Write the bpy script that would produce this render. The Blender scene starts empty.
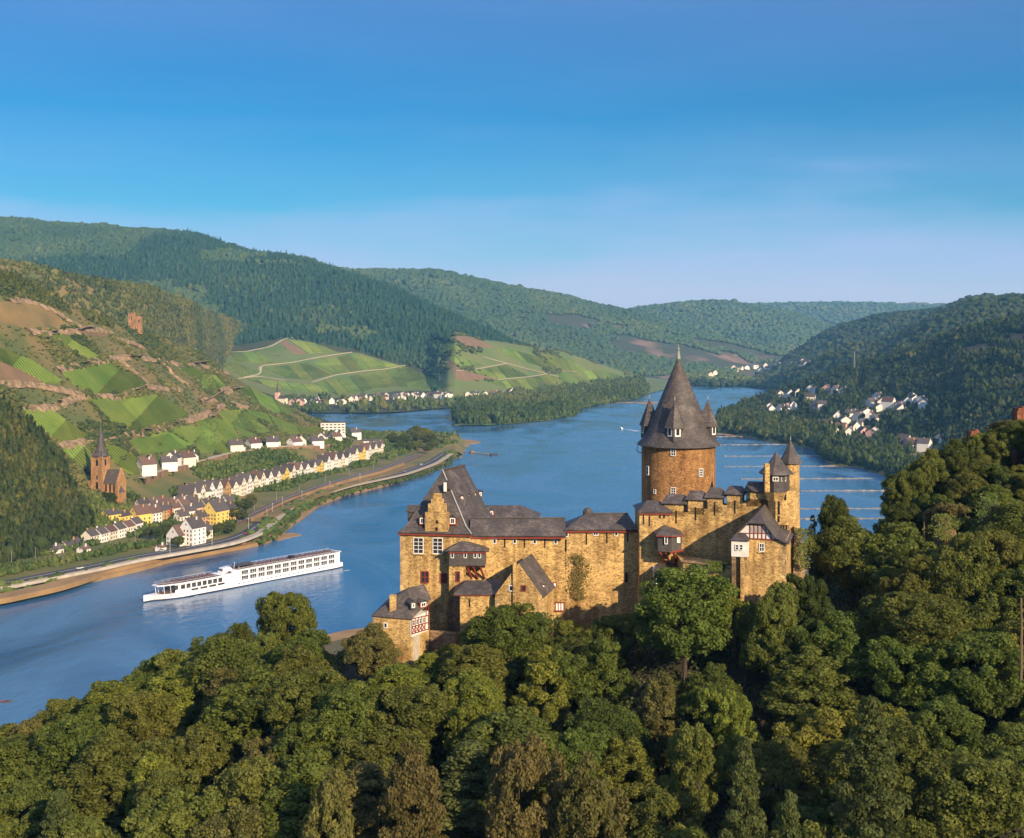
import bpy, bmesh, math, random
import numpy as np
from mathutils import Vector, Matrix
from mathutils.bvhtree import BVHTree
from mathutils.geometry import delaunay_2d_cdt

R = math.radians
SC = bpy.context.scene
COL = SC.collection
rng = random.Random(7)
NR = np.random.default_rng(11)

# ------------------------------------------------------------------ camera, sky, sun, exposure
F, CX, HY, CH = 1200.0, 512.0, 335.0, 150.0        # focal length in pixels, principal column, horizon row, eye height
cam_d = bpy.data.cameras.new('camera')
cam = bpy.data.objects.new('camera', cam_d)
COL.objects.link(cam)
cam.location = (0, 0, CH)
cam.rotation_euler = (R(90), 0, 0)
cam_d.sensor_width = 36
cam_d.lens = F / 1024 * 36
cam_d.shift_y = -(419 - HY) / 1024
cam_d.clip_start = 1
cam_d.clip_end = 60000
SC.camera = cam

SUN_EL, SUN_AZ = 24.0, 33.0          # elevation; azimuth measured from straight behind the camera towards +X
sx, sy = math.sin(R(SUN_AZ)), -math.cos(R(SUN_AZ))
world = bpy.data.worlds.new('World')
SC.world = world
world.use_nodes = True
wn, wl = world.node_tree.nodes, world.node_tree.links
wn.clear()
sky = wn.new('ShaderNodeTexSky')
sky.sky_type = 'NISHITA'
sky.sun_disc = False
sky.sun_elevation = R(SUN_EL)
sky.sun_rotation = math.atan2(sx, sy)
sky.altitude = 150
sky.air_density = 1.0
sky.dust_density = 0.3
sky.ozone_density = 3.0
hs = wn.new('ShaderNodeHueSaturation')
hs.inputs['Saturation'].default_value = 1.35
hs.inputs['Value'].default_value = 1.0
bg = wn.new('ShaderNodeBackground')
bg.inputs['Strength'].default_value = 0.073
wo = wn.new('ShaderNodeOutputWorld')
# a soft band of high thin cloud low over the hills
tc = wn.new('ShaderNodeTexCoord')
sp = wn.new('ShaderNodeSeparateXYZ')
nz = wn.new('ShaderNodeTexNoise')
mpn = wn.new('ShaderNodeMapping')
mpn.inputs['Scale'].default_value = (1.6, 1.6, 9.0)
nz.inputs['Scale'].default_value = 2.2
nz.inputs['Detail'].default_value = 5
ma = wn.new('ShaderNodeMath'); ma.operation = 'MULTIPLY_ADD'
ma.inputs[1].default_value = 0.125
cr = wn.new('ShaderNodeValToRGB')
for e, (p, c) in zip([cr.color_ramp.elements[0], cr.color_ramp.elements[1]] + [cr.color_ramp.elements.new(q) for q in (.5, .6, .7, .8)],
                     [(0.0, 1.0), (0.45, 0.0), (0.105, 0.90), (0.160, 0.47), (0.182, 0.22), (0.240, 0.07)]):
    e.position = p
    e.color = (c, c, c, 1)
mxs = wn.new('ShaderNodeMix'); mxs.data_type = 'RGBA'
mxs.inputs[7].default_value = (4.4, 5.5, 9.9, 1)
mlt = wn.new('ShaderNodeMix'); mlt.data_type = 'RGBA'; mlt.blend_type = 'MULTIPLY'
mlt.inputs[0].default_value = 1.0
mlt.inputs[7].default_value = (0.025, 0.72, 0.96, 1)
wl.new(sky.outputs[0], hs.inputs['Color'])
wl.new(hs.outputs[0], mlt.inputs[6])
wl.new(tc.outputs['Generated'], sp.inputs[0])
wl.new(tc.outputs['Generated'], mpn.inputs[0])
wl.new(mpn.outputs[0], nz.inputs['Vector'])
wl.new(nz.outputs[0], ma.inputs[0])
wl.new(sp.outputs[2], ma.inputs[2])
wl.new(ma.outputs[0], cr.inputs[0])
wl.new(cr.outputs[0], mxs.inputs[0])
wl.new(mlt.outputs[2], mxs.inputs[6])
wl.new(mxs.outputs[2], bg.inputs['Color'])
wl.new(bg.outputs[0], wo.inputs['Surface'])

sd = bpy.data.lights.new('sun', 'SUN')
sd.energy = 5.0
sd.angle = R(0.5)
sd.color = (1.0, 0.83, 0.60)
sun = bpy.data.objects.new('sun', sd)
COL.objects.link(sun)
dirn = Vector((sx * math.cos(R(SUN_EL)), sy * math.cos(R(SUN_EL)), math.sin(R(SUN_EL))))
sun.rotation_euler = dirn.to_track_quat('Z', 'Y').to_euler()
sun.location = (120, -120, 400)

SC.view_settings.view_transform = 'Standard'
SC.view_settings.look = 'None'
SC.view_settings.exposure = 0.48
SC.view_settings.gamma = 1.0
SC.render.engine = 'CYCLES'
SC.cycles.max_bounces = 6
SC.cycles.diffuse_bounces = 3
SC.cycles.glossy_bounces = 3
SC.cycles.volume_bounces = 0
SC.cycles.transmission_bounces = 2
SC.cycles.use_denoising = True

# ------------------------------------------------------------------ helpers
def P(x, y, D):
    """the place seen at picture column x, row y, at depth D metres"""
    return Vector(((x - CX) * D / F, D, CH - (y - HY) * D / F))
def onz(x, y, z):
    return P(x, y, (CH - z) * F / (y - HY))
def proj(p):
    return CX + F * p[0] / p[1], HY + F * (CH - p[2]) / p[1]

def interp(poly, x):
    xs = [p[0] for p in poly]
    return [np.interp(x, xs, [p[k] for p in poly]) for k in range(1, len(poly[0]))]

def hash2(ix, iy, seed):
    h = (ix * 374761393 + iy * 668265263 + seed * 974711) & 0x7fffffff
    h = ((h ^ (h >> 13)) * 1274126177) & 0x7fffffff
    return ((h ^ (h >> 16)) & 0xffff) / 65535.0
def vnoise(x, y, seed=0):
    ix, iy = np.floor(x).astype(np.int64), np.floor(y).astype(np.int64)
    fx, fy = x - ix, y - iy
    fx, fy = fx * fx * (3 - 2 * fx), fy * fy * (3 - 2 * fy)
    a, b = hash2(ix, iy, seed), hash2(ix + 1, iy, seed)
    c, d = hash2(ix, iy + 1, seed), hash2(ix + 1, iy + 1, seed)
    return (a * (1 - fx) + b * fx) * (1 - fy) + (c * (1 - fx) + d * fx) * fy
def fbm(x, y, seed=0, o=4):
    s, a = 0, 0.5
    for k in range(o):
        s = s + a * (vnoise(x * 2 ** k, y * 2 ** k, seed + k) - 0.5)
        a *= 0.5
    return s

def inside(poly, x, y):
    x, y = np.asarray(x, float), np.asarray(y, float)
    r = np.zeros(x.shape, bool)
    n = len(poly)
    for i in range(n):
        x0, y0 = poly[i]; x1, y1 = poly[(i + 1) % n]
        if y0 == y1: continue
        c = ((y0 > y) != (y1 > y)) & (x < (x1 - x0) * (y - y0) / (y1 - y0) + x0)
        r ^= c
    return r

# ---- materials
def new_mat(name):
    m = bpy.data.materials.new(name)
    m.use_nodes = True
    nt = m.node_tree
    return m, nt.nodes, nt.links, nt.nodes['Principled BSDF']
def ramp(nodes, stops):
    r = nodes.new('ShaderNodeValToRGB')
    el = r.color_ramp.elements
    while len(el) < len(stops): el.new(0.5)
    for e, (p, c) in zip(el, stops):
        e.position = p; e.color = (*c, 1)
    return r
def mat(name, c1, c2=None, scale=1.0, rough=0.8, bump=0.0, metallic=0.0, coords='Object', stretch=(1, 1, 1), detail=4, lo=.3, hi=.7, rnd=0.0, spec=0.3, bdist=0.1):
    m, n, l, b = new_mat(name)
    b.inputs['Roughness'].default_value = rough
    b.inputs['Metallic'].default_value = metallic
    b.inputs['Specular IOR Level'].default_value = spec
    if c2 is None:
        c2 = tuple(k * 0.82 for k in c1)
    t = n.new('ShaderNodeTexCoord'); mp = n.new('ShaderNodeMapping'); mp.inputs['Scale'].default_value = stretch
    l.new(t.outputs[coords], mp.inputs[0])
    no = n.new('ShaderNodeTexNoise'); no.inputs['Scale'].default_value = scale; no.inputs['Detail'].default_value = detail
    l.new(mp.outputs[0], no.inputs['Vector'])
    r = ramp(n, [(lo, c1), (hi, c2)])
    l.new(no.outputs[0], r.inputs[0])
    out = r.outputs[0]
    if rnd:
        oi = n.new('ShaderNodeObjectInfo'); h = n.new('ShaderNodeHueSaturation')
        mr = n.new('ShaderNodeMapRange'); mr.inputs[3].default_value = 1 - rnd; mr.inputs[4].default_value = 1 + rnd
        l.new(oi.outputs['Random'], mr.inputs[0]); l.new(mr.outputs[0], h.inputs['Value']); l.new(out, h.inputs['Color'])
        out = h.outputs[0]
    l.new(out, b.inputs['Base Color'])
    if bump:
        bp = n.new('ShaderNodeBump'); bp.inputs['Strength'].default_value = bump; bp.inputs['Distance'].default_value = bdist
        l.new(no.outputs[0], bp.inputs['Height']); l.new(bp.outputs[0], b.inputs['Normal'])
    return m

def stone_mat(name, cols, scale=2.4, stain=(0.45, 0.42, 0.4), bump=0.6):
    m, n, l, b = new_mat(name)
    b.inputs['Roughness'].default_value = 0.92
    b.inputs['Specular IOR Level'].default_value = 0.15
    t = n.new('ShaderNodeTexCoord'); mp = n.new('ShaderNodeMapping'); mp.inputs['Scale'].default_value = (1, 1, 1.7)
    l.new(t.outputs['Object'], mp.inputs[0])
    wv = n.new('ShaderNodeTexNoise'); wv.inputs['Scale'].default_value = 3.0; wv.inputs['Detail'].default_value = 2
    l.new(mp.outputs[0], wv.inputs['Vector'])
    ad = n.new('ShaderNodeMix'); ad.data_type = 'RGBA'; ad.blend_type = 'LINEAR_LIGHT'; ad.inputs[0].default_value = 0.08
    l.new(mp.outputs[0], ad.inputs[6]); l.new(wv.outputs['Color'], ad.inputs[7])
    vo = n.new('ShaderNodeTexVoronoi'); vo.inputs['Scale'].default_value = scale
    l.new(ad.outputs[2], vo.inputs['Vector'])
    sp = n.new('ShaderNodeSeparateColor'); l.new(vo.outputs['Color'], sp.inputs[0])
    r = ramp(n, [(0.0, cols[0]), (0.35, cols[1]), (0.7, cols[2]), (1.0, cols[3])])
    l.new(sp.outputs[0], r.inputs[0])
    # mortar
    de = n.new('ShaderNodeTexVoronoi'); de.feature = 'DISTANCE_TO_EDGE'; de.inputs['Scale'].default_value = scale
    l.new(ad.outputs[2], de.inputs['Vector'])
    mr = ramp(n, [(0.0, (0, 0, 0)), (0.09, (1, 1, 1))])
    l.new(de.outputs['Distance'], mr.inputs[0])
    mm = n.new('ShaderNodeMix'); mm.data_type = 'RGBA'
    mm.inputs[6].default_value = (*[k * 1.15 for k in cols[1]], 1)
    l.new(mr.outputs[0], mm.inputs[0]); l.new(r.outputs[0], mm.inputs[7])
    # weather stains
    n1 = n.new('ShaderNodeTexNoise'); n1.inputs['Scale'].default_value = 0.22; n1.inputs['Detail'].default_value = 7; n1.inputs['Roughness'].default_value = .65
    l.new(t.outputs['Object'], n1.inputs['Vector'])
    r1 = ramp(n, [(0.33, stain), (0.50, (1, 1, 1)), (0.66, (1.22, 1.18, 1.10))])
    l.new(n1.outputs[0], r1.inputs[0])
    m2 = n.new('ShaderNodeMix'); m2.data_type = 'RGBA'; m2.blend_type = 'MULTIPLY'; m2.inputs[0].default_value = 0.8
    l.new(mm.outputs[2], m2.inputs[6]); l.new(r1.outputs[0], m2.inputs[7])
    n2 = n.new('ShaderNodeTexNoise'); n2.inputs['Scale'].default_value = 0.9; n2.inputs['Detail'].default_value = 6
    l.new(mp.outputs[0], n2.inputs['Vector'])
    r2 = ramp(n, [(0.3, (0.74, 0.72, 0.70)), (0.7, (1.15, 1.12, 1.05))])
    l.new(n2.outputs[0], r2.inputs[0])
    m3 = n.new('ShaderNodeMix'); m3.data_type = 'RGBA'; m3.blend_type = 'MULTIPLY'; m3.inputs[0].default_value = 0.85
    l.new(m2.outputs[2], m3.inputs[6]); l.new(r2.outputs[0], m3.inputs[7])
    # rain streaks running down the face
    ms_ = n.new('ShaderNodeMapping'); ms_.inputs['Scale'].default_value = (1.1, 1.1, 0.10)
    l.new(t.outputs['Object'], ms_.inputs[0])
    n4 = n.new('ShaderNodeTexNoise'); n4.inputs['Scale'].default_value = 1.0; n4.inputs['Detail'].default_value = 6
    l.new(ms_.outputs[0], n4.inputs['Vector'])
    r4 = ramp(n, [(0.36, (0.62, 0.58, 0.55)), (0.52, (1, 1, 1)), (0.72, (1.12, 1.10, 1.06))])
    l.new(n4.outputs[0], r4.inputs[0])
    m5 = n.new('ShaderNodeMix'); m5.data_type = 'RGBA'; m5.blend_type = 'MULTIPLY'; m5.inputs[0].default_value = 0.8
    l.new(m3.outputs[2], m5.inputs[6]); l.new(r4.outputs[0], m5.inputs[7])
    l.new(m5.outputs[2], b.inputs['Base Color'])
    bp = n.new('ShaderNodeBump'); bp.inputs['Strength'].default_value = bump; bp.inputs['Distance'].default_value = 0.12
    hm = n.new('ShaderNodeMath'); hm.operation = 'ADD'
    l.new(mr.outputs[0], hm.inputs[0]); l.new(sp.outputs[1], hm.inputs[1])
    l.new(hm.outputs[0], bp.inputs['Height']); l.new(bp.outputs[0], b.inputs['Normal'])
    return m

def slate_mat(name, c1, c2, scale=3.0):
    m, n, l, b = new_mat(name)
    b.inputs['Roughness'].default_value = 0.62
    b.inputs['Specular IOR Level'].default_value = 0.35
    t = n.new('ShaderNodeTexCoord'); mp = n.new('ShaderNodeMapping'); mp.inputs['Scale'].default_value = (1, 1, 1.8)
    l.new(t.outputs['Object'], mp.inputs[0])
    vo = n.new('ShaderNodeTexVoronoi'); vo.inputs['Scale'].default_value = scale
    l.new(mp.outputs[0], vo.inputs['Vector'])
    sp = n.new('ShaderNodeSeparateColor'); l.new(vo.outputs['Color'], sp.inputs[0])
    no = n.new('ShaderNodeTexNoise'); no.inputs['Scale'].default_value = 0.5; no.inputs['Detail'].default_value = 6
    l.new(t.outputs['Object'], no.inputs['Vector'])
    av = n.new('ShaderNodeMath'); av.operation = 'MULTIPLY_ADD'; av.inputs[1].default_value = 0.35
    l.new(sp.outputs[0], av.inputs[0]); l.new(no.outputs[0], av.inputs[2])
    r = ramp(n, [(0.40, c1), (0.72, tuple((a + b) * .5 for a, b in zip(c1, c2))), (0.98, tuple(k * 1.3 for k in c2))])
    l.new(av.outputs[0], r.inputs[0]); l.new(r.outputs[0], b.inputs['Base Color'])
    bp = n.new('ShaderNodeBump'); bp.inputs['Strength'].default_value = 0.5; bp.inputs['Distance'].default_value = 0.06
    l.new(sp.outputs[1], bp.inputs['Height']); l.new(bp.outputs[0], b.inputs['Normal'])
    return m

def leaf_mat(name, c1, c2, rnd=0.18, transl=0.25, tint=True, var=0.35):
    m, n, l, b = new_mat(name)
    b.inputs['Roughness'].default_value = 0.7
    b.inputs['Specular IOR Level'].default_value = 0.12
    at = n.new('ShaderNodeAttribute'); at.attribute_name = 'tint'
    r = ramp(n, [(0.0, c1), (1.0, c2)])
    l.new(at.outputs['Fac'], r.inputs[0])
    out = r.outputs[0]
    if rnd:
        oi = n.new('ShaderNodeObjectInfo'); h = n.new('ShaderNodeHueSaturation')
        mr = n.new('ShaderNodeMapRange'); mr.inputs[3].default_value = 1 - rnd; mr.inputs[4].default_value = 1 + rnd
        l.new(oi.outputs['Random'], mr.inputs[0]); l.new(mr.outputs[0], h.inputs['Value'])
        wn2 = n.new('ShaderNodeTexWhiteNoise'); wn2.noise_dimensions = '1D'
        l.new(oi.outputs['Random'], wn2.inputs['W'])
        mr2 = n.new('ShaderNodeMapRange'); mr2.inputs[3].default_value = 0.478; mr2.inputs[4].default_value = 0.515
        l.new(wn2.outputs['Value'], mr2.inputs[0]); l.new(mr2.outputs[0], h.inputs['Hue'])
        l.new(out, h.inputs['Color']); out = h.outputs[0]
    l.new(out, b.inputs['Base Color'])
    if transl:
        tr = n.new('ShaderNodeBsdfTranslucent'); l.new(out, tr.inputs['Color'])
        ms = n.new('ShaderNodeMixShader'); ms.inputs[0].default_value = transl
        l.new(b.outputs[0], ms.inputs[1]); l.new(tr.outputs[0], ms.inputs[2])
        l.new(ms.outputs[0], n['Material Output'].inputs['Surface'])
    return m

def forest_mat(name, c1, c2, c3):
    m, n, l, b = new_mat(name)
    b.inputs['Roughness'].default_value = 0.85
    b.inputs['Specular IOR Level'].default_value = 0.05
    at = n.new('ShaderNodeAttribute'); at.attribute_name = 'tint'
    r = ramp(n, [(0.0, c1), (0.55, c2), (1.0, c3)])
    l.new(at.outputs['Fac'], r.inputs[0])
    l.new(r.outputs[0], b.inputs['Base Color'])
    return m

M = {}
M['stone'] = stone_mat('castle_stone', [(0.74, 0.50, 0.20), (0.62, 0.41, 0.162), (0.47, 0.30, 0.118), (0.25, 0.15, 0.065)], 3.9, (0.46, 0.39, 0.32))
M['keep_stone'] = stone_mat('keep_stone', [(0.50, 0.275, 0.105), (0.41, 0.215, 0.082), (0.32, 0.16, 0.065), (0.17, 0.085, 0.045)], 4.2, (0.6, 0.55, 0.5))
M['old_stone'] = stone_mat('old_stone', [(0.38, 0.26, 0.14), (0.30, 0.20, 0.11), (0.23, 0.15, 0.085), (0.15, 0.10, 0.06)], 2.4)
M['slate'] = slate_mat('roof_slate', (0.050, 0.041, 0.035), (0.118, 0.093, 0.075))
M['slate_wall'] = slate_mat('slate_cladding', (0.055, 0.046, 0.042), (0.10, 0.083, 0.072), 4)
M['red_wood'] = mat('red_painted_timber', (0.26, 0.040, 0.024), (0.19, 0.032, 0.02), 3, 0.7)
M['white_paint'] = mat('white_paint', (0.78, 0.75, 0.68), (0.70, 0.66, 0.58), 2, 0.7)
M['white_plaster'] = mat('white_plaster', (0.76, 0.72, 0.62), (0.62, 0.57, 0.47), 0.8, 0.9)
M['glass'] = mat('window_glass', (0.02, 0.022, 0.025), (0.035, 0.035, 0.04), 2, 0.15, spec=0.5)
M['dark_slit'] = mat('dark_opening', (0.012, 0.010, 0.009), None, 2, 0.9)
M['lead'] = mat('lead_flashing', (0.42, 0.38, 0.33), (0.30, 0.27, 0.24), 2, 0.6)
M['copper'] = mat('patina_copper', (0.30, 0.31, 0.22), (0.22, 0.23, 0.16), 4, 0.6)
M['wood'] = mat('weathered_wood', (0.20, 0.13, 0.07), (0.12, 0.08, 0.045), 3, 0.85, stretch=(1, 1, .2))
M['bark'] = mat('bark', (0.085, 0.06, 0.04), (0.04, 0.03, 0.02), 3, 0.95, 0.5, stretch=(1, 1, .25))
M['soil'] = mat('forest_soil', (0.022, 0.02, 0.01), (0.05, 0.04, 0.02), 0.3, 1.0)
M['metal'] = mat('grey_metal', (0.30, 0.30, 0.30), (0.22, 0.22, 0.22), 2, 0.5, metallic=0.3)

# ---- mesh builder
class MB:
    def __init__(self):
        self.v, self.f = [], []
    def poly(self, pts):
        i = len(self.v); self.v += [tuple(p) for p in pts]; self.f.append(tuple(range(i, i + len(pts))))
    def add(self, vs, fs):
        i = len(self.v); self.v += [tuple(p) for p in vs]; self.f += [tuple(k + i for k in q) for q in fs]
    def hexa(self, b, t):
        """box from four bottom and four top points (counter-clockwise from above)"""
        self.add(list(b) + list(t), [(3, 2, 1, 0), (4, 5, 6, 7)] + [(k, (k + 1) % 4, 4 + (k + 1) % 4, 4 + k) for k in range(4)])
    def box(self, c, s, yaw=0.0):
        ca, sa = math.cos(yaw), math.sin(yaw)
        q = lambda x, y, z: (c[0] + x * ca - y * sa, c[1] + x * sa + y * ca, c[2] + z)
        a, b_, d = s[0] / 2, s[1] / 2, s[2] / 2
        pts = [(-a, -b_), (a, -b_), (a, b_), (-a, b_)]
        self.hexa([q(x, y, -d) for x, y in pts], [q(x, y, d) for x, y in pts])
    def prism(self, xy, z0, z1):
        n = len(xy)
        self.add([(x, y, z0) for x, y in xy] + [(x, y, z1) for x, y in xy],
                 [tuple(range(n - 1, -1, -1)), tuple(range(n, 2 * n))] + [(k, (k + 1) % n, n + (k + 1) % n, n + k) for k in range(n)])
    def slab(self, pts, th):
        """a planar polygon thickened along its normal (downwards / inwards)"""
        pts = [Vector(p) for p in pts]
        nn = (pts[1] - pts[0]).cross(pts[2] - pts[0]).normalized()
        n = len(pts)
        self.add(pts + [p - nn * th for p in pts],
                 [tuple(range(n)), tuple(range(2 * n - 1, n - 1, -1))] + [(k, n + k, n + (k + 1) % n, (k + 1) % n) for k in range(n)])
    def tube(self, pts, r, n=6, r1=None):
        pts = [Vector(p) for p in pts]
        rings = []
        for i, p in enumerate(pts):
            d = (pts[min(i + 1, len(pts) - 1)] - pts[max(i - 1, 0)]).normalized()
            u = d.cross(Vector((0, 0, 1)))
            if u.length < 1e-3: u = Vector((1, 0, 0))
            u.normalize(); w = d.cross(u)
            rr = r if r1 is None else r + (r1 - r) * i / (len(pts) - 1)
            rings.append([p + (u * math.cos(2 * math.pi * k / n) + w * math.sin(2 * math.pi * k / n)) * rr for k in range(n)])
        i0 = len(self.v)
        for g in rings: self.v += [tuple(p) for p in g]
        for a in range(len(rings) - 1):
            for k in range(n):
                self.f.append((i0 + a * n + k, i0 + a * n + (k + 1) % n, i0 + (a + 1) * n + (k + 1) % n, i0 + (a + 1) * n + k))
        self.f.append(tuple(i0 + k for k in range(n - 1, -1, -1)))
        self.f.append(tuple(i0 + (len(rings) - 1) * n + k for k in range(n)))
    def revolve(self, c, prof, n=32, a0=0.0):
        """profile [(r, z)] bottom to top round the vertical through c"""
        i0 = len(self.v)
        for r, z in prof:
            for k in range(n):
                a = a0 + 2 * math.pi * k / n
                self.v.append((c[0] + r * math.cos(a), c[1] + r * math.sin(a), z))
        for j in range(len(prof) - 1):
            for k in range(n):
                self.f.append((i0 + j * n + k, i0 + j * n + (k + 1) % n, i0 + (j + 1) * n + (k + 1) % n, i0 + (j + 1) * n + k))
        self.f.append(tuple(i0 + k for k in range(n - 1, -1, -1)))
        self.f.append(tuple(i0 + (len(prof) - 1) * n + k for k in range(n)))
    def data(self, name, m, off=(0, 0, 0), smooth=False):
        me = bpy.data.meshes.new(name)
        me.from_pydata([(x - off[0], y - off[1], z - off[2]) for x, y, z in self.v], [], self.f)
        me.materials.append(M[m] if isinstance(m, str) else m)
        me.update()
        if smooth:
            me.polygons.foreach_set('use_smooth', [True] * len(me.polygons))
            me.set_sharp_from_angle(angle=R(40))
        return me
    def build(self, name, m, parent=None, smooth=False):
        off = (0, 0, 0)
        if parent is not None and parent.get('world_coords'):
            off = parent['world_coords']
        o = bpy.data.objects.new(name, self.data(name, m, off, smooth))
        COL.objects.link(o)
        if parent is not None:
            o.parent = parent
            if parent.get('world_coords'): WC[o.name] = parent['world_coords']
        return o
WC = {}

def np_mesh(name, verts, faces, m, tint=None, smooth=False):
    """verts (N,3); faces (K,3) or (K,4)"""
    me = bpy.data.meshes.new(name)
    verts = np.ascontiguousarray(verts, np.float32); faces = np.ascontiguousarray(faces, np.int32)
    k, c = faces.shape
    me.vertices.add(len(verts)); me.vertices.foreach_set('co', verts.ravel())
    me.loops.add(k * c); me.loops.foreach_set('vertex_index', faces.ravel())
    me.polygons.add(k)
    me.polygons.foreach_set('loop_start', np.arange(0, k * c, c, dtype=np.int32))
    if smooth: me.polygons.foreach_set('use_smooth', np.ones(k, bool))
    if tint is not None:
        a = me.attributes.new('tint', 'FLOAT', 'POINT'); a.data.foreach_set('value', np.ascontiguousarray(tint, np.float32))
    me.materials.append(M[m] if isinstance(m, str) else m)
    me.update(calc_edges=True)
    return me

def tag(o, label=None, cat=None, group=None, kind=None):
    if label: o['label'] = label
    if cat: o['category'] = cat
    if group: o['group'] = group
    if kind: o['kind'] = kind
    return o
def thing(name, label, cat, loc=(0, 0, 0), rz=0.0, group=None, wc=False):
    o = bpy.data.objects.new(name, None)
    COL.objects.link(o)
    o.empty_display_size = 1
    o.location = loc; o.rotation_euler = (0, 0, rz)
    if wc: o['world_coords'] = [float(k) for k in loc]
    return tag(o, label, cat, group)
def sub(mb, name, m, part, smooth=False):
    """a sub-part: its mesh is given in the same coordinates as the part's"""
    off = WC.get(part.name, (0, 0, 0))
    o = bpy.data.objects.new(name, mb.data(name, m, off, smooth))
    COL.objects.link(o); o.parent = part
    return o
KIDS = {}
def copy_tree(o, parent=None):
    c = o.copy(); COL.objects.link(c)
    if parent is not None: c.parent = parent
    if o.name not in KIDS: KIDS[o.name] = list(o.children)
    for ch in KIDS[o.name]: copy_tree(ch, c)
    return c
ORD = ['first', 'second', 'third', 'fourth', 'fifth', 'sixth', 'seventh', 'eighth', 'ninth', 'tenth', 'eleventh', 'twelfth', 'thirteenth', 'fourteenth',
       'fifteenth', 'sixteenth', 'seventeenth', 'eighteenth', 'nineteenth', 'twentieth']
def ordn(i):
    return ORD[i] if i < 20 else 'twenty-' + ORD[i - 20] if i < 29 else 'thirtieth' if i == 29 else 'thirty-' + ORD[i - 30] if i < 39 else 'fortieth'

# ------------------------------------------------------------------ water and ground
def setting(name, me, kind='structure'):
    o = bpy.data.objects.new(name, me); COL.objects.link(o); o['kind'] = kind
    return o
g = MB(); g.poly([(-30000, -8000, -4), (30000, -8000, -4), (30000, 45000, -4), (-30000, 45000, -4)])
setting('ground', g.data('ground', mat('far_ground', (0.05, 0.06, 0.03), (0.08, 0.08, 0.045), 0.01, 0.95)))

def water_mat():
    m, n, l, b = new_mat('river_water')
    t = n.new('ShaderNodeTexCoord')
    mp = n.new('ShaderNodeMapping'); mp.inputs['Scale'].default_value = (1, 0.55, 1); mp.inputs['Rotation'].default_value = (0, 0, R(-25))
    l.new(t.outputs['Object'], mp.inputs[0])
    n1 = n.new('ShaderNodeTexNoise'); n1.inputs['Scale'].default_value = 0.16; n1.inputs['Detail'].default_value = 6; n1.inputs['Roughness'].default_value = .6
    l.new(mp.outputs[0], n1.inputs['Vector'])
    n2 = n.new('ShaderNodeTexNoise'); n2.inputs['Scale'].default_value = 0.012; n2.inputs['Detail'].default_value = 5; n2.inputs['Distortion'].default_value = 1.2
    l.new(mp.outputs[0], n2.inputs['Vector'])
    r = ramp(n, [(0.34, (0.014, 0.078, 0.172)), (0.62, (0.070, 0.178, 0.295))])
    l.new(n2.outputs[0], r.inputs[0]); l.new(r.outputs[0], b.inputs['Base Color'])
    r2 = ramp(n, [(0.36, (0.07,) * 3), (0.62, (0.32,) * 3)])
    l.new(n2.outputs[0], r2.inputs[0]); l.new(r2.outputs[0], b.inputs['Roughness'])
    b.inputs['IOR'].default_value = 1.33
    bp = n.new('ShaderNodeBump'); bp.inputs['Strength'].default_value = 0.55; bp.inputs['Distance'].default_value = 1.0
    l.new(n1.outputs[0], bp.inputs['Height'])
    bp2 = n.new('ShaderNodeBump'); bp2.inputs['Strength'].default_value = 0.25; bp2.inputs['Distance'].default_value = 6.0
    l.new(n2.outputs[0], bp2.inputs['Height']); l.new(bp.outputs[0], bp2.inputs['Normal'])
    l.new(bp2.outputs[0], b.inputs['Normal'])
    return m
g = MB(); g.poly([(-1500, 150, 0), (1800, 150, 0), (2200, 6500, 0), (-1500, 6500, 0)])
setting('river_water', g.data('river_water', water_mat()))

# ------------------------------------------------------------------ hills: each is lofted between real contour lines
TERR = []           # (name, BVH)
HILLS = {}
def hill(key, rows, x0, x1, nx, nv, m, amp=0.0, nscale=0.004, seed=1, name='hill', smooth_rows=True, flat_rows=0.0):
    xs = np.linspace(x0, x1, nx)
    pts = []
    for row in rows:
        if callable(row):
            pts.append(np.array([row(x) for x in xs]))
        else:
            y, D = interp(row, xs)
            pts.append(np.stack([(xs - CX) * D / F, D, CH - (y - HY) * D / F], -1))
    C = np.array(pts)                                    # rows, nx, 3
    n = len(rows)
    T = np.linspace(0, n - 1, nv)
    out = np.zeros((nv, nx, 3))
    for i, t in enumerate(T):
        k = min(int(t), n - 2); u = t - k
        if smooth_rows:
            p0, p1, p2, p3 = C[max(k - 1, 0)], C[k], C[k + 1], C[min(k + 2, n - 1)]
            m1 = (p2 - p0) / 2; m2 = (p3 - p1) / 2
            # limit tangents so that the surface never overshoots
            dlt = p2 - p1
            m1 = np.sign(dlt) * np.clip(m1 * np.sign(dlt), 0, 2 * np.abs(dlt)); m2 = np.sign(dlt) * np.clip(m2 * np.sign(dlt), 0, 2 * np.abs(dlt))
            h = u * u * (3 - 2 * u)
            out[i] = p1 * (1 - h) + p2 * h + m1 * (u ** 3 - 2 * u * u + u) + m2 * (u ** 3 - u * u)
        else:
            out[i] = C[k] * (1 - u) + C[k + 1] * u
    if amp:
        w = np.clip((out[..., 2] - 14) / 40, 0, 1)
        nz_ = fbm(out[..., 0] * nscale, out[..., 1] * nscale, seed, 5)
        out[..., 2] += amp * 2 * nz_ * w
    if key == 'A': out[..., 2] -= np.clip(xs - 456, 0, 99)[None] * 0.75
    vv = out.reshape(-1, 3)
    ii, jj = np.meshgrid(np.arange(nv - 1), np.arange(nx - 1), indexing='ij')
    a = (ii * nx + jj).ravel()
    ff = np.stack([a, a + 1, a + nx + 1, a + nx], -1)
    me = np_mesh(name, vv, ff, m, smooth=True)
    o = setting(name, me)
    TERR.append((key, BVHTree.FromPolygons([Vector(p) for p in vv], ff.tolist())))
    HILLS[key] = out
    return o

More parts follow.
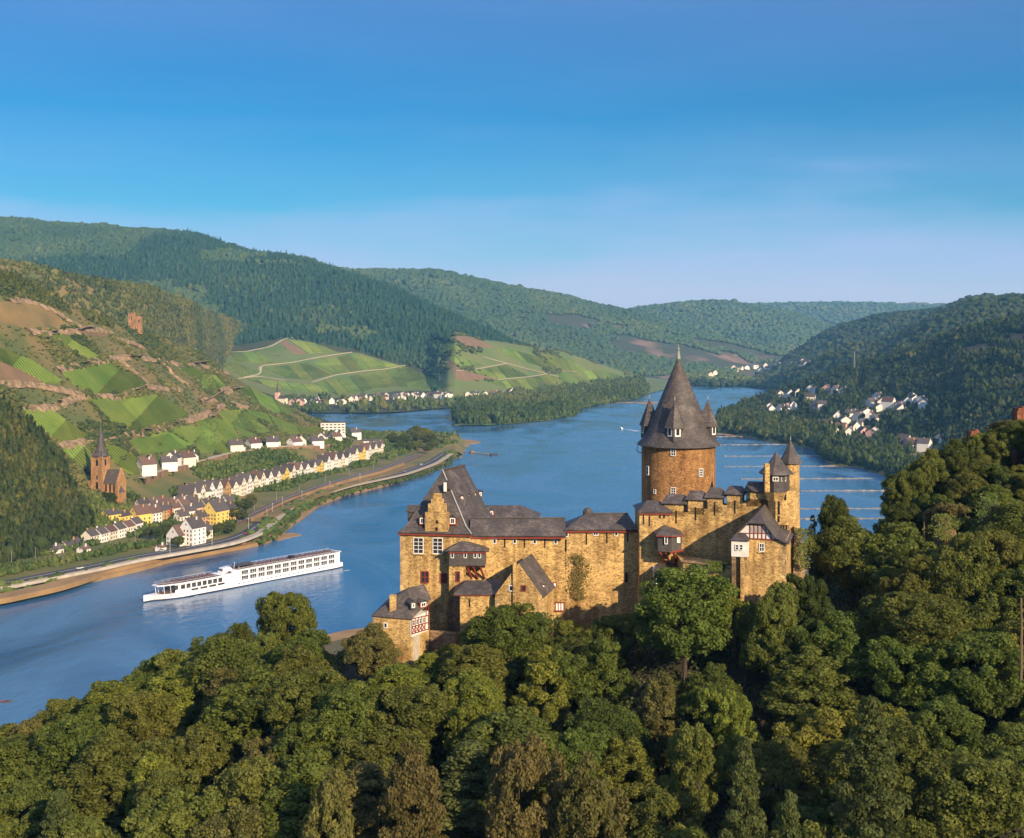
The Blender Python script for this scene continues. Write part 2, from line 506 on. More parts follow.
def hit(x, y, only=None, dmin=0.0):
    """the terrain point seen at a picture position"""
    d = Vector(((x - CX) / F, 1.0, -(y - HY) / F)); L = d.length; d /= L
    best = None
    for k, b in TERR:
        if only and k not in only: continue
        h = b.ray_cast(Vector((0, 0, CH)) + d * dmin, d)
        if h[0] is not None and (best is None or h[0].y < best.y): best = h[0]
    if best is None and y > HY and not only:
        best = onz(x, y, 0)
    return best
def height(X, Y, default=0.0):
    z = default
    for k, b in TERR:
        h = b.ray_cast(Vector((X, Y, 2000)), Vector((0, 0, -1)))
        if h[0] is not None: z = max(z, h[0].z)
    return z

M['scrub'] = mat('scrub_ground', (0.190, 0.138, 0.046), (0.095, 0.112, 0.030), 0.03, 1.0, detail=8, lo=.35, hi=.62)
M['meadow'] = mat('valley_ground', (0.085, 0.085, 0.030), (0.13, 0.10, 0.05), 0.02, 1.0, detail=6)
M['green_slope'] = mat('green_slope', (0.085, 0.140, 0.030), (0.140, 0.155, 0.045), 0.012, 1.0, detail=8)
M['forest_floor'] = mat('forest_floor', (0.030, 0.040, 0.016), (0.055, 0.060, 0.022), 0.01, 1.0, detail=6)
M['rocky'] = mat('rocky_hill_ground', (0.045, 0.055, 0.026), (0.20, 0.13, 0.09), 0.006, 1.0, detail=8, lo=.52, hi=.66)

def zrow(poly, z):           # polyline [(x, y)] lying at height z
    return [(x, y, (CH - z) * F / (y - HY)) for x, y in poly]

SHORE = [(-80, 612), (0, 600.8), (50, 590), (71, 584), (100, 578), (139, 569), (165, 561.5), (189, 557), (215, 552), (240, 548), (262, 543), (277, 534), (283, 528), (294, 521), (314, 506),
         (343, 495), (372, 488.5), (400, 481), (429, 470), (444, 465), (452, 461), (459, 455), (470, 452)]
ROAD = [(-80, 598), (0, 584), (40, 576), (87, 567), (131, 557.5), (170, 551), (210, 544), (228, 540), (249, 532), (258, 525), (266, 518), (283, 505), (315, 493), (343, 485), (372, 479),
        (400, 473), (429, 463), (438, 457.5), (444, 453), (448, 449)]
BACK = [(-80, 575), (0, 560), (100, 543), (200, 515), (290, 482), (340, 466), (383, 456), (420, 448), (450, 443.5), (462, 442.5), (470, 441)]
def mix_row(a, b, t, dz=0.0):
    def f(x):
        ya, Da = interp(a, x); yb, Db = interp(b, x)
        pa, pb = P(x, ya, Da), P(x, yb, Db)
        p = pa.lerp(pb, t); p.z += dz
        return (p.x, p.y, p.z)
    return f
ridgeA = [(-80, 245, 1000), (0, 272, 1080), (45, 291, 1130), (90, 313, 1200), (130, 324, 1280), (165, 336, 1380), (200, 353, 1460), (234, 376, 1530), (270, 396, 1580),
          (300, 411, 1620), (340, 431, 1660), (370, 436, 1690), (400, 437, 1690), (470, 439, 1700)]
terrA = [(-80, 515, 770), (0, 500, 800), (100, 490, 913), (135, 484, 960), (200, 463, 1125), (257, 453, 1220), (309, 449, 1263), (340, 443, 1400), (370, 441, 1560), (400, 440, 1600), (470, 440.5, 1650)]
backA = [(x, y + (40 if x < 300 else 0), D + 260) for x, y, D in ridgeA]
backA = [(x, HY + (CH - max(-3, CH - (y - HY) * D / F - 70)) * F / (D + 200), D + 200) for x, y, D in ridgeA]
shoreA = zrow(SHORE, -0.6)
hill('A', [zrow([(x, y + 4) for x, y in SHORE], -2.5), zrow([(x, y - 3.0) for x, y in SHORE], 1.8), zrow([(x, y + 1.5) for x, y in ROAD], 5.6), zrow([(x, y - 3.5) for x, y in ROAD], 6.0),
           zrow(BACK, 8.5), terrA, mix_row(terrA, ridgeA, .5, 6), ridgeA, backA], -300, 468, 330, 150, 'scrub', 5, 0.012, 3, smooth_rows=False)

baseB = [(-80, 1500), (60, 1500), (130, 1650), (185, 2050), (212, 2650), (240, 3000), (285, 3080), (325, 3150)]
ridgeB = [(-80, 250, 1650), (0, 262, 1700), (60, 274, 1730), (80, 281, 1750), (130, 287, 1820), (185, 301, 2300), (212, 313, 2850), (240, 325, 3250), (285, 339, 3300), (325, 352, 3350)]
hill('B', [[(x, HY + 155 * F / D, D) for x, D in baseB], mix_row([(x, HY + 155 * F / D, D) for x, D in baseB], ridgeB, .5, 6), ridgeB, [(x, y + 30, D + 420) for x, y, D in ridgeB]], -300, 325, 180, 70, 'scrub', 12, 0.006, 5)

shoreC = [(-80, 414), (369, 413.5), (398, 413), (430, 410), (460, 408), (500, 404), (560, 396)]
flatC = [(-80, 399), (280, 399), (370, 398), (460, 397), (500, 395), (560, 388)]
vineC = [(-80, 322, 3100), (100, 330, 3100), (215, 342, 3100), (285, 338, 3100), (350, 349, 3100), (410, 358, 3050), (450, 372, 2950), (480, 373, 3000), (560, 370, 3300)]
ridgeC = [(-80, 221, 4300), (0, 224, 4200), (50, 226, 4200), (100, 227, 4200), (160, 232, 4150), (185, 234, 4150), (210, 240, 4100), (260, 255, 4000), (310, 264, 3900), (350, 274, 3800), (420, 301, 3650), (480, 326, 3500), (530, 347, 3400), (560, 362, 3400)]
hill('C', [zrow(shoreC, -2), zrow([(x, y - 1.2) for x, y in shoreC], 3), zrow(flatC, 9), vineC, mix_row(vineC, ridgeC, .5, 25), ridgeC, [(x, y + 25, D + 900) for x, y, D in ridgeC]], -300, 560, 270, 130, 'forest_floor', 30, 0.0028, 9)

shoreE = [(372, 426), (440, 426), (460, 425), (485, 425.5), (517, 423.6), (546, 421), (574, 416), (580, 409.5), (602, 404.5), (634, 400), (648, 394), (661, 390.7), (672, 389)]
flatE = [(372, 410), (440, 404), (460, 402), (520, 398), (560, 392), (600, 385.5), (635, 381), (672, 379)]
topE = [(372, 395, 3000), (400, 380, 3080), (418, 360, 3180), (429, 343, 3180), (436, 338, 3150), (455, 334, 3000), (480, 339, 3050), (520, 346, 3150), (560, 351, 3300), (600, 363, 3600), (640, 377, 4000), (672, 380, 4100)]
def sinkE(row, zlow=-5.0, a=438, b=462):     # the headland runs out under the water at its upstream end
    f0 = row if callable(row) else (lambda x: tuple(P(x, *interp(row, x))))
    def f(x):
        p = f0(x); k = np.clip((x - a) / (b - a), 0, 1)
        return (p[0], p[1], zlow * (1 - k) + p[2] * k)
    return f
hill('E', [zrow(shoreE, -5), sinkE(zrow([(x, y - .8) for x, y in shoreE], 2)), sinkE(zrow(flatE, 8)), sinkE(mix_row(zrow(flatE, 8), topE, .5, -8), -5, 418, 448), topE, [(x, y + 20, D + 350) for x, y, D in topE]], 372, 671, 180, 90, 'green_slope', 8, 0.006, 13)

ridgeL = [(250, 268, 5200), (300, 268, 5200), (335, 270, 5200), (400, 272, 5200), (437, 272.5, 5200), (480, 283, 5300), (540, 294, 5400), (600, 305, 5500), (640, 312, 5500), (680, 326, 5400), (740, 346, 5200), (790, 360, 5100), (850, 376, 5000)]
baseL = zrow([(250, 379), (640, 379), (700, 377), (760, 374), (850, 378)], 0)
hill('L', [baseL, mix_row(baseL, ridgeL, .5, 10), ridgeL, [(x, y + 25, D + 900) for x, y, D in ridgeL]], 250, 850, 200, 80, 'rocky', 38, 0.0022, 17)

ridgeF = [(560, 330, 7000), (600, 318, 7000), (640, 309, 7000), (670, 305.5, 7000), (700, 303, 7000), (724, 302.5, 7000), (770, 309, 7000), (800, 316, 6900), (830, 326, 6800), (850, 336, 6700), (900, 352, 6600)]
baseF = [(560, 372, 5400), (900, 372, 5400)]
hill('F', [baseF, mix_row(baseF, ridgeF, .5, 20), ridgeF, [(x, y + 25, D + 1200) for x, y, D in ridgeF]], 560, 900, 110, 50, 'forest_floor', 30, 0.002, 21)
ridgeP = [(700, 306.5, 9500), (761, 305.3, 9500), (800, 304, 9500), (850, 303.5, 9500), (900, 304.5, 9500), (960, 305.5, 9500), (1060, 306, 9500)]
hill('P', [[(700, 345, 8200), (1060, 345, 8200)], ridgeP, [(x, y + 10, D + 2500) for x, y, D in ridgeP]], 700, 1060, 80, 30, 'forest_floor', 14, 0.0015, 23)

ridgeR = [(755, 380, 4300), (770, 373, 4300), (781, 365, 4300), (791, 357, 4300), (811, 345, 4300), (824, 336, 4300), (841, 328, 4250), (878, 318, 4200), (932, 311.5, 4100), (956, 304, 4000), (976, 297, 3950), (1000, 297, 3900), (1024, 295, 3900), (1100, 286, 3900)]
baseR = [(755, 384.5, 3560), (800, 384.5, 3500), (1100, 395, 3300)]
hill('R3', [baseR, mix_row(baseR, ridgeR, .5, 8), ridgeR, [(x, y + 25, D + 900) for x, y, D in ridgeR]], 755, 1300, 160, 60, 'forest_floor', 18, 0.003, 27)
ridgeS = [(690, 384.5, 3650), (720, 384.3, 3550), (755, 384, 3450), (771, 381.5, 3400), (797, 371, 3350), (814, 363, 3300), (848, 350, 3200), (878, 345, 3100), (900, 337, 3050), (928, 322, 3000), (949, 312, 3000), (976, 301, 3000), (1024, 299, 2950), (1100, 290, 2900)]
baseS = [(690, 386.5, 3500), (747, 387.5, 3430), (771, 389.5, 3300), (800, 400, 2770), (900, 420, 2120), (1000, 420, 2120), (1100, 420, 2120)]
hill('R2', [baseS, mix_row(baseS, ridgeS, .55, 5), ridgeS, [(x, y + 22, D + 600) for x, y, D in ridgeS]], 690, 1300, 190, 60, 'forest_floor', 12, 0.005, 31)

# far side of the bend: low bank under the far town
fb = zrow([(676, 384.6), (693, 384.3), (720, 385.3), (747, 387.2), (775, 389), (800, 389)], -1)
hill('T', [fb, zrow([(676, 380), (693, 379.5), (720, 380), (747, 382), (775, 384), (800, 384)], 8), [(676, 372, 4900), (800, 366, 4900)], [(676, 371, 5200), (800, 364, 5200)]], 676, 800, 50, 24, 'meadow', 0, smooth_rows=False)

shoreD = [(712, 429.5), (717, 433), (724, 433.5), (740, 436), (771, 443), (800, 447), (814, 450), (824, 462), (841, 468), (855, 467.5), (870, 472), (895, 482), (930, 500), (1000, 540), (1100, 600)]
ridgeD = [(712, 428, 1950), (716, 424, 2020), (720, 416, 2120), (737, 409.5, 2300), (747, 404.5, 2450), (791, 388, 2500), (841, 372.5, 2400), (888, 359.5, 2300), (935, 344.5, 2200), (966, 332.5, 2100), (1016, 322.5, 2000), (1100, 300, 1900)]
zD = zrow(shoreD, 0)
def lowD(t, z, k=0.0):
    def f(x):
        _, Da = interp(zD, x); yb, Db = interp(ridgeD, x)
        D = Da + (Db - Da) * t
        zr = CH - (yb - HY) * Db / F
        zz = min(z, zr) + k * max(0, zr - z)
        return ((x - CX) * D / F, D, zz)
    return f
hill('D', [zrow([(x, y + 3) for x, y in shoreD], -3), lowD(.015, 1.5), lowD(.05, 5), lowD(.28, 9), lowD(.5, 9, .30), lowD(.78, 9, .72), ridgeD, [(x, y + 30, D + 500) for x, y, D in ridgeD]], 712, 1300, 230, 110, 'scrub', 7, 0.008, 35)

# near bank and the castle ridge
def tps(ctrl):
    c = np.array(ctrl, float); n = len(c)
    d = np.hypot(c[:, None, 0] - c[None, :, 0], c[:, None, 1] - c[None, :, 1])
    K = np.where(d > 0, d * d * np.log(d + 1e-9), 0) + np.eye(n) * 40.0
    A = np.zeros((n + 3, n + 3)); A[:n, :n] = K; A[:n, n] = 1; A[:n, n + 1:] = c[:, :2]; A[n, :n] = 1; A[n + 1:, :n] = c[:, :2].T
    s = np.linalg.solve(A, np.concatenate([c[:, 2], [0, 0, 0]]))
    def f(X, Y):
        r = np.hypot(X[..., None] - c[:, 0], Y[..., None] - c[:, 1])
        return (np.where(r > 0, r * r * np.log(r + 1e-9), 0) @ s[:n]) + s[n] + X * s[n + 1] + Y * s[n + 2]
    return f
CTRL = [(-16, 171, 104), (-6, 169, 104.5), (6, 168, 105.5), (20, 169, 107.5), (31, 164, 110), (40, 165, 111), (-12, 195, 103), (10, 200, 104), (30, 200, 104), (44, 185, 106),
        (0, 125, 86), (-30, 125, 84), (30, 125, 88), (-60, 140, 79), (-81, 190, 75), (-100, 215, 58), (-41, 188, 92), (-60, 195, 84), (-28, 180, 100), (-110, 170, 62),
        (49, 120, 90), (55, 135, 98), (48, 150, 104), (56, 155, 107), (62, 170, 112), (52, 180, 108), (64, 190, 119), (76, 195, 124), (88, 195, 130), (100, 195, 136), (72, 180, 116), (84, 175, 117), (100, 180, 126), (66, 205, 112),
        (70, 150, 108), (84, 150, 112), (80, 130, 104), (100, 150, 118), (120, 180, 134), (90, 225, 112), (120, 220, 128),
        (0, 145, 95), (-35, 150, 90), (25, 145, 96), (0, 90, 66), (-60, 90, 56), (60, 90, 74), (100, 90, 84), (0, 50, 30), (-80, 50, 25), (80, 50, 45), (-150, 130, 35), (-150, 200, 25), (-130, 250, 15),
        (0, 245, 62), (40, 240, 62), (-50, 245, 55), (80, 250, 75), (0, 310, 8), (60, 310, 8), (-80, 300, 8), (130, 310, 20), (180, 250, 80), (180, 160, 130), (0, 360, 2), (-120, 330, 2), (150, 360, 4), (200, 80, 105)]
tp = tps(CTRL)
def near_z(X, Y):
    X, Y = np.asarray(X, float), np.asarray(Y, float)
    z = tp(X, Y)
    z = np.where(Y > 300, np.minimum(z, 3 + np.clip((360 - Y) / 60, 0, 1) * 25), z)
    z = np.maximum(z, 2.0 + 0 * X)
    return z + fbm(X * .06, Y * .06, 41, 3) * 1.6
gx, gy = np.meshgrid(np.arange(-200, 221, 4.0), np.arange(24, 381, 4.0))
gz = near_z(gx, gy)
nn = gx.shape
a = (np.arange(nn[0] - 1)[:, None] * nn[1] + np.arange(nn[1] - 1)[None]).ravel()
vv = np.stack([gx, gy, gz], -1).reshape(-1, 3); ff = np.stack([a, a + 1, a + nn[1] + 1, a + nn[1]], -1)
setting('hill', np_mesh('castle_ridge', vv, ff, 'soil', smooth=True))
TERR.append(('N', BVHTree.FromPolygons([Vector(p) for p in vv], ff.tolist())))
# the near bank, flat, with its sandy edge
nb = [(-1000, 60), (-330, 180), (-230, 330), (-185, 420), (-140, 520), (-100, 588), (-84, 605), (-66, 615), (-40, 650), (30, 720), (140, 760), (420, 800), (900, 700), (900, 60)]
M['sand'] = mat('sandy_bank', (0.34, 0.21, 0.09), (0.22, 0.135, 0.06), 0.08, 0.95, detail=6)
g = MB(); g.prism(nb, -3, 1.2); setting('riverbank', g.data('riverbank', 'sand'))
inner = [(x * .985 + 6, y - 14) for x, y in nb]
g = MB(); g.prism(inner, 1.0, 1.9); setting('riverbank', g.data('riverbank', 'meadow'))

# ------------------------------------------------------------------ vineyards, banks, roads (draped on the hills)
def vine_mat():
    m, n, l, b = new_mat('vine_rows')
    b.inputs['Roughness'].default_value = 0.9
    b.inputs['Specular IOR Level'].default_value = 0.05
    uv = n.new('ShaderNodeAttribute'); uv.attribute_name = 'row'
    ms = n.new('ShaderNodeMath'); ms.operation = 'SINE'
    mu = n.new('ShaderNodeMath'); mu.operation = 'MULTIPLY'; mu.inputs[1].default_value = 2 * math.pi / 4.0
    l.new(uv.outputs['Fac'], mu.inputs[0]); l.new(mu.outputs[0], ms.inputs[0])
    r = ramp(n, [(0.05, (0.100, 0.118, 0.028)), (0.6, (0.132, 0.220, 0.032))])
    mr = n.new('ShaderNodeMapRange'); mr.inputs[1].default_value = -1; mr.inputs[2].default_value = 1
    l.new(ms.outputs[0], mr.inputs[0]); l.new(mr.outputs[0], r.inputs[0])
    t = n.new('ShaderNodeTexCoord'); no = n.new('ShaderNodeTexNoise'); no.inputs['Scale'].default_value = 0.03; no.inputs['Detail'].default_value = 9; no.inputs['Roughness'].default_value = .7
    l.new(t.outputs['Object'], no.inputs['Vector'])
    r2 = ramp(n, [(0.3, (0.60, 0.72, 0.6)), (0.7, (1.30, 1.12, 1.15))])
    l.new(no.outputs[0], r2.inputs[0])
    mm = n.new('ShaderNodeMix'); mm.data_type = 'RGBA'; mm.blend_type = 'MULTIPLY'; mm.inputs[0].default_value = 1
    l.new(r.outputs[0], mm.inputs[6]); l.new(r2.outputs[0], mm.inputs[7])
    oi = n.new('ShaderNodeObjectInfo'); h = n.new('ShaderNodeHueSaturation')
    m2 = n.new('ShaderNodeMapRange'); m2.inputs[3].default_value = .62; m2.inputs[4].default_value = 1.32
    l.new(oi.outputs['Random'], m2.inputs[0])
    pl = n.new('ShaderNodeTexVoronoi'); pl.inputs['Scale'].default_value = 0.011      # plots of different vines
    l.new(t.outputs['Object'], pl.inputs['Vector'])
    ps = n.new('ShaderNodeSeparateColor'); l.new(pl.outputs['Color'], ps.inputs[0])
    pm = n.new('ShaderNodeMapRange'); pm.inputs[3].default_value = .72; pm.inputs[4].default_value = 1.28
    l.new(ps.outputs[0], pm.inputs[0])
    pp = n.new('ShaderNodeMath'); pp.operation = 'MULTIPLY'
    l.new(m2.outputs[0], pp.inputs[0]); l.new(pm.outputs[0], pp.inputs[1]); l.new(pp.outputs[0], h.inputs['Value'])
    m3 = n.new('ShaderNodeMapRange'); m3.inputs[3].default_value = .472; m3.inputs[4].default_value = .51
    wn2 = n.new('ShaderNodeTexWhiteNoise'); wn2.noise_dimensions = '1D'; l.new(oi.outputs['Random'], wn2.inputs['W'])
    l.new(wn2.outputs['Value'], m3.inputs[0]); l.new(m3.outputs[0], h.inputs['Hue'])
    l.new(mm.outputs[2], h.inputs['Color'])
    l.new(h.outputs[0], b.inputs['Base Color'])
    bp = n.new('ShaderNodeBump'); bp.inputs['Distance'].default_value = 0.8; bp.inputs['Strength'].default_value = 0.6
    l.new(mr.outputs[0], bp.inputs['Height']); l.new(bp.outputs[0], b.inputs['Normal'])
    return m
M['vines'] = vine_mat()
M['dry_grass'] = mat('dry_grass', (0.26, 0.165, 0.055), (0.15, 0.115, 0.04), 0.04, 1.0, detail=8)
M['fallow'] = mat('fallow_soil', (0.22, 0.135, 0.07), (0.15, 0.10, 0.045), 0.06, 1.0, detail=8)
M['rubble'] = mat('terrace_rubble', (0.34, 0.225, 0.125), (0.15, 0.105, 0.05), 0.22, 0.95, 0.8, detail=9, lo=.38, hi=.66, bdist=1.0)
M['asphalt'] = mat('asphalt', (0.060, 0.060, 0.062), (0.045, 0.045, 0.047), 0.3, 0.9)
M['ballast'] = mat('rail_ballast', (0.13, 0.085, 0.055), (0.085, 0.06, 0.04), 0.5, 0.95)
M['pale_path'] = mat('pale_gravel', (0.42, 0.36, 0.27), (0.33, 0.27, 0.19), 0.3, 0.95)
M['concrete'] = mat('pale_concrete', (0.50, 0.45, 0.37), (0.36, 0.31, 0.24), 0.15, 0.9)

def drape(name, poly, m, only, lift=1.0, step=4.0, kind='structure', sk=2.0, jit=0.35):
    """a field: its outline in the picture is laid on the hill it belongs to"""
    ring = []
    for i in range(len(poly)):
        a, b = Vector(poly[i]), Vector(poly[(i + 1) % len(poly)])
        k = max(1, int((b - a).length / step))
        for q in range(k):
            p = a.lerp(b, q / k)
            if q: p += Vector((rng.uniform(-jit, jit), rng.uniform(-jit, jit)))
            ring.append(p)
    xs = [p.x for p in ring]; ys = [p.y for p in ring]
    pts = list(ring)
    gx_, gy_ = np.meshgrid(np.arange(min(xs), max(xs), step), np.arange(min(ys), max(ys), step * .6))
    gxx = gx_.ravel(); gyy = gy_.ravel()
    ok = inside([(p.x, p.y) for p in ring], gxx, gyy)
    for x, y in zip(gxx[ok], gyy[ok]): pts.append(Vector((float(x), float(y))))
    n = len(ring)
    res = delaunay_2d_cdt(pts, [], [list(range(n))], 2, 1e-4)
    v2, fs = res[0], res[2]
    P3 = []
    for q in v2:
        h = hit(q.x, q.y, only)
        P3.append(None if h is None else Vector((h.x, h.y, h.z + lift)))
    good = [f for f in fs if all(P3[k] is not None for k in f)]
    if not good: print('no drape', name, poly[0]); return None
    # drop stretched faces (outline lapping over a crest)
    good = [f for f in good if max((P3[f[i]] - P3[f[i - 1]]).length for i in range(len(f))) < step * 14 * P3[f[0]].y / F]
    idx = {}
    V, Fc = [], []
    for f in good:
        for k in f:
            if k not in idx: idx[k] = len(V); V.append(P3[k])
        q = [idx[k] for k in f]
        if (V[q[1]] - V[q[0]]).cross(V[q[2]] - V[q[0]]).z < 0: q.reverse()
        Fc.append(q)
    edges = {}
    for f in Fc:
        for i in range(len(f)): edges[(f[i], f[(i + 1) % len(f)])] = 1
    brd = [e for e in edges if (e[1], e[0]) not in edges]
    low = {}
    for e in brd:
        for k in e:
            if k not in low: low[k] = len(V); V.append(V[k] - Vector((0, 0, lift + sk)))
    Fc += [[e[1], e[0], low[e[0]], low[e[1]]] for e in brd]
    me = bpy.data.meshes.new(name); me.from_pydata(V, [], Fc); me.materials.append(M[m]); me.update()
    # distance across the vine rows: rows run up the slope
    c = V[:len(idx)]
    cx = sum(p.x for p in c) / len(c); cy = sum(p.y for p in c) / len(c)
    A = np.array([[p.x - cx, p.y - cy, 1] for p in c]); zz = np.array([p.z for p in c])
    gd = np.linalg.lstsq(A, zz, rcond=None)[0][:2]; L = np.hypot(*gd) + 1e-9
    ac = (-gd[1] / L, gd[0] / L)
    at = me.attributes.new('row', 'FLOAT', 'POINT'); at.data.foreach_set('value', [float(p.x * ac[0] + p.y * ac[1]) for p in V])
    FIELDS.append([tuple(p) for p in poly])
    return setting(name, me, kind)
FIELDS = []
def plots(name, poly, m, only, lift, step, kind, n, tilt=.25):
    """cut a slope of vines into n neighbouring plots with a footpath's gap between them"""
    k = [x + tilt * y for x, y in poly]; k0, k1 = min(k), max(k)
    cuts = [k0] + [k0 + (k1 - k0) * (i + rng.uniform(-.22, .22)) / n for i in range(1, n)] + [k1]
    def clip(P_, c, s):
        out = []
        for i in range(len(P_)):
            a, b = P_[i - 1], P_[i]; fa, fb = s * (a[0] + tilt * a[1] - c), s * (b[0] + tilt * b[1] - c)
            if (fa >= 0) != (fb >= 0):
                t = fa / (fa - fb); out.append((a[0] + (b[0] - a[0]) * t, a[1] + (b[1] - a[1]) * t))
            if fb >= 0: out.append(b)
        return out
    for i in range(n):
        q = clip(clip(poly, cuts[i] + (.35 if i else 0), 1), cuts[i + 1] - (.35 if i < n - 1 else 0), -1)
        if len(q) > 2: drape(name, q, m, only, lift, step, kind, jit=.12)
z4 = lambda L: [(x / 3.81, 260 + y / 3.81) for x, y in L]
z6 = lambda L: [(200 + x / 3.49, 320 + y / 3.49) for x, y in L]
z7 = lambda L: [(400 + x / 3.413, 280 + y / 3.413) for x, y in L]
for p in [z4([(-60, 300), (0, 340), (120, 385), (235, 462), (225, 472), (170, 468), (60, 412), (-60, 360)]), z4([(238, 432), (330, 412), (420, 396), (560, 472), (500, 498), (370, 515), (285, 478)]),
          z4([(335, 532), (430, 533), (600, 516), (720, 588), (680, 612), (500, 652), (400, 600)]), z4([(88, 576), (190, 570), (345, 680), (230, 695), (150, 640)]),
          z4([(240, 722), (300, 704), (345, 703), (345, 790), (300, 800)]), z4([(392, 705), (440, 708), (540, 768), (575, 810), (500, 820), (420, 760)]), z4([(492, 692), (635, 652), (735, 712), (700, 722), (620, 735), (545, 742)]),
          z4([(645, 648), (700, 632), (780, 640), (905, 730), (880, 742), (770, 735)]), z4([(678, 412), (740, 412), (868, 488), (805, 492)]), z4([(825, 582), (914, 570), (980, 600), (1000, 660), (914, 645), (860, 625)]),
          z4([(182, 286), (250, 290), (380, 370), (335, 380)]), z4([(745, 620), (800, 605), (840, 630), (900, 655), (900, 690), (820, 665)])]:
    plots('vineyard', p, 'vines', ['A'], 1.3, 3.5, 'stuff', 2, .9)
for p in [z6([(118, 236), (200, 232), (340, 322), (255, 330)]), z6([(4, 196), (55, 196), (88, 236), (4, 245)]), z6([(75, 312), (140, 322), (250, 392), (205, 400), (120, 362)]),
          z6([(155, 316), (210, 322), (350, 376), (440, 378), (400, 396), (290, 396)]), z6([(15, 360), (60, 345), (200, 405), (80, 428), (30, 440), (0, 430)])]:
    plots('vineyard', p, 'vines', ['A'], 1.3, 3.5, 'stuff', 3, -.6)
for p in [z4([(-60, 150), (0, 162), (60, 152), (100, 152), (178, 178), (268, 255), (190, 268), (100, 262), (0, 235), (-60, 230)])]:
    drape('dry_meadow', p, 'dry_grass', ['A'], .5, 4)
for p in [z4([(-60, 385), (0, 392), (90, 422), (160, 463), (0, 470), (-60, 470)]), z4([(100, 262), (190, 272), (300, 262), (420, 280), (405, 292), (250, 285), (120, 282)])]:
    drape('fallow_field', p, 'fallow', ['A'], .5, 4)
bigC = z6([(55, 150), (105, 112), (200, 108), (300, 62), (400, 80), (480, 112), (560, 116), (640, 142), (720, 164), (900, 242), (800, 246), (690, 248), (480, 272), (430, 272), (250, 262), (170, 236), (110, 205)])
drape('meadow', bigC, 'green_slope', ['C'], .5, 4); FIELDS.pop()
FIELDS.append(bigC)
for p in [z6([(105, 116), (200, 112), (258, 150), (130, 146)]), z6([(66, 152), (128, 150), (206, 184), (150, 198)]), z6([(222, 168), (375, 152), (455, 192), (388, 210), (300, 203)]),
          z6([(392, 150), (535, 118), (640, 146), (690, 160), (560, 180), (470, 190)]), z6([(312, 72), (400, 82), (468, 112), (382, 118)]), z6([(160, 206), (285, 216), (385, 226), (460, 236), (430, 262), (250, 236)]),
          z6([(402, 222), (570, 188), (715, 166), (890, 240), (800, 240), (690, 232), (480, 264)])]:
    plots('vineyard', p, 'vines', ['C'], 1.3, 2.6, 'stuff', max(2, int((max(q[0] for q in p) - min(q[0] for q in p)) / 13)), -.9)
for p in [z6([(275, 78), (305, 72), (375, 118), (330, 122)]), z6([(760, 222), (780, 222), (836, 242), (820, 244)])]:
    drape('fallow_field', p, 'fallow', ['C'], .6, 3)
for p in [z7([(112, 208), (178, 214), (212, 238), (152, 245)]), z7([(160, 262), (190, 258), (282, 292), (205, 304)]), z7([(240, 312), (360, 292), (438, 328), (330, 338)]), z7([(312, 352), (440, 336), (555, 368), (425, 384)]),
          z7([(318, 236), (380, 238), (470, 262), (558, 300), (530, 308), (400, 272)]), z7([(470, 248), (560, 268), (636, 302), (605, 326), (520, 288)]), z7([(444, 332), (560, 316), (695, 366), (585, 378)]),
          z7([(585, 312), (680, 308), (800, 340), (820, 352), (690, 358), (640, 340)]), z7([(0, 292), (30, 300), (100, 332), (185, 362), (90, 372), (0, 360)])]:
    plots('vineyard', p, 'vines', ['E', 'C'], 1.3, 2.6, 'stuff', max(2, int((max(q[0] for q in p) - min(q[0] for q in p)) / 10)), -.9)
for p in [z7([(152, 190), (240, 192), (318, 228), (240, 232), (200, 212)]), z7([(150, 262), (165, 262), (205, 306), (330, 338), (240, 345), (190, 340)]), z7([(460, 228), (520, 226), (535, 240), (470, 244)]), z7([(390, 342), (420, 342), (455, 374), (430, 380)])]:
    drape('fallow_field', p, 'fallow', ['E', 'C'], .6, 3)
zr = lambda L: [(680 + x / 2.977, 280 + y / 2.977) for x, y in L]
drape('dry_meadow', zr([(960, 185), (1000, 160), (1030, 160), (1030, 192), (985, 196)]), 'fallow', ['D'], .6, 3)
drape('dry_meadow', zr([(840, 205), (900, 188), (935, 200), (915, 222), (850, 225)]), 'fallow', ['D'], .6, 3)
drape('dry_meadow', zr([(985, 285), (1030, 275), (1030, 310), (995, 315)]), 'dry_grass', ['D'], .6, 3)
drape('vineyard', zr([(285, 185), (350, 195), (345, 210), (310, 212)]), 'vines', ['F', 'L'], 1.5, 2, 'stuff')
drape('fallow_field', zr([(285, 180), (368, 186), (366, 192), (290, 191)]), 'fallow', ['F', 'L'], 1, 2)
drape('vineyard', zr([(398, 130), (430, 138), (456, 152), (440, 156), (405, 140)]), 'vines', ['F', 'L'], 1.5, 2, 'stuff')

